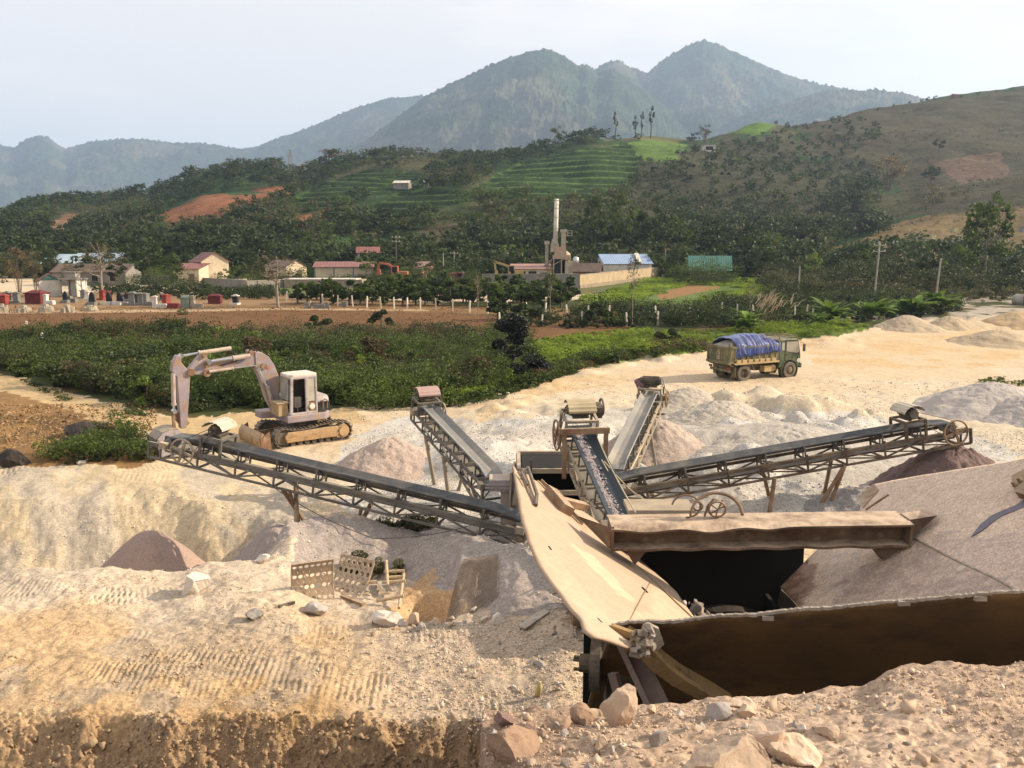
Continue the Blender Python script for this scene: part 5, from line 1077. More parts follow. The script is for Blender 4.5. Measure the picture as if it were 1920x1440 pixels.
# ------------------------------------------------------------------ excavator on the yard
DUST = (.50,.40,.28)
LILAC = mat('lilac_paint', (.20,.172,.215), (.28,.24,.26), 1.3, .5, c3=(.27,.17,.10), scale3=2.8, lo3=.46, hi3=.64, dust=DUST, dust_amt=.35, bump=.15, bscale=14)
EWHITE = mat('cab_white', (.36,.325,.335), (.28,.25,.265), 1.6, .5, c3=(.22,.15,.10), scale3=4.2, lo3=.53, hi3=.68, dust=DUST, dust_amt=.5)
TANP = mat('dusty_frame', (.42,.27,.13), (.33,.20,.095), 1.8, .85, c3=(.15,.085,.045), scale3=3.5, lo3=.52, hi3=.72, dust=DUST)
BLKST = mat('worn_track_steel', (.075,.062,.05), (.13,.10,.075), 4, .6, .3, dust=DUST, dust_amt=.55)
RAMP = mat('ram_paint', (.34,.28,.26), (.42,.34,.27), 2.2, .5, c3=(.24,.16,.10), scale3=4, lo3=.5, hi3=.68, dust=DUST, dust_amt=.6)
RUSTB = mat('brown_rust', (.20,.105,.055), (.13,.07,.04), 2.5, .85, c3=(.30,.19,.11), scale3=5, dust=DUST, dust_amt=.5)
CHROME = mat('chrome_rod', (.65,.65,.66), (.5,.5,.52), 2, .22, .95)
GLASSY = mat('dusty_glass', (.22,.23,.22), (.36,.34,.29), 1.2, .25, .0, spec=.7)
SEATM = mat('black_seat', (.02,.02,.024), (.035,.035,.035), 3, .6)
EC = Vector((-8.15, 32.6, gz(-8.15, 32.6))); ED = Vector((-.8,-.6,0)); EL = Vector((.6,-.8,0))
ex = empty('excavator', EC, math.atan2(-.6,-.8), 'dusty lilac crawler excavator with open cab and folded boom at the left of the yard', 'excavator')
def el(zx, zy, yo):                                                   # zoomed drawing coordinate -> machine frame at side offset yo
    p = onplane(280 + zx/4.5714, 620 + zy/4.5714, EC + EL*yo, EL) - EC
    return Vector((p.dot(ED), yo, p.z))
def eprism(pts, yo, w): return [el(a, b, yo + w/2) for a, b in pts], Vector((0, -w, 0))
mb = MB(); mb.prism(*eprism([(1105,690),(1070,700),(1035,640),(1000,570),(962,440),(915,330),(905,180),(960,185),(1025,225),(1075,300),(1115,400),(1120,560)], -.25, .34)); mb.build('lower_boom', LILAC, ex, bevel=.02)
mb = MB(); mb.prism(*eprism([(925,195),(850,200),(510,262),(485,200),(445,190),(325,345),(335,372),(440,380),(505,378),(515,345),(920,300)], -.25, .26)); up = mb.build('upper_boom', LILAC, ex, bevel=.02)
mb = MB()
for zx, zy, r_ in ((460,205,.09),(480,285,.11),(345,352,.13),(480,358,.13),(905,300,.10),(860,185,.09),(965,300,.12)):
    c = el(zx, zy, -.25); mb.tube(c+Vector((0,-.24,0)), c+Vector((0,.24,0)), r_, 14)
mb.build('pin', RUSTB, up)
mb = MB(); mb.prism(*eprism([(235,212),(275,216),(275,272),(332,340),(350,385),(345,520),(322,835),(270,842),(255,620),(238,400),(195,352),(205,270)], -.25, .30)); mb.build('stick', LILAC, ex, bevel=.02)
def ram(a, m, b, yo, r_, name='cylinder'):
    a, m, b = el(*a, yo), el(*m, yo), el(*b, yo); t = MB(); t.tube(m, b, r_, 12); t.tube(m, m + (b-m)*.06, r_*1.25, 12); o = t.build(name, RAMP, ex, smooth=False)
    MB().tube(a, m, r_*.55, 12).tube(a+Vector((0,-.09,0)), a+Vector((0,.09,0)), r_*1.1, 10).build('rod', CHROME, o); return o
ram((270,217),(420,192),(700,150),-.25,.075); ram((510,268),(715,238),(862,215),.02,.085); ram((912,298),(720,322),(512,352),.0,.05)
ram((212,690),(210,640),(203,368),-.1,.075); ram((935,330),(1010,480),(1078,700),.02,.07); ram((935,330),(1010,480),(1078,700),-.52,.07)
mb = MB(); mb.bar(el(205,700,-.1), el(210,845,-.1), .09,.09); mb.bar(el(225,712,-.25), el(315,815,-.25), .13,.3); mb.bar(el(200,705,-.4), el(215,845,-.4), .09,.09); mb.build('bucket_link', RUSTB, ex)
c = el(1025,322,-.07); MB().tube(c, c+Vector((0,.004,0)), .07, 8).build('faded_sticker', mat('faded_red',(.36,.10,.09),(.42,.20,.16),3,.7), ex)
# hoses along the boom
mb = MB()
for k, yo in enumerate((-.1,-.2,-.32)): mb.path([el(960,330+8*k,yo), el(915,160-6*k,yo), el(860,165,yo), el(840,205,yo), el(740,262,yo), el(600,300,yo)], .018, 5)
mb.build('hose', SEATM, ex)
# bucket: curved back, two side cheeks, teeth
prof = [(232,838),(165,842),(95,868),(45,925),(52,985),(78,1050),(108,1105)]
pb = [el(a, b, 0) for a, b in prof]; mb = MB()
for yo0, yo1 in ((.22,.22),): pass
vs = []; fs = []
for p in pb: vs += [Vector((p.x, .28, p.z)), Vector((p.x, -.75, p.z))]
for i in range(len(pb)-1): fs.append((2*i, 2*i+1, 2*i+3, 2*i+2))
mb.add(vs, fs); bk_ = mb.build('bucket', mat('worn_bucket',(.15,.115,.10),(.22,.17,.14),2.5,.6,.2,c3=(.34,.26,.19),scale3=5,dust=DUST,dust_amt=.5), ex, solid=.05)
mb = MB()
cheek = [el(a, b, 0) for a, b in prof + [(190,1080),(262,960),(290,890)]]
for yo in (.28,-.79): mb.prism([Vector((p.x, yo, p.z)) for p in cheek], (0,.04,0))
mb.build('cheek', EWHITE, bk_)
for k in range(5):
    p = el(108, 1100, 0); q = el(150, 1150, 0); y = .22 - k*.235
    MB().prism([Vector((p.x-.02, y-.06, p.z+.10)), Vector((p.x+.10, y-.06, p.z+.02)), Vector((q.x, y-.06, q.z)), Vector((p.x-.06,y-.06,p.z-.02))], (0,.12,0)).build('tooth', BLKST, bk_)
# upper structure
zf, zb = 1.02, 1.30
xr = el(1562, 740, 1.05).x; xf = el(1192, 740, 1.05).x
mb = MB(); pts = [(xf+.05,1.08),(xr+.25,1.08),(xr,.85),(xr-.12,.4),(xr-.12,-.6),(xr+.1,-1.0),(xr+.4,-1.08),(xf+.5,-1.08),(xf+.5,-.45),(xf+.05,-.3)]
mb.prism([(x,y,zf-.10) for x,y in pts], (0,0,.27)); mb.build('deck', LILAC, ex, bevel=.03)
MB().tube((0,0,.62),(0,0,.95),.62,24).build('slew_ring', BLKST, ex)
zt = el(1500, 555, 1.0).z
mb = MB(); cw = [(xr+.62,1.0),(xr+.18,.98),(xr-.06,.75),(xr-.18,.3),(xr-.18,-.5),(xr-.02,-.9),(xr+.3,-1.02),(xr+.62,-1.02)]
mb.prism([(x,y,zb-.13) for x,y in cw], (0,0,zt-zb+.08)); c_ = mb.build('counterweight', EWHITE, ex, bevel=.13)
MB().box((xr+.28,1.0,zb+.12),(.46,.06,.34)).build('engine_vent', SEATM, ex)
mb = MB(); mb.path([(xr+.16,1.02,zt-.48),(xr+.16,1.06,zt-.18),(xr+.26,1.06,zt-.12),(xr+.34,1.06,zt-.2),(xr+.34,1.02,zt-.5)], .025, 6); mb.build('grab_handle', RUSTB, ex)
MB().box((xr+.12,.6,zb+.12),(.03,.7,.34)).build('red_stripe', mat('faded_red',(.36,.10,.09),(.42,.20,.16),3,.7), c_)
MB().box((xr+.95,-.55,(zt+zb)/2-.05),(1.1,.95,zt-zb-.06)).build('engine_cover', EWHITE, ex, bevel=.08)
# cab: pillars, roof, panels; open doorway
cf = el(1205, 740, 1.0).x; cr = el(1440, 740, 1.0).x; zr = el(1320, 385, 1.0).z; z0 = zb - .12; cy0, cy1 = .08, 1.0; W_ = cf - cr
def cp(x, y, z): return Vector((cr + x*W_, cy0 + y*(cy1-cy0), z0 + z*(zr-z0)))
cab = MB()
for x, y, w in ((.95,1,.13),(.36,1,.13),(.02,1,.09),(.97,0,.07),(.02,0,.09)):
    cab.bar(cp(x,y,0), cp(x-(.06 if x > .9 else 0),y,.98), w, .08, (0,1,0))
cab.bar(cp(0,1,.02), cp(1,1,.02), .08,.14).bar(cp(0,0,.02), cp(1,0,.02), .06,.1).bar(cp(1,0,.03), cp(1,1,.03), .06,.16)
cab.bar(cp(0,1,.95), cp(.92,1,.95), .07,.1).bar(cp(.93,0,.95), cp(.93,1,.95), .07,.1)
co = cab.build('cab', EWHITE, ex, bevel=.03)
mb = MB(); rp = [(-.04,.02),(0,-.02),(.85,-.02),(.98,.1),(1.0,.9),(.85,1.04),(0,1.04),(-.04,.96)]
mb.prism([cp(x,y,.965) for x,y in rp], (0,0,.12)); mb.build('roof', mat('dusty_roof',(.64,.58,.50),(.52,.46,.39),1.5,.8), co, bevel=.055)
MB().prism([cp(.02,.99,.33),cp(.33,.99,.33),cp(.33,.99,.94),(cp(.02,.99,.94))],(0,.02,0)).build('rear_side_window', mat('dirty_pane',(.42,.38,.30),(.30,.27,.21),2,.4), co)
MB().prism([cp(.02,.99,.03),cp(.33,.99,.03),cp(.33,.99,.31),cp(.02,.99,.31)],(0,.02,0)).build('side_panel', RUSTB, co)
c = cp(.2,1.03,.2); MB().tube(c, c+Vector((0,.06,0)), .11, 16).build('lamp', mat('lamp_lens',(.68,.64,.52),None,3,.3), co)
MB().prism([cp(.99,.05,.38),cp(.99,.86,.38),cp(.95,.86,.92),cp(.95,.05,.92)],(.015,0,0)).build('windscreen', GLASSY, co)
MB().prism([cp(.02,.01,.05),cp(.93,.01,.05),cp(.90,.01,.93),cp(.02,.01,.93)],(0,.02,0)).build('far_wall', mat('cab_lining',(.12,.12,.11),(.08,.08,.075),3,.8), co)
MB().prism([cp(.02,.05,.05),cp(.02,.95,.05),cp(.02,.95,.93),cp(.02,.05,.93)],(.02,0,0)).build('rear_wall', mat('cab_lining',(.12,.12,.11)), co)
s = MB(); s.box(cp(.40,.5,.24),(.42,.44,.14)); s.bar(cp(.22,.5,.26), cp(.16,.5,.62), .42,.12,(1,0,0)); s.build('seat', SEATM, co, bevel=.03)
s = MB(); s.path([cp(.75,.35,.05),cp(.72,.35,.35),cp(.68,.35,.48)],.018,6); s.path([cp(.62,.75,.05),cp(.64,.75,.38)],.018,6); s.box(cp(.6,.62,.3),(.26,.24,.4)); s.build('controls', mat('console',(.30,.28,.24),(.2,.18,.15),3,.7), co)
p = el(1118,690,1.0); bx = (cf + p.x)/2 + .16
MB().box((cf+.20,.52,zb+.12),(.36,.72,.46)).box((cf+.2,.52,zb+.37),(.46,.8,.04)).build('tool_box', mat('rusty_box',(.36,.25,.12),(.24,.17,.10),3,.85,dust=DUST), ex)
# crawler tracks
def track_loop(L, r):
    q = []
    for k in range(13): a = -math.pi/2 + math.pi*k/12; q.append((L/2 + r*math.cos(a), r + r*math.sin(a)))
    for k in range(1, 8): t = k/8; q.append((L/2 - L*t, 2*r - .10*math.sin(math.pi*t*2)*(.6) - .05*math.sin(math.pi*t)))
    for k in range(13): a = math.pi/2 + math.pi*k/12; q.append((-L/2 + r*math.cos(a), r + r*math.sin(a)))
    for k in range(1, 14): q.append((-L/2 + L*k/14, 0))
    return q
for yc in (.88,-.88):
    L, r_ = 2.35, .36; q = track_loop(L, r_); n = len(q); d = [0]
    for i in range(n): d.append(d[-1] + math.dist(q[i], q[(i+1) % n]))
    m = int(d[-1]/.15); mb = MB()
    for k in range(m):
        s_ = d[-1]*k/m; i = max(j for j in range(n) if d[j] <= s_); t = (s_-d[i])/(d[i+1]-d[i]); a, b = q[i], q[(i+1) % n]
        x, z = a[0]+(b[0]-a[0])*t, a[1]+(b[1]-a[1])*t; tx, tz = b[0]-a[0], b[1]-a[1]; l_ = math.hypot(tx, tz); tx, tz = tx/l_, tz/l_
        M_ = Matrix(((tx,0,-tz),(0,1,0),(tz,0,tx))); mb.box((x,yc,z),(.135,.45,.035), M_); mb.box(Vector((x,yc,z)) + M_ @ Vector((0,0,-.035)),(.035,.44,.05), M_); mb.box(Vector((x,yc,z)) + M_ @ Vector((0,0,.03)),(.12,.16,.05), M_)
    tr = mb.build('track', BLKST, ex)
    sy = 1 if yc > 0 else -1; mb = MB()
    mb.prism([(-.98,yc+sy*.12,.20),(1.12,yc+sy*.12,.20),(1.18,yc+sy*.12,.42),(1.05,yc+sy*.12,.58),(-.98,yc+sy*.12,.58)],(0,sy*.12,0)); mb.prism([(-.98,yc+sy*.24,.20),(1.12,yc+sy*.24,.20),(1.12,yc+sy*.27,.36),(-.98,yc+sy*.27,.36)],(0,sy*.012,0)); mb.box((0,yc,.4),(2.0,.22,.36))
    mb.build('track_frame', TANP, tr, bevel=.015)
    MB().tube((-1.17,yc+sy*.20,.37),(-1.17,yc+sy*.30,.37),.19,18).tube((-1.17,yc-.1,.37),(-1.17,yc+sy*.2,.37),.27,18).build('drive_sprocket', TANP, tr)
    MB().tube((1.17,yc-.13,.36),(1.17,yc+.13,.36),.29,18).build('idler', BLKST, tr)
    mb = MB()
    for x in np.linspace(-.85,.85,7): MB().tube((x,yc-.15,.13),(x,yc+.15,.13),.10,12).build('roller', BLKST, tr)
    MB().tube((.1,yc-.1,.65),(.1,yc+.1,.65),.07,10).build('carrier_roller', BLKST, tr)
MB().box((0,0,.5),(1.5,1.4,.3)).build('undercarriage', BLKST, ex)
mb = MB(); xb = 2.15
for k in range(6):
    a0, a1 = -.5+k*.2, -.5+(k+1)*.2
    f = lambda a: Vector((xb - .32*(1-math.cos(a*1.5)), 0, .33 + .55*a*.85))
    mb.add([f(a0)+Vector((0,-1.1,0)), f(a0)+Vector((0,1.1,0)), f(a1)+Vector((0,1.1,0)), f(a1)+Vector((0,-1.1,0))],[(0,1,2,3)])
bl = mb.build('dozer_blade', TANP, ex, solid=.05)
mb = MB(); [mb.prism([(xb-.42,s,.0),(xb-.05,s,.06),(xb-.02,s,.5),(xb-.38,s,.72)],(0,.04,0)) for s in (-1.14,1.1)]
for s in (-.5,.5): mb.bar((.6,s,.42),(xb-.1,s,.35),.14,.16)
mb.build('blade_arm', RUSTB, bl)

# ------------------------------------------------------------------ tipper truck
TC0 = Vector((12.58, 48.15, 0)); TC0.z = gz(TC0.x, TC0.y) - .02
tk = empty('dump_truck', TC0, math.atan2(.43,.90), 'dark green tipper truck with load under a blue tarpaulin', 'truck')
GRN = mat('truck_green', (.028,.052,.026), (.04,.066,.032), 1.2, .45, c3=(.16,.13,.08), scale3=4, lo3=.6, hi3=.8, dust=(.36,.29,.19), dust_amt=.6)
BEDM = mat('bed_green', (.075,.085,.045), (.13,.115,.06), 1.4, .8, c3=(.26,.21,.13), scale3=3.2, lo3=.52, hi3=.7, dust=(.45,.35,.2), dust_amt=.8)
RAILM = mat('ochre_rail', (.46,.34,.17), (.35,.25,.12), 2, .85)
TYRE = mat('dusty_tyre', (.10,.085,.068), (.19,.155,.115), 3, .95)
RIM = mat('rim', (.20,.165,.10), (.12,.10,.07), 3, .8)
TARP = mat('blue_tarpaulin', (.018,.042,.18), (.03,.06,.24), 1.3, .42, c3=(.13,.145,.27), scale3=2.2, lo3=.58, hi3=.8, spec=.5, dust=(.30,.30,.40), dust_amt=.35)
def wheel(x, y, side, r=.46, dual=False):
    b = MB(); w = .14
    b.lathe((x,y,r),(0,side,0),[(-w,r*.62),(-w,r*.93),(-w*.8,r),(w*.8,r),(w,r*.93),(w,r*.62)],28)
    for k in range(36):
        a = 2*math.pi*k/36; b.box((x+ math.cos(a)*(r+.003), y, r+math.sin(a)*(r+.003)),(.03,w*1.7,.03),Matrix.Rotation(-a,3,'Y'))
    o = b.build('wheel', TYRE, tk, smooth=False); c = MB()
    if dual: c.lathe((x,y,r),(0,side,0),[(w*.9,r*.64),(w*.7,r*.58),(-.02,r*.50),(-.08,r*.34),(-.02,r*.30),(.02,r*.16),(.02,.01)],24)
    else: c.lathe((x,y,r),(0,side,0),[(w*.8,r*.64),(w*.4,r*.58),(w*.6,r*.45),(w*1.0,r*.36),(w*1.2,r*.2),(w*1.25,.01)],24)
    c.build('rim', RIM, o); d = MB()
    for k in range(8):
        a = 2*math.pi*k/8; d.tube((x+math.cos(a)*r*.40, y+side*(.0 if dual else .07), r+math.sin(a)*r*.40),(x+math.cos(a)*r*.40, y+side*(.06 if dual else .14), r+math.sin(a)*r*.40),.02,6)
    d.build('wheel_nut', BLKST, o)
for s in (-1,1):
    wheel(0, s*.86, s, dual=True); wheel(3.35, s*.84, s)
    b = MB(); b.lathe((0,s*.55,.46),(0,s,0),[(-.13,.3),(-.13,.42),(-.1,.46),(.1,.46),(.13,.42),(.13,.3)],24); b.build('inner_tyre', TYRE, tk)
mb = MB(); [mb.bar((-.85,s,.78),(4.0,s,.78),.09,.2) for s in (-.38,.38)]; [mb.bar((x,-.38,.78),(x,.38,.78),.08,.14) for x in (-.8,.2,1.2,2.2,3.2)]
mb.tube((0,-.75,.46),(0,.75,.46),.09,12).tube((3.35,-.75,.46),(3.35,.75,.46),.07,12).box((0,0,.46),(.34,.36,.34)).box((2.3,.2,.62),(1.6,.5,.4)).box((.9,0,.6),(1.6,.3,.25)); mb.build('chassis', BLKST, tk)
# tipping body
x0, x1, zt0, zt1 = -.98, 2.42, 1.05, 1.98; hw = .98
mb = MB(); mb.box(((x0+x1)/2,0,zt0+.03),(x1-x0,2*hw,.06)); [mb.box(((x0+x1)/2,s*hw,(zt0+zt1)/2),(x1-x0,.06,zt1-zt0)) for s in (-1,1)]; mb.box((x1,0,(zt0+zt1)/2+.1),(.06,2*hw+.06,zt1-zt0+.3)); bed = mb.build('tipper_body', BEDM, tk)
mb = MB()
for s in (-1,1):
    for k in range(8): x = x0+.28+k*.42; mb.box((x,s*(hw+.05),(zt0+zt1)/2+.06),(.09 if k != 3 else .16,.05,zt1-zt0-.14))
    mb.box(((x0+x1)/2,s*(hw+.06),zt1-.03),(x1-x0,.07,.09))
mb.build('body_rib', BEDM, bed)
for s in (-1,1):
    mb = MB(); mb.box(((x0+x1)/2+.1,s*(hw+.05),zt0-.02),(x1-x0-.2,.14,.09))
    for k in range(7): mb.prism([(x0+.36+k*.42,s*(hw+.03),zt0+.03),(x0+.66+k*.42,s*(hw+.03),zt0+.03),(x0+.66+k*.42,s*(hw+.03),zt0+.20),(x0+.36+k*.42,s*(hw+.03),zt0+.20)],(0,s*.05,0))
    mb.build('side_rail', RAILM, bed)
mb = MB(); mb.box((x0-.03,0,1.50),(.06,2*hw+.06,.96)); tg = mb.build('tailgate', BEDM, bed)
mb = MB(); [mb.box((x0-.08,y,1.5),(.05,.09,.8)) for y in (-.95,-.32,.32,.95)]; mb.box((x0-.09,0,1.92),(.07,2.0,.14)); mb.box((x0-.09,0,1.07),(.09,2.04,.14)); [mb.box((x0-.05,y,2.1),(.12,.16,.22),taper=.5) for y in (-.93,.93)]; mb.prism([(x0-.12,-1.0,1.0),(x0-.12,1.0,1.0),(x0+.2,1.0,.86),(x0+.2,-1.0,.86)],(0,0,.04)); mb.build('gate_frame', BEDM, tg)
PLATE = mat('white_marking', (.55,.52,.42), (.42,.39,.30), 6, .8)
def strokes(name, segs, parent, x, yc, zc, s, m=PLATE, t=.035):        # painted strokes on a rear face (seen from behind: left = +y)
    b = MB()
    for (u0, v0), (u1, v1) in segs: b.bar((x, yc-u0*s, zc+v0*s), (x, yc-u1*s, zc+v1*s), t, .008, (1,0,0))
    return b.build(name, m, parent)
S_ = [((1,2),(0,2)),((0,2),(0,1)),((0,1),(1,1)),((1,1),(1,0)),((1,0),(0,0))]
strokes('number_marking', S_, tg, x0-.065, .06, 1.52, .11)
strokes('number_marking', [((0,2),(0,0)),((0,0),(.9,0))] + [((1.5+a,b),(1.5+c,d)) for (a,b),(c,d) in [((0,2),(0,0)),((0,2),(1,2)),((0,1),(.9,1)),((0,0),(1,0))]], tg, x0-.065, .13, 1.25, .09)
mb = MB(); mb.add([(x0+.1,-.9,1.9),(x1-.1,-.9,1.9),(x1-.1,.9,1.9),(x0+.1,.9,1.9),(x0+.7,-.3,2.25),(x1-.6,-.3,2.3),(x1-.6,.3,2.3),(x0+.7,.3,2.25)],[(0,1,5,4),(1,2,6,5),(2,3,7,6),(3,0,4,7),(4,5,6,7)]); tag(mb.build('gravel_load', mat('load_gravel',(.40,.36,.31),(.30,.27,.24),8,.95,bump=.6), origin=None), 'pale gravel load heaped in the tipper under the tarpaulin', 'gravel')
ld = bpy.data.objects['gravel_load']; ld.location = TC0; ld.rotation_euler.z = math.atan2(.43,.90)
_r = random.Random(17); TFOLD = [((k+.5)/15 + _r.uniform(-.025,.025), _r.uniform(.012,.034), _r.uniform(.6,1.5), _r.uniform(-.12,.12)) for k in range(15)]
def tarp(u, v):
    x = x0 + .32 + u*(x1-x0-.22); s = (v-.5)*2; fold = sum(am*max(0, 1-abs(u + sl*(abs(s)-.7) - c)/wd) for c, wd, am, sl in TFOLD) - .35
    fold2 = fbm(np.array([u*34.0 + 2*s]), np.array([s*1.6]), 405, 2)[0]
    crest = 2.22 + .34*math.sin(math.pi*min(1, .12+u*.86))**.8 + .05*fbm(np.array([u*4]), np.array([s*2]), 411, 2)[0]
    a = abs(s); sg = 1 if s > 0 else -1
    if a < .62: y = sg*(a/.62)*(hw+.06); z = crest - (crest-2.06)*(a/.62)**2.0
    else:
        t = (a-.62)/.38; hem = 1.36 + .22*u + .10*fbm(np.array([u*9]), np.array([2.0*sg]), 421, 3)[0]; y = sg*(hw + .07 + .11*fold*t + .05*t); z = 2.06 - (2.06-hem)*t
    y += sg*.10*fold2*max(0, a-.55)
    return (x + .05*fold, y, z + (.10*fold + .05*abs(fold2))*min(1, a*3))
MB_ = MB().grid(tarp, 150, 60); tp = tag(MB_.build('tarpaulin', TARP, smooth=True, solid=.012), 'creased blue tarpaulin draped over the truck load', 'tarpaulin'); tp.location = TC0; tp.rotation_euler.z = math.atan2(.43,.90)
# cab
cx0, cx1 = 2.55, 4.18
sp = [(cx0,.62),(2.92,.62),(2.95,.85),(3.10,1.0),(3.55,1.02),(3.78,.86),(3.85,.62),(4.16,.60),(4.20,.78),(4.16,1.38),(3.98,2.10),(3.86,2.25),(2.70,2.25),(cx0,2.16)]
mb = MB(); mb.prism([(x,-.92,z) for x,z in sp], (0,1.84,0)); cabt = mb.build('cab', GRN, tk, bevel=.05)
for s in (-1,1):
    y = s*.925
    MB().prism([(3.06,y,1.55),(3.90,y,1.42),(4.02,y,1.50),(3.92,y,2.02),(3.80,y,2.10),(3.06,y,2.10)],(0,s*.012,0)).build('side_window', mat('cab_glass',(.33,.30,.24),(.24,.22,.18),1.5,.15,spec=.8), cabt)
    MB().prism([(2.70,y,1.62),(2.92,y,1.60),(2.92,y,2.06),(2.70,y,2.06)],(0,s*.012,0)).build('quarter_window', mat('cab_glass',(.33,.30,.24)), cabt)
    d = MB(); [d.bar(p_, q_, .018,.018) for p_, q_ in (((2.98,y,1.0),(2.98,y,2.16)),((2.98,y,2.16),(3.9,y,2.14)),((3.9,y,1.02),(4.02,y,1.42)),((2.98,y,1.0),(3.1,y,1.03)))]; d.bar((3.05,y+s*.01,1.36),(3.2,y+s*.01,1.36),.03,.03); d.build('door', mat('seam',(.015,.02,.014)), cabt)
    c = MB(); c.tube((4.02,y,.98),(4.02,y+s*.012,.98),.13,16); c.build('white_disc', mat('faded_badge',(.55,.54,.46),None,4,.6), cabt)
    mb = MB(); mb.path([(4.05,y,2.0),(4.22,y+s*.14,2.02),(4.24,y+s*.16,1.5)],.016,6); mb.box((4.24,y+s*.17,1.72),(.07,.16,.42)); mb.build('mirror', BLKST, cabt)
    MB().lathe((3.35,y-.02*s,.46),(0,s,0),[(-.25,.56),(.05,.58),(.05,.62),(-.25,.60)],28).build('mudguard', GRN, cabt)
MB().prism([(4.19,-.78,1.42),(4.19,.78,1.42),(4.02,.76,2.08),(4.02,-.76,2.08)],(.02,0,.005)).build('windscreen', mat('cab_glass',(.33,.30,.24)), cabt)
MB().box((4.2,0,.68),(.16,1.86,.28)).build('bumper', GRN, tk, bevel=.03)
for s in (-.62,.62): MB().box((4.2,s,.95),(.05,.3,.16)).build('headlight', mat('lamp_lens',(.68,.64,.52)), cabt)
mb = MB(); [mb.bar((2.6,s,2.42),(3.95,s,2.36),.05,.05) for s in (-.8,.8)]; [mb.bar((x,-.8,2.40),(x,.8,2.40),.05,.05) for x in (2.6,3.1,3.6,3.93)]; [mb.bar((x,s,2.2),(x,s,2.42),.04,.04) for x in (2.62,3.9) for s in (-.8,.8)]; mb.bar((1.5,-.75,2.36),(2.6,-.75,2.42),.05,.05); mb.build('roof_rack', BEDM, tk)
mb = MB(); mb.tube((2.3,-.75,.62),(2.3,-.45,.62),.2,14); mb.box((1.75,-.72,.62),(.5,.4,.36)); mb.tube((1.55,-.8,.5),(2.6,-.8,.5),.025,6); mb.build('fuel_tank', RAILM, tk, bevel=.02)
mb = MB(); [mb.bar((.6,s,.9),(.78,s,.62),.04,.05) for s in (-.9,.9)]; [mb.prism([(-.62,s-.16,.28),(-.66,s-.16,.86),(-.62,s+.16,.86),(-.58,s+.16,.28)],(.02,0,0)) for s in (-.85,.85)]; mb.bar((-.6,-.9,.9),(-.35,-.9,.98),.03,.04); mb.build('mudflap', BEDM, tk)
mb = MB(); mb.bar((-.9,-.85,.62),(-.9,.85,.62),.1,.14); [mb.bar((-.9,s,.62),(-.7,s,.85),.06,.06) for s in (-.4,.4)]; mb.build('rear_bumper', BEDM, tk)
for s in (-.78,.78): MB().box((-.96,s,.78),(.04,.26,.12)).build('tail_light', mat('red_lens',(.30,.03,.02),(.2,.03,.02),4,.3), tk)

# ------------------------------------------------------------------ crushing plant: belt conveyors
STEEL = mat('weathered_steel', (.085,.080,.073), (.13,.118,.10), 1.8, .65, .2, c3=(.17,.105,.06), scale3=3.4, lo3=.56, hi3=.74, dust=(.38,.335,.28), dust_amt=.5)
KSTEEL = mat('backlit_steel', (.050,.036,.026), (.085,.055,.036), 1.8, .7, .15, c3=(.16,.085,.035), scale3=3.4, lo3=.55, hi3=.72, dust=DUST, dust_amt=.25)  # backlit look of the right conveyor put into a darker steel colour
RSTEEL = mat('rusty_steel', (.15,.085,.05), (.22,.13,.07), 2.2, .85, dust=DUST, dust_amt=.45)
PSTEEL = mat('dusty_pale_steel', (.31,.26,.195), (.22,.185,.14), 1.6, .8, c3=(.22,.14,.08), scale3=4, dust=DUST)
DSTEEL = mat('dark_steel', (.045,.04,.036), (.075,.062,.05), 3, .6, .2, dust=DUST, dust_amt=.25)
BELT = mat('rubber_belt', (.050,.054,.060), (.07,.072,.075), 1.0, .5, c3=(.17,.155,.13), scale3=1.6, lo3=.44, hi3=.74)
GBELT = mat('dusty_belt', (.17,.17,.165), (.24,.225,.20), 1.1, .7, c3=(.36,.31,.24), scale3=1.7, lo3=.5, hi3=.75)
DBELT = mat('dark_belt', (.024,.032,.040), (.03,.038,.045), 1.0, .45, c3=(.09,.08,.07), scale3=3, lo3=.62, hi3=.75)
RETB = mat('return_belt', (.30,.265,.215), (.20,.185,.16), 1.2, .8)
SHEET = mat('curved_sheet', (.52,.46,.36), (.40,.34,.26), 1.6, .7, c3=(.25,.16,.10), scale3=3.5, lo3=.58, hi3=.75)
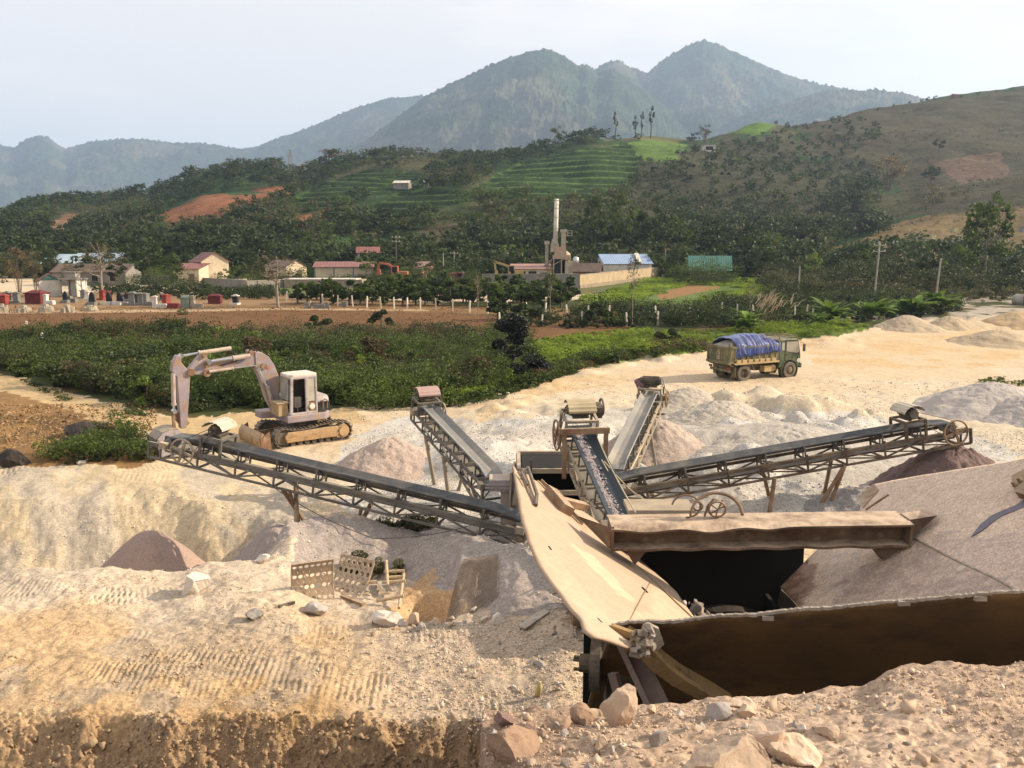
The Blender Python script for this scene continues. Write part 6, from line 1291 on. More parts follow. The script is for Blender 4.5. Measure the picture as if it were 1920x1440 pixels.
def conveyor(label, A, B, bw, depth, bays, belt, frame, wheel_side=-1, wheel_t=.95, wheel_r=.3, motor_t=.85, legs=(), sheet=SHEET, stand_h=.42, motor_on=True, cover=None, tongue=0.0):
    A, B = Vector(A), Vector(B); d = (B-A); Ln = d.length; d.normalize(); s = d.cross(Vector((0,0,1))).normalized(); u = s.cross(d).normalized()
    if (s.x if abs(s.x) > abs(s.y) else -s.y) < 0: pass
    e = empty('conveyor', A, 0, label, 'conveyor'); hw = bw/2 + .09
    Q = lambda t, a, b: d*(t*Ln) + s*a + u*b                        # local point
    for sg in (-1, 1):
        mb = MB(); mb.bar(Q(-.01,sg*hw,-.06), Q(1.0,sg*hw,-.06), .05, .085, u); mb.bar(Q(0,sg*hw,-depth), Q(1.0+tongue,sg*hw,-depth), .045, .055, u)
        for k in range(bays+1): t = k/bays; mb.bar(Q(t,sg*hw,-depth), Q(t,sg*hw,.04), .042, .042, d)
        for k in range(bays):
            a, b = (k/bays, (k+1)/bays) if k % 2 else ((k+1)/bays, k/bays)
            mb.bar(Q(a,sg*(hw-.004),-depth+.02), Q(b,sg*(hw-.004),-.1), .035, .05, s)
        if tongue: mb.bar(Q(1,sg*hw,-.06), Q(1+tongue,sg*hw,-.06), .06, .10, u); mb.bar(Q(1+tongue,sg*hw,-depth), Q(1+tongue,sg*hw,-.02), .06,.06, d)
        mb.build('side_frame', frame, e)
    mb = MB()
    for k in range(bays+1): t = k/bays; mb.bar(Q(t,-hw,-depth), Q(t,hw,-depth), .045,.045,u); mb.bar(Q(t,-hw,-.1), Q(t,hw,-.1), .045,.045,u)
    for k in range(0, bays): mb.bar(Q(k/bays,-hw,-depth+.01), Q((k+1)/bays,hw,-depth+.01), .03,.03,u)
    mb.build('cross_tie', frame, e)
    # belt: troughed carrying run, flat return run
    mb = MB(); th = .035; lift = .16; pr = [(-bw/2,.15),(-bw*.22,.02),(bw*.22,.02),(bw/2,.15)]; n = 24; vs = []; fs = []
    for i in range(n+1):
        t = .015 + .97*i/n; e2 = min(1, i/2, (n-i)/2)
        for a, b in pr: vs.append(Q(t, a, lift + (b-.02)*e2*.8))
    for i in range(n):
        for j in range(3): fs.append((4*i+j, 4*i+j+1, 4*i+j+5, 4*i+j+4))
    mb.add(vs, fs); bo = mb.build('belt', belt, e, solid=th)
    mb = MB(); mb.bar(Q(.02,0,-.2), Q(.98,0,-.2), bw*.96, .02, u); mb.build('return_run', RETB, bo)
    for t in (.012,.988):
        dr = MB(); dr.tube(Q(t,-bw*.48,-.02), Q(t,bw*.48,-.02), .135, 20); dr.tube(Q(t,-hw-.08,-.02), Q(t,hw+.08,-.02), .035, 10); dr.build('drum', GBELT, e)
    for k in range(1, bays):
        t = k/bays; mb = MB(); mb.tube(Q(t,-bw*.22,.10), Q(t,bw*.22,.10), .04, 10)
        for sg in (-1,1): mb.tube(Q(t,sg*bw*.23,.10), Q(t,sg*bw*.48,.21), .04, 10); mb.bar(Q(t,sg*bw*.5,-.1), Q(t,sg*bw*.5,.22), .03,.04,d); mb.bar(Q(t,sg*bw*.23,-.1), Q(t,sg*bw*.23,.08),.03,.03,d)
        mb.build('idler_roller', STEEL, e)
    for t in (.012,.988):
        for sg in (-1,1): MB().box(Q(t,sg*(hw+.05),-.02),(.2,.12,.16),Matrix((d,s,u)).transposed()).build('bearing', PSTEEL, e)
    def flywheel(t, side, up_, R, m, spokes=4):
        c = Q(t, side*(hw+.16), up_); mb = MB(); mb.torus(c, s, R, .025, 36, 8); mb.tube(c-s*.06, c+s*.06, .06, 12); mb.tube(c-s*side*.3, c, .03, 8)
        for k in range(spokes): a = 2*math.pi*k/spokes + .25; mb.bar(c, c + (d*math.cos(a)+u*math.sin(a))*R, .06,.035, s)
        return mb.build('flywheel', m, e)
    if wheel_r: flywheel(wheel_t, wheel_side, -.02, wheel_r, PSTEEL if frame is STEEL else RSTEEL)
    if motor_on:
        c = Q(motor_t, 0, stand_h); mb = MB(); L_m = .24
        for a in (-.28,.28):
            for b in (-1,1): mb.bar(Q(motor_t+a/Ln*1.0, b*hw,-.06), Q(motor_t+a/Ln*1.0, b*hw, stand_h-.02), .06,.06,d)
            mb.bar(Q(motor_t+a/Ln,-hw,stand_h), Q(motor_t+a/Ln,hw,stand_h), .06,.06,u)
        for b in (-1,1): mb.bar(Q(motor_t-.3/Ln,b*hw,stand_h), Q(motor_t+.3/Ln,b*hw,stand_h), .06,.06,u)
        mb.build('motor_stand', frame, e)
        mc = c + u*.19; mb = MB(); y0 = -wheel_side*-1
        a, b = mc - s*.26, mc + s*.26; mb.tube(a, b, .13, 16); mb.tube(a - s*.08, a, .11, 14, .13); mb.tube(b, b + s*.06, .12, 14)
        for k in range(14):
            q = 2*math.pi*k/14; o_ = d*math.cos(q)+u*math.sin(q); mb.bar(a + o_*.135, b + o_*.135, .012,.03,o_)
        mb.tube(a-s*.2, a, .025, 8); mb.box(mc - u*.15,(.3,.4,.05),Matrix((d,s,u)).transposed()); mo = mb.build('motor', DSTEEL, e)
        if sheet:
            mb = MB(); m_ = 14; vs = []; fs = []
            for i in range(m_+1):
                q = math.radians(15 + 150*i/m_); r_ = .235 + (.012 if i % 2 else 0)
                for w_ in (-.34,.34): vs.append(mc - u*.02 + s*w_ + d*(math.cos(q)*r_*1.25) + u*(math.sin(q)*r_))
            for i in range(m_): fs.append((2*i, 2*i+1, 2*i+3, 2*i+2))
            mb.add(vs, fs).build('motor_cover', sheet, e, solid=.008)
        mb = MB(); w0 = Q(wheel_t, wheel_side*(hw+.13), -.02); m0 = mc + s*wheel_side*.36
        if wheel_r:
            for k in (-1,1): mb.path([m0 + u*.1*k*.8 , w0 + u*(wheel_r*.95)*k], .010, 5)
            mb.build('drive_belt', DSTEEL, e)
    for t, side, foot, r_ in legs:
        p = Q(t, side*hw, -depth); f = Vector(foot) - A; MB().tube(f, p, r_, 10).build('leg', RSTEEL if belt is BELT else PSTEEL, e)
    return e, Q, hw
def V(px, py, Y): return P(px, py, Y)
def foot(px, py, Y): q = P(px, py, Y); q.z = min(q.z, gz(q.x, q.y)) - .1; return q
# 1 long one to the left
conveyor('long conveyor rising to the left past the excavator bucket', V(992,985,18.9), V(318,826,21.2), .5, .42, 9, BELT, STEEL, wheel_side=-1 if True else 1, wheel_t=.925, wheel_r=.31, motor_t=.855,
  legs=[(.64,1,foot(556,1000,19.7),.06),(.64,-1,foot(583,965,20.8),.055),(.62,-1,foot(566,960,20.9),.04),(.42,1,foot(652,1018,19.0),.055),(.42,-1,foot(668,985,19.9),.045)], tongue=.035)
# 2 upper left
conveyor('short conveyor rising to the upper left over the pink gravel heap', V(930,908,20.9), V(797,768,25.6), .5, .40, 7, GBELT, STEEL, wheel_side=1, wheel_t=.96, wheel_r=.26, motor_t=.985, stand_h=.34, sheet=mat('pink_sheet_cover',(.40,.27,.24),(.33,.22,.19),2,.7),
  legs=[(.80,-1,foot(818,920,24.6),.06),(.52,-1,foot(843,925,23.2),.06),(.5,1,foot(858,910,24.0),.05),(.30,1,foot(905,945,21.8),.05),(.30,-1,foot(920,945,21.7),.05),(.12,-1,foot(916,950,21.3),.05)], tongue=.05)
# 3 main feed belt
eM, QM, hwM = conveyor('main feed conveyor with dark belt carrying crushed stone', (2.52,14.7,1.22), V(1081,806,20.4), .58, .46, 8, DBELT, PSTEEL, wheel_side=-1, wheel_t=.97, wheel_r=.36, motor_t=.975, stand_h=.46, sheet=mat('ochre_sheet',(.46,.38,.24),(.36,.29,.18),2,.75),
  legs=[(.6,-1,(1.6,18.3,-.1),.06),(.6,1,(2.5,18.3,-.1),.06)])
# 4 upper right
conveyor('short conveyor rising to the upper right with a dusty grey belt', V(1150,893,21.6), V(1222,741,27.0), .52, .42, 8, GBELT, PSTEEL, wheel_side=1, wheel_t=.97, wheel_r=.26, motor_t=.985, stand_h=.34, sheet=None,
  legs=[(.62,1,foot(1232,870,25.0),.05),(.62,-1,foot(1200,880,25.0),.05),(.25,1,foot(1215,940,22.5),.05),(.25,-1,foot(1238,925,22.9),.05)])
# 5 long one to the right
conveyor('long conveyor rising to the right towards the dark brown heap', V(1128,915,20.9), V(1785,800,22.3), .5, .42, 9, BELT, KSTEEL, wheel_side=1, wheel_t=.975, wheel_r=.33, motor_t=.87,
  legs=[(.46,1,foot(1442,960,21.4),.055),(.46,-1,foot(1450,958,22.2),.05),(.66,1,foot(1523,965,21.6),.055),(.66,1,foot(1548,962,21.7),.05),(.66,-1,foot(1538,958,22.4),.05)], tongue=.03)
# stone riding on the main belt
rg = np.random.default_rng(9); mb = MB(); An = Vector((2.52,14.7,1.22))
class Rk:
    pass
def rock_mesh(seed, sub=1, facets=9, flat=.8, name='rock', h0=.45, h1=.78):
    import bmesh
    bm = bmesh.new(); bmesh.ops.create_icosphere(bm, subdivisions=sub, radius=1.0); r = np.random.default_rng(seed)
    co = np.array([v.co[:] for v in bm.verts]); st = r.uniform(.7, 1.25, 3)*np.array([1.1, .95, flat])
    for _ in range(facets):
        n = r.normal(size=3); n /= np.linalg.norm(n); h = r.uniform(h0, h1); dd = co @ n; co = co - np.clip(dd - h, 0, None)[:, None]*n
    co = co*st + 0.025*np.stack([fbm(co[:,0]*2+k, co[:,1]*2+co[:,2]*1.7, seed+k, 3) for k in range(3)], 1)
    for v, c in zip(bm.verts, co): v.co = c
    me = bpy.data.meshes.new(name); bm.to_mesh(me); bm.free(); return me
vs = []; fs = []
for k in range(420):
    t = rg.uniform(.0,.93)*eM['t'] if False else rg.uniform(.0,.93); a = rg.normal(-.10,.065); sz = rg.uniform(.018,.05)
    c = An + QM(t, a, .19 + max(0,(abs(a+.05)-.13))*.3); q = rg.normal(size=(6,3))*.25
    pts = [c + Vector((sz,0,0)), c - Vector((sz,0,0)), c + Vector((0,sz,0)), c - Vector((0,sz,0)), c + Vector((0,0,sz*.8)), c - Vector((0,0,sz*.8))]
    mb.add([p + Vector(w)*sz for p, w in zip(pts, q)], [(0,2,4),(2,1,4),(1,3,4),(3,0,4),(2,0,5),(1,2,5),(3,1,5),(0,3,5)])
st_ = mb.build('crushed_stone', mat('mauve_stone',(.36,.31,.31),(.27,.23,.23),9,.95)); tag(st_, kind='stuff')
mb = MB(); vs = []; n = 60; fs = []
for i in range(n+1):
    t = .0 + .93*i/n; w0 = .10 + .03*math.sin(i*.9) + rg.uniform(0,.03); cen = -.12 + .02*math.sin(i*.31)
    for a, b in ((-w0,.165),(-.03,.205),(.03,.205),(w0,.165)): vs.append(An + QM(t, cen+a, b))
for i in range(n):
    for j in range(3): fs.append((4*i+j,4*i+j+1,4*i+j+5,4*i+j+4))
tag(mb.add(vs, fs).build('stone_fines', mat('mauve_fines',(.33,.285,.285),(.25,.21,.21),14,.95,bump=.7,bscale=60)), kind='stuff')
# red rock and sack on the belt heads
def local_at(label, name, cat, mesh, loc, sc, m, rz=0):
    o = link(name, mesh, m, loc=loc); o.scale = sc; o.rotation_euler.z = rz; return tag(o, label, cat)
SACK = mat('mauve_sack', (.22,.12,.13), (.16,.09,.10), 4, .8, bump=.4)
g = V(1205,733,27.0); b = rock_mesh(71, 3, 4, .75, 'sack')
local_at('crumpled maroon sack tied over the motor of the upper right conveyor', 'sack', 'sack', b, g + Vector((-.05,0,.22)), (.34,.24,.27), SACK, .3)
# screen house under the head of the main conveyor
g = Vector((.62,20.6,0)); e = empty('screen_house', g, 0, 'dark open screening box under the head of the main conveyor', 'screen box')
mb = MB()
for x in (-.45,1.55):
    for y in (-.5,1.3): mb.bar((x,y,-.3),(x,y,2.05),.12,.12,(0,1,0))
for z in (.9,1.5,2.05):
    mb.bar((-.45,-.5,z),(1.55,-.5,z),.09,.11); mb.bar((-.45,1.3,z),(1.55,1.3,z),.09,.11); mb.bar((-.45,-.5,z),(-.45,1.3,z),.09,.11)
mb.build('frame', PSTEEL, e)
MB().box((.55,1.26,1.0),(1.9,.05,2.0)).box((.55,.4,2.02),(1.85,1.6,.05)).box((1.5,.4,1.0),(.05,1.5,2.0)).box((.55,.2,.8),(1.8,1.2,.05)).build('inner_panel', DARK, e)
MB().prism([(-.62,-.55,1.2),(-.5,-.55,2.0),(-.12,-.62,2.1),(-.12,-.62,1.15)],(0,.06,0)).prism([(-.66,-.5,1.0),(-.52,.6,1.1),(-.52,.6,2.0),(-.62,-.5,2.0)],(-.05,0,0)).build('side_sheet', PSTEEL, e)
MB().bar((-.16,-.62,1.1),(-.16,-.62,2.35),.05,.05).build('post', DSTEEL, e)
MB().box((.55,.4,.4),(1.3,1.0,.7)).build('vibrator', DSTEEL, e)
# head frame on the main conveyor
g = V(1081,806,20.4); e = empty('head_frame', g, 0, 'rusty drive frame straddling the top of the main conveyor', 'frame'); mb = MB()
D_ = (g - An).normalized(); S_d = D_.cross(Vector((0,0,1))).normalized()
for sg in (-1,1):
    q = S_d*sg*.5 - D_*.9; mb.bar(q + Vector((0,0,-.7)), q + Vector((0,0,.45)), .10,.10,(0,1,0))
mb.bar(-S_d*.58 - D_*.9 + Vector((0,0,.42)), S_d*.58 - D_*.9 + Vector((0,0,.42)), .10,.14); mb.build('portal', RSTEEL, e)
mb = MB(); mb.bar(S_d*.5 - D_*.2 + Vector((0,0,.5)), S_d*.5 + D_*.1 + Vector((0,0,.5)), .2,.3); mb.torus(S_d*.62 + Vector((0,0,.55)), S_d, .2, .03, 22, 6); mb.build('pulley', DSTEEL, e)
# receiving box at the foot of the upper left conveyor
g = V(950,905,20.5); e = empty('receiving_chute', g, 0, 'lilac-grey receiving box at the foot of the upper left conveyor', 'chute')
MB().box((0,0,.0),(.85,.6,.28)).box((-.05,-.31,.03),(.95,.03,.05)).box((-.05,-.31,-.05),(.95,.03,.05)).build('box', mat('lilac_steel',(.30,.265,.275),(.22,.19,.19),3,.8,dust=DUST), e)
MB().box((.06,-.05,-.55),(.42,.4,.9)).build('pier', mat('grey_pier',(.34,.29,.25),(.24,.20,.17),2,.9), e)
# cables
CAB = mat('pale_cable', (.50,.42,.28), (.36,.30,.2), 3, .8); DCAB = mat('dark_cable', (.10,.085,.07), None, 3, .8)
def sag(a, b, dip, n=18): a, b = Vector(a), Vector(b); return [a.lerp(b, i/n) + Vector((0,0,-dip*math.sin(math.pi*i/n))) for i in range(n+1)]
for lab, pts, r_, m_ in [('thin dark cable hanging from the left conveyor motor across the pit', sag(V(425,845,20.6), V(700,1010,18.7), .25) + sag(V(700,1010,18.7), V(960,958,18.6), .18)[1:], .011, DCAB),
   ('pale cable sagging from the main conveyor to the hose coil, upper one', sag(V(1133,865,18.5), V(1330,930,15.5), .55), .014, CAB), ('pale cable sagging from the main conveyor to the hose coil, lower one', sag(V(1128,862,18.5), V(1300,935,15.5), .75), .014, CAB),
   ('straight pale cable from the main conveyor down to the beam', sag(V(1120,820,19.5), V(1192,962,13), .06), .012, CAB), ('pale cable bundle along the upper right conveyor', sag(V(1238,752,26.8), V(1180,885,21.5), .12), .02, CAB)]:
    tag(MB().path(pts, r_, 6).build('cable', m_, origin=pts[0]), lab, 'cable')

# ------------------------------------------------------------------ steel feed hopper
HOPL = mat('sandy_plate', (.56,.435,.30), (.50,.38,.265), .9, .75, .0, c3=(.34,.23,.145), scale3=3.2, lo3=.62, hi3=.8, bump=.12, bscale=9)
HOPR = mat('greyish_plate', (.42,.36,.32), (.36,.31,.285), .7, .7, .0, c3=(.17,.14,.15), scale3=1.3, lo3=.50, hi3=.68, bump=.10, bscale=40)
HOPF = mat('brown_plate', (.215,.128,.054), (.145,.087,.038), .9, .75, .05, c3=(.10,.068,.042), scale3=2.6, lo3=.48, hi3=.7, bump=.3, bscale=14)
BEAMM = mat('brown_beam', (.11,.068,.044), (.08,.05,.034), 1.6, .85, c3=(.22,.15,.10), scale3=7, lo3=.58, hi3=.72, dust=(.50,.38,.27), dust_amt=.9, bump=.2, bscale=30)
EDGE = mat('torn_edge', (.40,.35,.29), (.27,.22,.17), 8, .85, bump=.5, bscale=40)
OCHR = mat('ochre_bent_steel', (.36,.24,.10), (.26,.17,.08), 2.5, .85, c3=(.12,.075,.04), scale3=7, lo3=.55, hi3=.7, bump=.5, bscale=22)
PLATE_M = tint_mat('sandy_plate_dust', .8, ((.8,.07),(5.0,.08),(40.0,.07)), .18, 9, .04, speck=((55.0,.05),))
PLATE_R = tint_mat('speckled_plate_dust', .75, ((.8,.08),(6.0,.12),(60.0,.16)), .2, 26, .02, speck=((70.0,.22),(28.0,.12)))
hp = empty('feed_hopper', Vector((2.6, 9.2, 2.0)), 0, 'big battered steel feed hopper with dusty plates and a beam across it', 'hopper'); HO = Vector((2.6, 9.2, 2.0))
def plane3(a, b, c): n = (b-a).cross(c-a).normalized(); return a, (n if n.z > 0 else -n)
def plate(name, px, pl, th, m, parent, dent=0.0, seed=0, rag=0.0, base=None, zones=()):
    """outline drawn on a steel plane, made into a thick slightly dented plate"""
    import bmesh
    p0, n = pl; out = []; r = random.Random(seed); k = len(px)
    for i in range(k):
        a, b = px[i], px[(i+1) % k]; m_ = max(1, int(math.dist(a, b)/14))
        for j in range(m_):
            t = j/m_; q = (a[0]+(b[0]-a[0])*t + (r.uniform(-rag, rag) if j else 0), a[1]+(b[1]-a[1])*t + (r.uniform(-rag, rag) if j else 0)); out.append(onplane(q[0], q[1], p0, n))
    bm = bmesh.new(); vs = [bm.verts.new(v - HO) for v in out]; f = bm.faces.new(vs); bmesh.ops.triangulate(bm, faces=[f])
    for _ in range(6 if dent else 1): bmesh.ops.subdivide_edges(bm, edges=[e for e in bm.edges if e.calc_length() > .07], cuts=1); bmesh.ops.triangulate(bm, faces=bm.faces[:])
    if dent:
        co = np.array([v.co[:] for v in bm.verts]); d = dent*fbm(co[:,0]*.9+seed, co[:,1]*.9, seed, 3)
        for v, q in zip(bm.verts, d): v.co += n*float(q)
    bmesh.ops.recalc_face_normals(bm, faces=bm.faces[:])
    if sum((f.normal.dot(n) for f in bm.faces)) < 0: bmesh.ops.reverse_faces(bm, faces=bm.faces[:])
    me = bpy.data.meshes.new(name); bm.to_mesh(me); bm.free(); o = link(name, me, m, parent)
    if base:
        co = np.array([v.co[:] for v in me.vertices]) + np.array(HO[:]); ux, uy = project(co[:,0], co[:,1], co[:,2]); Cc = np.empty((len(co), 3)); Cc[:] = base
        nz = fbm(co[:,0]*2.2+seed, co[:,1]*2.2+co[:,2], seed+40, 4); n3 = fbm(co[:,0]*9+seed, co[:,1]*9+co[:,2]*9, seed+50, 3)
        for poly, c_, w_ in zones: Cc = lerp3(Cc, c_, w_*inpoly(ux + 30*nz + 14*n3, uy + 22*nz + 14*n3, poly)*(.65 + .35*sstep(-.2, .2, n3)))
        set_col(me, Cc)
    q = o.modifiers.new('solid', 'SOLIDIFY'); q.thickness = th; q.offset = -1; me.polygons.foreach_set('use_smooth', np.ones(len(me.polygons), bool))
    return o
pA, pB, pC = P(1190,1205,6.9), P(968,880,11.5), Vector((2.05,9.0,3.3))
PL = plane3(pA, pB, pC)
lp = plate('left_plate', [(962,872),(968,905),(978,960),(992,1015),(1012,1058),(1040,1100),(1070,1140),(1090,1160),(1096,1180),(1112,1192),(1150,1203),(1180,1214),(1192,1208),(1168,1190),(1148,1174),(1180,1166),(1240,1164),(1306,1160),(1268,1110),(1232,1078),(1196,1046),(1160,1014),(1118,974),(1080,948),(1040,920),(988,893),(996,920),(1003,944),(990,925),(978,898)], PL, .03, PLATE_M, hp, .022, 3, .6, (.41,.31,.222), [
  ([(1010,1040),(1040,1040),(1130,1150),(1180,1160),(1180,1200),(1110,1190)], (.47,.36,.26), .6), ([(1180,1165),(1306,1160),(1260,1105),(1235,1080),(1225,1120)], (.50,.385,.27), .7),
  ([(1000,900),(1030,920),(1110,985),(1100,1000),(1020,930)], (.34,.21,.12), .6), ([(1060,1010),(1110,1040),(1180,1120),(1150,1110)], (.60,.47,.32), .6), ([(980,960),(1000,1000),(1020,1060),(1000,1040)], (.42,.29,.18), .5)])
n_ = PL[1]
def onL(px, py, up=0.0): return onplane(px, py, PL[0], PL[1]) + n_*up - HO
mb = MB(); mb.angle(onL(1012,905,.01), onL(1090,985,.01), .05,.02, n_); mb.bar(onL(1028,927,.06), onL(1060,965,.06), .16,.12,n_); mb.bar(onL(1050,945,.05), onL(1095,955,.05),.1,.09,n_); mb.build('bracket', RUSTB, lp)
mb = MB(); mb.bar(onL(1172,1040,.004), onL(1300,1160,.004), .012,.012,n_); mb.bar(onL(1220,1090,.004), onL(1180,1165,.004), .006,.006,n_); mb.build('weld_seam', OCHR, lp)
mb = MB(); [mb.bar(onL(a,b,.003), onL(c,d,.003), .022,.008,n_) for a,b,c,d in ((1204,1101,1214,1111),(1029,1025,1033,1031),(1120,1160,1128,1168))]; mb.build('slot', DARK, lp)
# rope through the slit
tag(MB().path([onL(975,890,.05)+HO, onL(983,888,.1)+HO, onL(1000,935,.08)+HO, onL(1003,950,.02)+HO], .025, 7).path([onL(976,900,.02)+HO, onL(972,893,.08)+HO, onL(985,915,.05)+HO], .014, 6).build('shackle', DSTEEL), 'black cable loop hooked through the slit of the left hopper plate', 'shackle')
# right plate
rA, rB, rC = Vector((3.29,9.9,2.85)), Vector((4.82,11.0,3.85)), Vector((5.24,8.5,4.48))
PR = plane3(rA, rB, rC)
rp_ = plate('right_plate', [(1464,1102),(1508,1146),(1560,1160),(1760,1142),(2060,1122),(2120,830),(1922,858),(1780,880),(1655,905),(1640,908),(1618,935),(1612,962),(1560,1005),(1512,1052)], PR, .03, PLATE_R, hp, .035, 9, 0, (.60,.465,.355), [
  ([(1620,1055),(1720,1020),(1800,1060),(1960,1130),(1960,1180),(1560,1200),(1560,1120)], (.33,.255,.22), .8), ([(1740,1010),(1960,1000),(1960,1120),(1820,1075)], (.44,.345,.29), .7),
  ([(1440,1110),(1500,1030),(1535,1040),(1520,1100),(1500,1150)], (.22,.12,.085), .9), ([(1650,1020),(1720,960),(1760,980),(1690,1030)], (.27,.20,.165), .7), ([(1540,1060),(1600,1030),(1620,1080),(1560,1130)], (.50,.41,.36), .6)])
nr = PR[1]
def onR(px, py, up=0.0): return onplane(px, py, PR[0], PR[1]) + nr*up - HO
mb = MB(); mb.path([onR(1716,1010,.004), onR(1800,1055,.004), onR(1860,1082,.004), onR(1925,1118,.004)], .012, 6); mb.build('weld_seam', EDGE, rp_)
DUSTR = mat('red_brown_dust', (.17,.085,.06), (.22,.13,.10), 9, .95)
mb = MB()
for px_, py_, r_ in ((1803,1066,.05),): c = onR(px_, py_, .004); mb.lathe(c, nr, [(0,.001),(.003,.045)], 16)
mb.build('hole_ring', mat('sunlit_gravel_patch',(.55,.48,.36)), rp_)
mb = MB(); mb.prism([onR(1905,905,.01),onR(1935,890,.01),onR(1940,945,.01),onR(1912,935,.01)], nr*.09); [mb.tube(onR(1914+10*k,925-8*k,.1), onR(1914+10*k,925-8*k,.16), .025, 8) for k in range(2)]; mb.build('lug', RUSTB, rp_)
mb = MB(); mb.prism([onR(1612,935,.012),onR(1640,910,.012),onR(1650,922,.012),onR(1620,955,.012)], nr*.02); mb.bar(onR(1625,958,.02), onR(1668,930,.02), .03,.03,nr); mb.build('corner_patch', RUSTB, rp_)
mb = MB(); pts = [(1820,1008),(1838,985),(1858,968),(1880,958),(1905,948),(1925,935),(1925,950),(1900,960),(1878,968),(1862,980),(1842,995)]
mb.prism([onR(a,b,.004) for a,b in pts], nr*.004); mb.build('scrape_mark', mat('bare_steel_scrape',(.13,.11,.14),(.18,.16,.18),4,.5,.3), rp_)
# beam across: two flanges, web, end plates, gussets
yb = 9.6; xa, xb_ = aa(1152,1000)*yb - .04, aa(1712,1000)*yb; ztop, zbot = CH - tt(987)*yb, CH - tt(1030)*yb
def B_(x, y, z): return Vector((x, y, z)) - HO
n = 60; mb = MB(); vs = []; fs = []
for i in range(n+1):                                                 # top flange, front lip beaten wavy
    t = i/n; x = xa + (xb_-xa)*t; z = ztop + .10*(t-.5)*.5; w = -.055*math.exp(-((t-.33)/.07)**2) - .045*math.exp(-((t-.12)/.08)**2) - .03*math.exp(-((t-.52)/.05)**2)
    vs += [B_(x, yb-.02, z + w), B_(x, yb+.12, z+.012), B_(x, yb+.48, z+.012), B_(x, yb+.48, z-.02), B_(x, yb+.1, z-.02), B_(x, yb-.02, z + w - .025)]
for i in range(n):
    for j in range(6): a, b = 6*i+j, 6*i+(j+1) % 6; fs.append((a, a+6, b+6, b))
mb.add(vs, fs); mb.build('beam_top_flange', BEAMM, hp)
MB().prism([B_(xa,yb+.2,zbot),B_(xb_,yb+.2,zbot+.05),B_(xb_,yb+.2,ztop-.0),B_(xa,yb+.2,ztop-.045)],(0,.03,0)).build('beam_web', BEAMM, hp)
mb = MB(); vs = []; fs = []
for i in range(n+1):
    t = i/n; x = xa + (xb_-xa)*t; z = zbot + .05*t + .008*math.sin(i*.7); vs += [B_(x,yb+.0,z), B_(x,yb+.42,z+.004), B_(x,yb+.42,z-.022), B_(x,yb+.0,z-.03)]
for i in range(n):
    for j in range(4): a, b = 4*i+j, 4*i+(j+1) % 4; fs.append((a, a+4, b+4, b))
mb.add(vs, fs).build('beam_bottom_flange', BEAMM, hp)
for x in (xa+.02, xb_-.02): MB().box(B_(x, yb+.2, (ztop+zbot)/2),(.03,.42,ztop-zbot)).build('beam_stiffener', BEAMM, hp)
MB().prism([B_(xb_+.0,yb+.1,ztop+.05),B_(xb_+.32,yb+.1,ztop+.10),B_(xb_+.03,yb+.1,zbot+.1)],(0,.25,0)).build('beam_end_plate', BEAMM, hp)
mb = MB(); mb.prism([B_(xa-.35,yb+.45,ztop-.02),B_(xa,yb+.02,ztop-.02),B_(xa,yb+.02,zbot),B_(xa-.08,yb+.2,zbot+.04)],(-.02,.03,0)); mb.build('beam_end_plate', BEAMM, hp)
mb = MB(); mb.prism([B_(xa+.18,yb+.1,zbot-.03),B_(xa+.46,yb+.1,zbot-.03),B_(xa+.30,yb+.1,zbot-.24)],(0,.25,0)); mb.build('gusset', BEAMM, hp); mb = MB(); mb.prism([B_(xb_-.44,yb+.1,zbot+.02),B_(xb_-.04,yb+.1,zbot+.02),B_(xb_-.24,yb+.1,zbot-.22)],(0,.2,0)); mb.build('gusset', BEAMM, hp)
# front plate with its torn lip
LIP = [(1150,1172),(1180,1166),(1262,1165),(1300,1160),(1345,1154),(1420,1152),(1500,1142),(1560,1139),(1640,1130),(1750,1122),(1850,1112),(1925,1108),(2100,1098)]
lx = [p[0] for p in LIP]; ly = [p[1] for p in LIP]
def lipY(px): return np.interp(px, [1150,1925,2100], [7.05,6.1,5.9])
def front(u, v):
    px = 1150 + 950*u; q = P(px, np.interp(px, lx, ly) , lipY(px)); w = .03*math.sin(u*31)*(1-v)*.4
    q = q + Vector((-.15*v, 1.5*v + .10*math.sin(v*3.1) + w, -2.0*v)); return q - HO
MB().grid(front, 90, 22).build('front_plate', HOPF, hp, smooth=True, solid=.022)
r = random.Random(4); mb = MB(); prev = None
for i in range(161):
    px = 1150 + 950*i/160; q = P(px, float(np.interp(px, lx, ly)), float(lipY(px))) - HO + Vector((0, r.uniform(-.003,.003), r.uniform(-.004,.004)))
    if prev is not None: mb.bar(prev, q + (q-prev)*.3, .032, .018 + r.uniform(0,.008))
    prev = q
mb.build('lip_edge', EDGE, hp)
for a,b in ((1440,1159),(1695,1131),(1838,1122)): MB().box(P(a,b,float(lipY(a))-.02) - HO,(.09,.03,.035)).build('weld_lump', EDGE, hp)
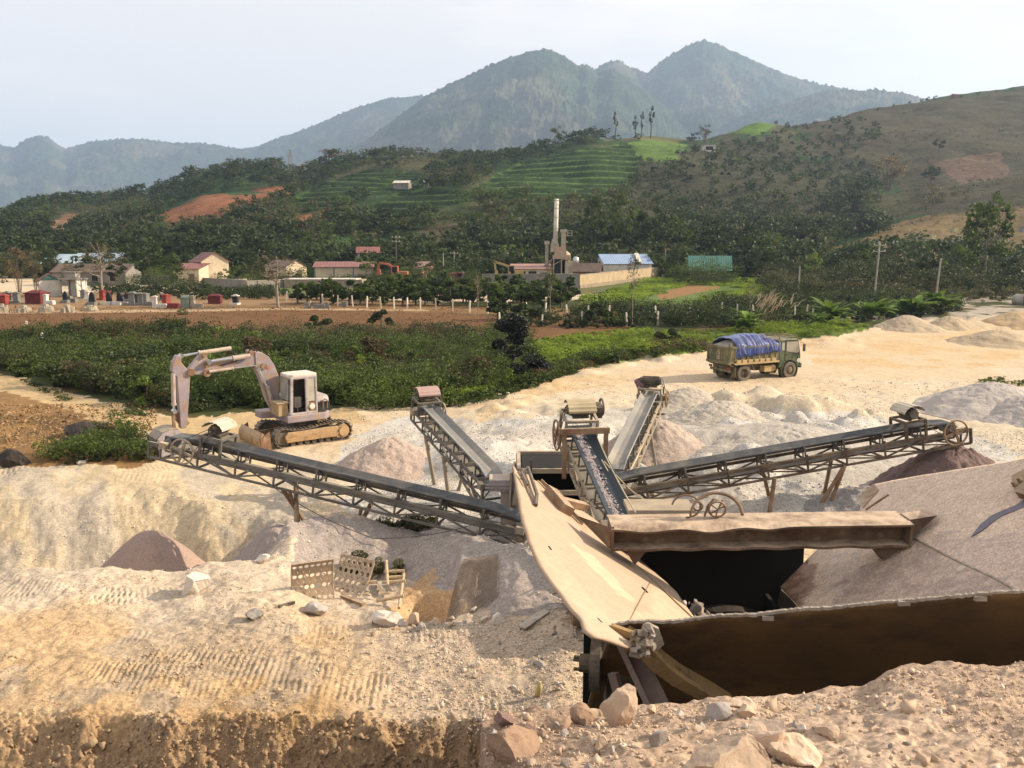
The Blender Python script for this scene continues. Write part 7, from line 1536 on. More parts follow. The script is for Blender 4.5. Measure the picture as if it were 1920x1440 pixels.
# dark chute below: roof lip, side and back walls, floor of stone
zl = CH - tt(1021)*10.25
mb = MB(); mb.prism([Vector((1.2,10.25,zl+.03))-HO,Vector((3.5,10.25,zl+.03))-HO,Vector((3.6,11.15,zl-.02))-HO,Vector((1.2,11.15,zl-.02))-HO],(0,0,.045)); mb.build('chute_roof', DSTEEL, hp)
mb = MB(); mb.bar(Vector((1.3,10.24,zl+.035)) - HO, Vector((3.47,10.24,zl+.06)) - HO, .05,.035); mb.build('chute_lip', EDGE, hp)
mb = MB(); mb.box(Vector((2.5,11.2,2.3)) - HO,(3.0,.05,2.7)); mb.box(Vector((1.15,10.7,2.1)) - HO,(.05,.9,2.6)); mb.box(Vector((3.5,10.7,1.5)) - HO,(.05,.9,2.4)); mb.build('chute_wall', DARK, hp)  # near-black walls stand in for the deep shade inside the chute
mb = MB(); mb.prism([onR(1464,1102,-.03), onR(1508,1146,-.03), onR(1508,1146,-.03)+Vector((-.05,0,-.9)), onR(1464,1102,-.03)+Vector((-.05,.2,-.9))],(-.02,0,0)); mb.prism([onR(1464,1102,-.03), onR(1512,1052,-.03), onR(1512,1052,-.03)+Vector((0,0,-1.2)), onR(1464,1102,-.03)+Vector((0,0,-1.2))],(-.02,0,0)); mb.build('chute_cheek', DSTEEL, hp)
MB().grid(lambda u, v: Vector((1.5 + 2.1*u, 8.2 + 2.9*v, 2.42 + .10*math.sin(u*7)*math.sin(v*5) + .05*v)) - HO, 12, 12).build('chute_floor', mat('shaded_fines',(.06,.048,.04),(.04,.032,.027),6,.95,bump=.5), hp)  # floor colour darkened for the same shade
# under the hopper: columns, flywheel, jack box
mb = MB(); mb.box(Vector((1.05,8.0,1.7)) - HO,(.26,.5,3.4)); mb.build('corner_column', DSTEEL, hp)
def Pq(px, py, Y): return P(px, py, Y) - HO
mb = MB(); mb.bar(Pq(1160,1200,7.3), Pq(1262,1420,6.7), .05,.26,(0,1,0)); mb.bar(Pq(1178,1200,7.28), Pq(1282,1420,6.68), .18,.05,(0,1,0)); mb.bar(Pq(1150,1262,7.25), Pq(1160,1300,7.2), .05,.10); mb.build('leaning_channel', mat('purple_brown_steel',(.13,.085,.07),(.19,.13,.11),3,.85,dust=(.30,.25,.22),dust_amt=.5), hp)
mb = MB(); mb.bar(Pq(1312,1300,7.2), Pq(1312,1400,7.2), .10,.10,(0,1,0)); mb.build('red_post', mat('red_primer_post',(.26,.10,.06),(.2,.08,.05),3,.8), hp)
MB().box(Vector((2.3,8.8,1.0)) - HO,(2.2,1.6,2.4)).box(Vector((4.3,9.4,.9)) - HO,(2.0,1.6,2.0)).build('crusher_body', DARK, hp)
c = Pq(1118,1245,7.75); ax = Vector((1,-.18,0)).normalized(); mb = MB(); mb.lathe(c, ax, [(-.05,.001),(-.05,.26),(.05,.27),(.05,.001)],32); fw = mb.build('flywheel', DSTEEL, hp)
mb = MB(); mb.tube(c - ax*.06, c - ax*.16, .09, 12); [mb.tube(c - ax*.1 + Vector((0,.05*math.cos(a),.07*math.sin(a))), c - ax*.22 + Vector((0,.05*math.cos(a),.07*math.sin(a))), .018, 6) for a in (0,2,4)]; mb.build('hub', DSTEEL, fw)
# bent, torn corner strut
mb = MB(); r = random.Random(12)
pts = [(1178,1205),(1212,1222),(1240,1252),(1272,1276),(1300,1292),(1335,1312),(1372,1335)]
q = [Pq(a, b, 6.85 + .02*i) for i, (a, b) in enumerate(pts)]
for i in range(len(q)-1):
    w = .17 - .015*i; mb.bar(q[i], q[i+1] + (q[i+1]-q[i])*.08, .05, w, Vector((.3,-.5,1))); mb.bar(q[i] + Vector((.02,.10,.05)), q[i+1] + Vector((.02,.10,.05)), .14,.03, Vector((.2,-.3,1)))
ss = mb.build('torn_strut', OCHR, hp)
mb = MB()
for k in range(26): a = Pq(1198+r.uniform(-12,26), 1195+r.uniform(-22,34), 6.75+r.uniform(-.03,.06)); mb.box(a,(r.uniform(.03,.09),r.uniform(.03,.08),r.uniform(.02,.07)), Matrix.Rotation(r.uniform(0,3),3,'X') @ Matrix.Rotation(r.uniform(0,3),3,'Z'), .7)
mb.torus(Pq(1214,1178,6.8),(0.2,-1,.2),.035,.018,16,6); mb.prism([Pq(1215,1170,6.85),Pq(1236,1180,6.85),Pq(1246,1208,6.85),Pq(1232,1220,6.85),Pq(1216,1200,6.85)],(0,.05,0)); mb.build('slag_lump', EDGE, ss)
mb = MB(); mb.bar(Pq(1145,1176,6.95), Pq(1200,1196,6.85), .05,.06); mb.build('bent_flap', OCHR, hp)
# jaw crusher behind the hopper: unseen, added to shade the gravel on its left
e = empty('jaw_crusher', Vector((1.9,14.0,0)), 0, 'squat dusty crusher body out of sight between the hopper and the main conveyor', 'crusher')
MB().box((0,0,.9),(1.3,1.7,1.9)).box((0,-.3,1.85),(1.0,.9,.2)).build('body', DSTEEL, e, bevel=.05)
for x in (-.78,.78): MB().lathe((x,.3,1.15),(1,0,0),[(-.08,.001),(-.08,.55),(.08,.55),(.08,.001)],28).build('flywheel', RSTEEL, e)
# slab behind the beam
g = P(1235,950,15.0); tag(MB().box((0,0,0),(1.2,.7,.08)).build('concrete_pad', mat('dusty_pad',(.38,.31,.22),(.28,.22,.155),2,.95), origin=None), 'low concrete pad behind the hopper beam', 'slab').location = (g.x, g.y, g.z)
# coil of old hoses lying on the beam
cc = Vector((aa(1330,955)*(yb+.3), yb+.3, ztop+.02)); e = empty('hose_coil', cc, 0, 'tangle of old brown hoses and a small hand wheel on the beam', 'hose coil')
HB = mat('old_hose', (.15,.095,.06), (.22,.15,.10), 5, .85)
mb = MB(); mb.path([Vector((.32*math.cos(a)*1.0 + .08, .10*math.sin(a*1.3), .03+.24*max(0,math.sin(a)))) for a in np.linspace(-.1,3.2,22)], .022, 8, .016); mb.path([Vector((-.28 + .17*math.cos(a), .03*math.sin(a), .13+.13*math.sin(a))) for a in np.linspace(-1.6,3.0,20)], .012, 7); mb.build('hose', HB, e)
mb = MB(); mb.torus((-.14,0,.13),(0.2,1,.1),.055,.012,18,6); mb.path([(-.05,.02,.0),(-.02,.0,.14),(.05,0,.22),(.10,0,.20)],.014,7); mb.path([(-.0,-.03,.05),(.1,0,.08),(.16,.02,.2)],.012,7); mb.build('pipe_end', HB, e)
mb = MB(); mb.torus((.09,-.02,.10),(0.1,1,.15),.10,.014,22,6); [mb.bar((.09,-.02,.10),(.09+.1*math.cos(a),-.02,.10+.1*math.sin(a)),.016,.016) for a in (.4,2.5,4.6)]; mb.build('hand_wheel', RUSTB, e)

# ------------------------------------------------------------------ stone heaps
def heap(label, px, Y, r, h, col, col2, seed, zb=None, skew=(0,0), grain=.05, n=110):
    X = aa(px)*Y; z0 = zb if zb is not None else gz(X, Y) - .1
    vs = []; nr, na = 60, n; rg = np.random.default_rng(seed)
    R, A_ = np.meshgrid(np.linspace(0, 1.15, nr), np.linspace(0, 2*np.pi, na, False)); R = R.ravel(); A_ = A_.ravel()
    x = r*R*np.cos(A_); y = r*R*np.sin(A_); w = R*(1 + .16*fbm(np.cos(A_)*1.5+seed, np.sin(A_)*1.5, seed, 3))
    z = h*(np.sqrt((1-w)**2*1.0 + .0016) - .04 if False else np.where(w < 1, (1-w)*(1 - .15*np.exp(-w*9)), (1-w)*.6)) + .05*r*fbm(x*1.6/r*2, y*1.6/r*2, seed+1, 4)*np.clip(w*2,0,1)
    z = z + grain*fbm(x*7, y*7, seed+2, 3); x = x + skew[0]*(1-R); y = y + skew[1]*(1-R)
    V_ = np.stack([x, y, z], 1); i, j = np.meshgrid(np.arange(na), np.arange(nr-1)); a = (i*nr + j).ravel(); b = (((i+1) % na)*nr + j).ravel()
    me = fast_mesh('gravel_heap', V_, np.stack([a, a+1, b+1, b], 1)); o = link('gravel_heap', me, loc=(X, Y, z0), smooth=True)
    m = mat('heap_%d' % seed, col, col2, 1.2, .95, c3=tuple(c*.62 for c in col), scale3=16 if grain > .03 else 30, lo3=.5, hi3=.62, bump=.9 if grain > .03 else .3, bscale=14 if grain > .03 else 30); me.materials.append(m)
    return tag(o, label, 'heap')
heap('pinkish gravel heap beneath the upper left conveyor', 730,28.3,2.15,1.15,(.46,.36,.29),(.40,.31,.26),501,grain=.07)
heap('fine mauve-brown cone of sand in the pit on the left', 258,20.4,2.3,2.5,(.37,.265,.21),(.31,.225,.185),502,-1.75,grain=.012)
heap('grey-mauve gravel heap beside the brown cone in the pit', 505,20.5,2.0,2.15,(.38,.315,.28),(.33,.275,.25),503,-1.3,grain=.03)
heap('dark reddish-brown crushed stone heap at the end of the right conveyor', 1797,22.2,3.1,2.5,(.20,.135,.115),(.15,.10,.09),504,.0,grain=.11)
heap('long pale grey gravel heap near the right edge of the yard', 1868,39,3.8,1.5,(.46,.41,.365),(.41,.365,.33),505,grain=.07)
heap('smaller pale grey gravel heap in front of the long one at the right edge', 1945,36.5,3.0,1.25,(.45,.40,.36),(.40,.355,.32),506,grain=.07)
heap('pink-brown gravel cone under the upper right conveyor', 1232,27.4,2.6,1.75,(.44,.35,.285),(.37,.30,.25),507,grain=.08)
heap('pale gravel bank behind the right conveyor', 1490,27.2,4.6,.9,(.45,.405,.345),(.39,.35,.305),508,grain=.08)
heap('grey gravel bank at the foot of the right hopper plate', 1640,21.8,2.6,.9,(.34,.31,.285),(.29,.265,.245),509,grain=.08)
heap('tan sand heap at the right edge near the culvert pipes', 1896,78,4.0,1.6,(.48,.34,.19),(.42,.31,.19),510,grain=.05)
heap('grey-tan sand heap in front of the rightmost one', 1862,66,4.0,1.25,(.42,.33,.22),(.46,.36,.23),511,grain=.05)
heap('grey sand heap between the two right banana clumps', 1692,76,3.4,1.5,(.42,.34,.24),(.46,.36,.24),512,grain=.05)
heap('tan sand heap left of the rightmost banana clump', 1772,77,3.0,1.3,(.43,.335,.22),(.46,.36,.23),513,grain=.05)
heap('orange-tan earth heap on the far edge of the yard', 1225,59,1.5,.8,(.50,.33,.18),(.46,.32,.19),514,grain=.04)
heap('grey dusty mound between conveyors on the yard', 1360,33.5,2.4,.9,(.44,.385,.31),(.48,.42,.34),515,grain=.05)
heap('low dusty mound left of the truck shadow', 1295,36.5,2.1,.8,(.43,.37,.29),(.47,.41,.33),516,grain=.05)

# ------------------------------------------------------------------ boulders and loose rock
ROCKP = mat('pink_limestone', (.50,.375,.27), (.42,.31,.22), 1.3, .9, c3=(.60,.50,.40), scale3=2.6, lo3=.55, hi3=.7, bump=.35, bscale=7, rnd=.22)
ROCKW = mat('white_limestone', (.60,.53,.45), (.50,.44,.37), 1.4, .9, c3=(.40,.34,.28), scale3=3, lo3=.56, hi3=.72, bump=.35, bscale=7)
ROCKG = mat('grey_limestone', (.36,.32,.285), (.27,.24,.215), 1.5, .9, c3=(.48,.43,.37), scale3=3, lo3=.56, hi3=.7, bump=.35, bscale=7, rnd=.15)
BLACKR = mat('black_rock', (.028,.024,.022), (.05,.04,.034), 1.2, .95, c3=(.11,.085,.065), scale3=3.5, lo3=.58, hi3=.72, bump=.8, bscale=4)
def boulder(label, px, py, w, h, m, seed, sub=4, zg=None, deep=.9, rz=0.0, sink=.22, name='boulder', facets=15, dy=0):
    g = Gpy(px, py + dy, zg if zg is not None else (4.5 if py > 1290 and px > 870 else .8)); k = g.y/F*1.02
    me = rock_mesh(seed, sub, facets, 1.0, name, .42, .68); co = np.array([v.co[:] for v in me.vertices]); lo, hi = co.min(0), co.max(0)
    co = (co - (lo+hi)/2)/(hi-lo); W, H = w*k, h*k
    co = co*np.array([W, W*deep, H/max(.5, math.cos(.4))])
    co += .038*W*np.stack([fbm(co[:,0]*7/W+q, co[:,1]*7/W+co[:,2]*5/W, seed+q, 4) for q in range(3)], 1); co[:, 2] += H*(.5 - sink)
    me.vertices.foreach_set('co', co.astype(np.float32).ravel()); me.update()
    return tag(link(name, me, m, loc=g + Vector((0, W*deep*.35, 0))), label, 'boulder' if name == 'boulder' else 'rock')
boulder('tall pointed pink boulder standing at the ledge below the hopper corner', 1162,1362,74,92,ROCKP,21,facets=16,deep=.7)
boulder('biggest rounded pink boulder in the foreground', 1368,1512,200,150,ROCKP,22,deep=.7,facets=22)
boulder('angular pink boulder leaning on the right of the biggest one', 1440,1425,84,84,ROCKP,23,facets=14)
boulder('flat cream slab rock perched at the ledge', 1392,1333,62,22,ROCKP,24,facets=9,deep=.7)
boulder('grey angular rock left of the flat cream slab', 1350,1352,48,36,ROCKG,25,facets=7)
boulder('pinkish block under the flat cream slab', 1402,1346,40,24,ROCKP,27,facets=8)
boulder('wide tan slab rock in the middle of the foreground slope', 1555,1385,52,28,ROCKP,28,facets=8)
boulder('rounded earth-covered boulder on the right ledge crest', 1738,1290,84,40,ROCKP,29,deep=.8)
boulder('large smooth boulder half cut by the bottom edge', 1500,1475,110,40,ROCKP,30,dy=-38)
boulder('brown rounded boulder at the left end of the rock ledge', 962,1440,110,60,mat('brown_boulder',(.30,.20,.13),(.24,.16,.11),1.5,.9,bump=.4,bscale=8),31,dy=-12)
boulder('small sharp pink rock on the ledge near the leaning channel', 1222,1340,20,20,ROCKP,32,facets=7)
boulder('bright wedge-shaped rock among the rubble left of the tall pointed boulder', 1128,1408,26,34,ROCKP,33,facets=6)
boulder('brown split boulder left of the tall pointed one', 1095,1358,56,40,mat('brown_boulder',(.30,.20,.13),(.24,.16,.11)),34,facets=8)
boulder('flat brown rock in the rubble right of the brown rounded boulder', 1045,1372,60,20,mat('brown_boulder',(.30,.20,.13)),35,facets=8)
boulder('dark mauve block on top of the brown rubble', 945,1362,42,26,mat('mauve_boulder',(.20,.13,.105),(.16,.105,.085),1.5,.9,bump=.4,bscale=8),36,facets=8)
boulder('thin broken slab in the mauve rubble', 985,1385,54,18,mat('mauve_boulder',(.20,.13,.105)),37,facets=8)
boulder('long white boulder lying by the sand hole', 731,1176,74,34,ROCKW,38,deep=.55,facets=10)
boulder('orange-tan rock touching the right end of the long white boulder', 775,1172,22,28,ROCKP,39,facets=8)
boulder('square grey-tan boulder on the white berm at left', 362,1115,52,44,ROCKW,40,facets=8)
boulder('grey flat-topped rock below the screen plates', 475,1166,38,26,ROCKG,41,facets=8)
boulder('half-buried grey rock under the left screen plate', 590,1155,48,28,ROCKG,42,facets=10)
boulder('grey block beside the orange-tan rock', 790,1183,18,18,ROCKG,43,facets=7)
boulder('pale rock right of the mesh screen foot', 935,1170,26,22,ROCKW,44,facets=8)
boulder('cream rock at the lower corner of the mesh screen', 815,1172,20,14,ROCKP,45,facets=8)
boulder('whitish rock on the gravel slope right of the mesh screen', 888,1148,16,12,ROCKW,46,facets=8)
boulder('grey flat rock on the gravel left of the flywheel', 1012,1253,26,14,ROCKG,47,facets=8)
boulder('pale rock pair on the gravel below the plank', 893,1252,18,14,ROCKW,48,facets=8)
boulder('round earth clod stuck in the cut bank', 646,1358,34,26,mat('earth_clod',(.40,.29,.18),(.33,.23,.14),3,.95,bump=.6,bscale=14),49,facets=4)
boulder('white lump at the pit edge left of the flaking rock face', 492,1056,26,18,ROCKW,51,facets=8)
boulder('white rock on the far edge of the sand bank by the weeds', 150,872,18,9,ROCKW,52,zg=.1)
boulder('black rock lying in the brown field beside the dirt track', 142,826,58,36,BLACKR,54,zg=-.1,facets=7)
boulder('smaller black rock right of the one in the brown field', 180,806,36,14,BLACKR,55,zg=-.1,facets=7)
boulder('black and white rock at the left edge above the sand bank', 20,878,56,44,BLACKR,56,zg=-.1,facets=7)
boulder('brown rubble heap dumped on the verge behind the upper left conveyor', 792,752,56,22,mat('rubble',(.33,.22,.12),(.22,.14,.08),2,.95,bump=.9,bscale=5),57,zg=0,facets=5)

RM = [rock_mesh(600+i, 3, 18, .75, 'rock', .34, .56) for i in range(14)]
for i, me in enumerate(RM): me.materials.append([ROCKP, ROCKP, ROCKW, ROCKG, ROCKP][i % 5])
rg = np.random.default_rng(61); cnt = 0
def drop(px, py, s, lab, grp):
    g = Gpy(px, py, 4.5 if px > 880 and py > 1300 else .8); k = s*g.y/F
    o = tag(link('rock', RM[int(rg.integers(14))], loc=g + Vector((0,0,k*.12))), lab, 'rock', grp); o.scale = (k*.62,)*3; o.rotation_euler = tuple(rg.uniform(0, 6.28, 3)); return o
LEDG = [(1000,1350,60,26),(1080,1395,90,34),(1180,1390,60,20),(1300,1370,60,26),(1500,1420,90,24),(1470,1360,120,26),(1570,1350,70,20),(1620,1310,60,18),(1750,1340,140,50),(1230,1420,120,24),(1030,1430,110,14)]
while cnt < 120:
    cx, cy, sx, sy = LEDG[int(rg.integers(len(LEDG)))]; px, py = rg.normal(cx, sx), rg.normal(cy, sy)
    if not (880 < px < 1925 and py < 1445): continue
    if py < np.interp(px, [880,1130,1300,1500,1640,1725,1925],[1362,1352,1330,1318,1290,1272,1266]): continue
    drop(px, py, min(40, 8 + rg.exponential(8)), 'loose pink limestone rock on the foreground ledge', 'loose rocks on the foreground ledge'); cnt += 1
cnt = 0
while cnt < 90:
    px, py = rg.uniform(640, 1100), rg.uniform(1160, 1330)
    if rg.uniform() > (px-560)/540: continue
    drop(px, py, min(22, 5 + rg.exponential(4)), 'small pale rock scattered on the gravel platform', 'small rocks on the gravel platform'); cnt += 1
for _ in range(40):
    t = rg.uniform(); drop(700 + 260*t + rg.normal()*12, 1172 - 6*t + rg.normal()*9, 7 + rg.exponential(5), 'small rock along the rim of the sand hole', 'rocks along the rim of the sand hole')
cm_ = 0
for _ in range(70):
    X, Y = rg.uniform(1.95, 2.85), rg.uniform(9.2, 10.4); s = rg.uniform(.04, .11)
    o = tag(link('rock', RM[int(rg.integers(14))], loc=(X, Y, 2.50 + .42*max(0, 1-abs(X-2.2)/.9) + .25*s)), 'grey-pink feed rock lying in the dark hopper mouth', 'rock', 'feed rocks in the hopper mouth'); o.scale = (s, s, s*.8); o.rotation_euler = tuple(rg.uniform(0, 6, 3))

# gravel too fine to count: angular chips strewn over the ground
def chips(name, N, seed, box, size, m, test=None, lift=.3):
    r = np.random.default_rng(seed); a0, a1, y0, y1 = box; A = r.uniform(a0, a1, N); Y = y0 + (y1-y0)*r.uniform(0, 1, N); X = A*Y
    if test is not None: k = test(A, Y, fbm(X*.9, Y*.9, seed, 3), r); X, Y = X[k], Y[k]
    Z = ground_z(X, Y); N = len(X); s = size*np.exp(r.normal(size=N)*.45); base = np.array([(1,0,0),(-1,0,0),(0,1,0),(0,-1,0),(0,0,.75),(0,0,-.75)], float)
    V_ = base[None] + r.normal(size=(N,6,3))*.28; q = r.normal(size=(N,4)); q /= np.linalg.norm(q, axis=1)[:, None]; w, x, y, z = q.T
    Rm = np.stack([1-2*(y*y+z*z),2*(x*y-z*w),2*(x*z+y*w),2*(x*y+z*w),1-2*(x*x+z*z),2*(y*z-x*w),2*(x*z-y*w),2*(y*z+x*w),1-2*(x*x+y*y)],1).reshape(N,3,3)
    V_ = np.einsum('nij,nkj->nki', Rm, V_)*s[:, None, None] + np.stack([X, Y, Z + s*lift], 1)[:, None, :]
    T = np.array([(0,2,4),(2,1,4),(1,3,4),(3,0,4),(2,0,5),(1,2,5),(3,1,5),(0,3,5)]); Q = (np.arange(N)[:, None, None]*6 + T[None]).reshape(-1, 3)
    return tag(link(name, fast_mesh(name, V_.reshape(-1, 3), Q), m), kind='stuff')
def chip_mat(name, c1, c2, c3):
    m = bpy.data.materials.new(name); m.use_nodes = True; nt = m.node_tree; b = nt.nodes['Principled BSDF']; g = _n(nt, 'ShaderNodeNewGeometry'); r = _n(nt, 'ShaderNodeValToRGB')
    r.color_ramp.elements[0].color = (*c1, 1); r.color_ramp.elements[1].color = (*c3, 1); e = r.color_ramp.elements.new(.5); e.color = (*c2, 1)
    nt.links.new(g.outputs['Random Per Island'], r.inputs[0]); nt.links.new(r.outputs[0], b.inputs['Base Color']); b.inputs['Roughness'].default_value = .9; b.inputs['Specular IOR Level'].default_value = .15; return m
CHP = chip_mat('pink_chips', (.36,.25,.17), (.46,.34,.24), (.58,.47,.37)); CHW = chip_mat('pale_chips', (.40,.31,.22), (.52,.44,.35), (.62,.55,.46)); CHG = chip_mat('grey_chips', (.36,.325,.28), (.48,.435,.37), (.60,.545,.46))
CHB = chip_mat('tan_chips', (.32,.22,.12), (.46,.34,.20), (.56,.45,.30))
chips('ledge_gravel', 5200, 701, (aa(880), aa(1990), 3.7, 5.35), .0055, CHP, lambda A, Y, n, r: n > -.25)
chips('ledge_gravel', 420, 702, (aa(880), aa(1990), 3.7, 5.3), .013, CHP, lambda A, Y, n, r: n > -.05)
chips('platform_gravel', 16000, 703, (aa(560), aa(1130), 11.1, 14.6), .0085, CHW, lambda A, Y, n, r: (n > -.2) & (r.uniform(0, 1, len(A)) < .15 + .85*sstep(aa(600), aa(900), A)))
chips('platform_gravel', 1300, 704, (aa(640), aa(1130), 11.1, 15.5), .019, CHW, lambda A, Y, n, r: (n > -.1) & (r.uniform(0, 1, len(A)) < .1 + .9*sstep(aa(640), aa(950), A)))
chips('bank_gravel', 9000, 705, (aa(-100), aa(640), 10.8, 16.5), .008, CHB, lambda A, Y, n, r: n > .02)
chips('bank_gravel', 1600, 706, (aa(-100), aa(640), 10.8, 13.5), .015, CHB, lambda A, Y, n, r: n > .08)
chips('bank_clods', 5200, 712, (aa(-120), aa(1000), 10.25, 11.15), .013, chip_mat('bank_lumps', (.20,.13,.075), (.31,.21,.125), (.42,.30,.19)), lambda A, Y, n, r: n > -.2)
chips('bank_clods', 700, 713, (aa(-120), aa(1000), 10.3, 11.2), .028, MATS.get('earth_clod'), lambda A, Y, n, r: n > -.1)
chips('pit_gravel', 9000, 707, (aa(-60), aa(1060), 17, 25), .012, CHG, lambda A, Y, n, r: n > -.1)
chips('yard_gravel', 36000, 708, (aa(640), aa(1960), 20, 34), .014, CHG, lambda A, Y, n, r: n > -.25)
chips('yard_gravel', 9000, 709, (aa(640), aa(1960), 30, 48), .020, CHG, lambda A, Y, n, r: n > -.1)
chips('field_clods', 7000, 710, (aa(-100), aa(1150), 78, 96), .045, chip_mat('clods', (.10,.05,.025), (.17,.085,.04), (.22,.12,.06)), lambda A, Y, n, r: n > -.2)
chips('soil_clods', 3500, 711, (aa(-100), aa(290), 29, 40), .035, chip_mat('soil_lumps', (.12,.07,.03), (.22,.13,.06), (.36,.24,.12)))

# ------------------------------------------------------------------ scrap on the ground
SCR = mat('dusty_screen', (.38,.29,.20), (.28,.21,.15), 3, .8, c3=(.18,.115,.075), scale3=5, dust=DUST, dust_amt=.6)
def screen_plate(label, C, rz, tilt, W, H, nx, ny, curve, hole):
    e = empty('screen_plate', C, rz, label, 'screen plate'); import bmesh; bm = bmesh.new(); M8 = 12; R0 = hole; cw, chh = W/nx, H/ny
    def bend(x, y): a = (y/H)*curve; rr_ = H/curve; return Vector((x, -rr_*(1-math.cos(a)), rr_*math.sin(a)))
    for i in range(nx):
        for j in range(ny):
            ox, oy = -W/2 + (i+.5)*cw, (j+.5)*chh; ring = []; outer = []
            sx = 0
            for k in range(M8):
                a = 2*math.pi*(k+.5)/M8; c, s = math.cos(a), math.sin(a); ring.append((ox + sx + R0*c, oy + R0*s)); mx = max(abs(c)/(cw/2), abs(s)/(chh/2)); outer.append((ox + c/mx, oy + s/mx))
            rv = [bm.verts.new(bend(*p)) for p in ring]; ov = [bm.verts.new(bend(*p)) for p in outer]
            for k in range(M8): bm.faces.new((rv[k], rv[(k+1) % M8], ov[(k+1) % M8], ov[k]))
            for cxs, cys, k in ((1,1,1),(-1,1,4),(-1,-1,7),(1,-1,10)):
                q = bm.verts.new(bend(ox + cxs*cw/2, oy + cys*chh/2)); bm.faces.new((ov[k], ov[(k+1) % M8], q) if False else (ov[k], q, ov[(k+1) % M8]))
    bmesh.ops.remove_doubles(bm, verts=bm.verts[:], dist=.002); bmesh.ops.recalc_face_normals(bm, faces=bm.faces[:])
    me = bpy.data.meshes.new('plate'); bm.to_mesh(me); bm.free(); o = link('plate', me, SCR, e); o.rotation_euler = tilt; q = o.modifiers.new('solid', 'SOLIDIFY'); q.thickness = .025; q.offset = 0
    mb = MB(); mb.path([bend(-W/2, H*t/8) for t in range(9)], .016, 6); mb.path([bend(W/2, H*t/8) for t in range(9)], .016, 6); b_ = mb.build('edge_bar', SCR, e); b_.rotation_euler = tilt
    return e
g = Gpy(585,1128,.4); screen_plate('rusty perforated screen plate standing upright, left one, with sun through its holes', g + Vector((0,.15,-.12)), math.radians(22), (math.radians(-28),0,0), .80, .95, 7, 4, 1.1, .045)
g = Gpy(640,1118,.4); screen_plate('grey perforated screen plate leaning back on the right', g + Vector((-.02,.2,-.05)), math.radians(-28), (math.radians(-62),0,0), .85, .85, 6, 4, .75, .05)
# woven wire screen on the slope
pts = [P(827,1153,15.25), P(932,1140,15.5), P(934,1042,16.9), P(868,1038,17.0)]
pts = [Vector((p.x, p.y, gz(p.x, p.y) + .05)) for p in pts]; ctr = sum(pts, Vector())/4; e = empty('wire_screen', ctr, 0, 'rusty woven wire screen lying on the gravel slope', 'wire screen')
def ws(u, v): p = pts[0].lerp(pts[1], u).lerp(pts[3].lerp(pts[2], u), v); return Vector((p.x, p.y, max(p.z, gz(p.x, p.y) + .025))) - ctr
WIRE = mat('rusty_wire', (.20,.145,.10), (.28,.21,.15), 5, .8); mb = MB()
for i in range(25): mb.path([ws(i/24, j/10) for j in range(11)], .0055, 4)
mb.build('long_wires', WIRE, e); mb = MB()
for j in range(35): mb.path([ws(i/8, j/34) + Vector((0,0,.008)) for i in range(9)], .0055, 4)
mb.build('cross_wires', WIRE, e)
# bamboo ladder
LAD = mat('bamboo_pole', (.50,.38,.24), (.40,.30,.18), 3, .8, c3=(.24,.17,.10), scale3=6); a0, a1 = P(728,1065,17.3), P(732,1095,16.2); b0, b1 = P(763,1075,17.2), P(749,1142,15.4)
e = empty('bamboo_ladder', a1, 0, 'short crooked bamboo ladder leaning into the sand hole', 'ladder')
for name_, p, q in (('rail', P(724,1052,17.4), P(727,1098,16.1)), ('rail', P(757,1076,17.1), P(748,1140,15.35))): p.z = max(p.z, gz(p.x,p.y)+.12); q.z = max(q.z, gz(q.x,q.y)+.05); MB().tube(p - a1, q - a1, .035, 8, .03).build(name_, LAD, e)
for k, (q0, q1, Y) in enumerate([((720,1072),(758,1070),17.0),((722,1083),(756,1081),16.6),((716,1092),(760,1089),16.3),((706,1127),(757,1117),15.8)]):
    p, q = P(*q0, Y), P(*q1, Y); dz = max(0, gz(p.x,p.y)+.05-p.z, gz(q.x,q.y)+.05-q.z); MB().tube(p + Vector((0,0,dz)) - a1, q + Vector((0,0,dz)) - a1, .035, 8).build('rung', LAD, e)
PLK = mat('grey_plank', (.46,.40,.32), (.34,.29,.23), 3, .85, c3=(.22,.18,.14), scale3=8)
def plank(label, p0, p1, w, t, m, lift=.03, name='plank', tilt=0):
    a, b = Gpy(*p0, .8), Gpy(*p1, .8); a.z += lift; b.z += lift; c = (a+b)/2
    return tag(MB().bar(a-c, b-c, w, t, (tilt,0,1)).build(name, m, origin=None), label, 'plank' if name == 'plank' else name.replace('_',' ')) , c
for args in [('grey plank lying on the gravel slope left of the hopper plate', (978,1182),(1024,1150),.16,.03,PLK,.05),('dark bent steel strip in front of the right screen plate', (642,1122),(682,1138),.10,.05,RSTEEL,.06),
             ('black stick lying below the left screen plate', (523,1140),(552,1132),.05,.05,DSTEEL,.03),('tan board propped beside the bamboo ladder', (714,1098),(726,1116),.18,.02,PLK,.10)]:
    o, c = plank(*args); o.location = c
o, c = plank('pale bamboo pole left of the ladder', (680,1097),(706,1094),.05,.05,LAD,.05,'pole'); o.location = c
# bottle
g = Gpy(1010,1306,.85); b = MB().lathe((0,0,.0),(0.15,-.25,1),[(-.12,.001),(-.12,.045),(.06,.048),(.10,.03),(.12,.018),(.15,.018),(.15,.001)],16); o = tag(b.build('plastic_bottle', mat('yellow_plastic',(.56,.46,.22),(.48,.38,.18),4,.4), smooth=True), 'dusty yellow plastic bottle standing in the gravel below the hopper', 'bottle'); o.location = g + Vector((0,0,.11))
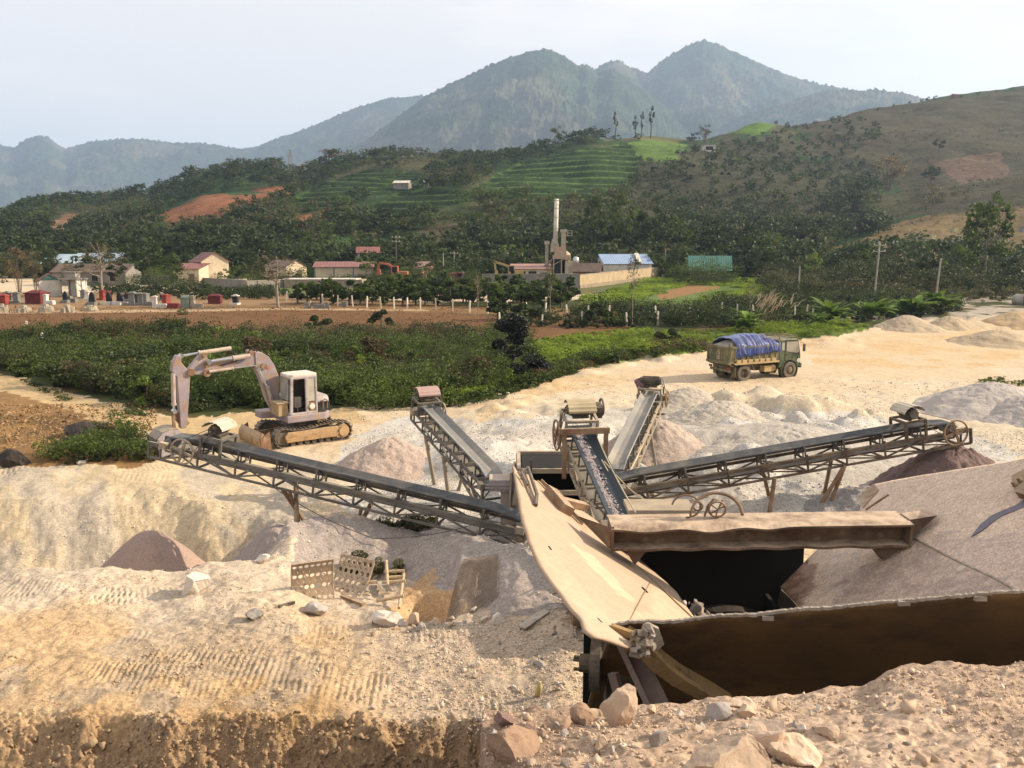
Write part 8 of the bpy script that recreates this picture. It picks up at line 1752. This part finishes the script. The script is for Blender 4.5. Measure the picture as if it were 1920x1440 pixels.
# tongs of bamboo tied with a ring at the bottom of the picture
g = P(686,1462,10.85); e = empty('bamboo_tongs', g, 0, 'split bamboo sticks tied with a ring stuck in the cut bank at the bottom', 'tongs')
MB().path([(-.02,0,-.1),(.0,0,.15),(-.0,-.05,.42)],.022,7,.014).path([(.02,0,-.1),(.05,0,.15),(.13,-.05,.40)],.02,7,.012).build('stick', LAD, e); MB().torus((.02,-.01,.12),(0,.5,1),.075,.016,20,6).build('ring', LAD, e)
# weeds in the pit
for lab, px, py, s, sd in [('grey-green weed behind the right screen plate', 672,1070,.55,2),('thin grey-green weed behind the ladder', 752,1078,.42,2),('small weed left of the ladder top', 705,1072,.36,2)]:
    g = Gpy(px, py, .4); o = tag(link('weed', SHRUB[2], loc=g), lab, 'weed'); o.location.z -= .26*s; o.scale = (s*1.9, s*1.1, s); o.rotation_euler.z = px
# dead branches on the brown field
r = random.Random(31); mb = MB()
for k in range(130):
    px, py = r.uniform(-60, 285), r.uniform(745, 850)
    if py < np.interp(px, [0,120,230,290],[742,772,806,838]): continue
    g = Gpy(px, py, -.1); a = r.uniform(0, 3.14); l_ = r.uniform(.3, 1.0); d = Vector((math.cos(a)*l_, math.sin(a)*l_, r.uniform(.0,.12))); mb.path([g+Vector((0,0,.03)), g + d*.5 + Vector((0,0,r.uniform(.0,.12))), g + d], .016, 4, .006)
tag(mb.build('dead_branches', mat('dead_wood', (.40,.30,.18), (.24,.17,.10), 3, .9)), kind='stuff')
for lab, px, py, h in [('bare twiggy sapling by the black rock in the brown field', 98,858,1.6),('second bare sapling leaning right of the first', 120,850,1.3)]:
    g = Gpy(px, py, -.1); mb = MB(); limbs(np.random.default_rng(int(px)), h, .2, 7, .02, .6, mb, tilt=-.5 if px < 110 else .4); tag(mb.build('sapling', BARK), lab, 'sapling').location = g

# ------------------------------------------------------------------ haze: the air of the valley
def make_haze():
    b = MB(); b.box((0, 2900, 360), (10400, 7000, 820))
    m = bpy.data.materials.new('haze_air'); m.use_nodes = True; nt = m.node_tree; nt.nodes.clear()
    out = _n(nt, 'ShaderNodeOutputMaterial'); v = _n(nt, 'ShaderNodeVolumePrincipled')
    v.inputs['Color'].default_value = (.52,.71,1.0,1); v.inputs['Density'].default_value = 0.00021
    v.inputs['Anisotropy'].default_value = 0.25
    nt.links.new(v.outputs[0], out.inputs['Volume'])
    tag(b.build('haze', m), kind='stuff')
make_haze()
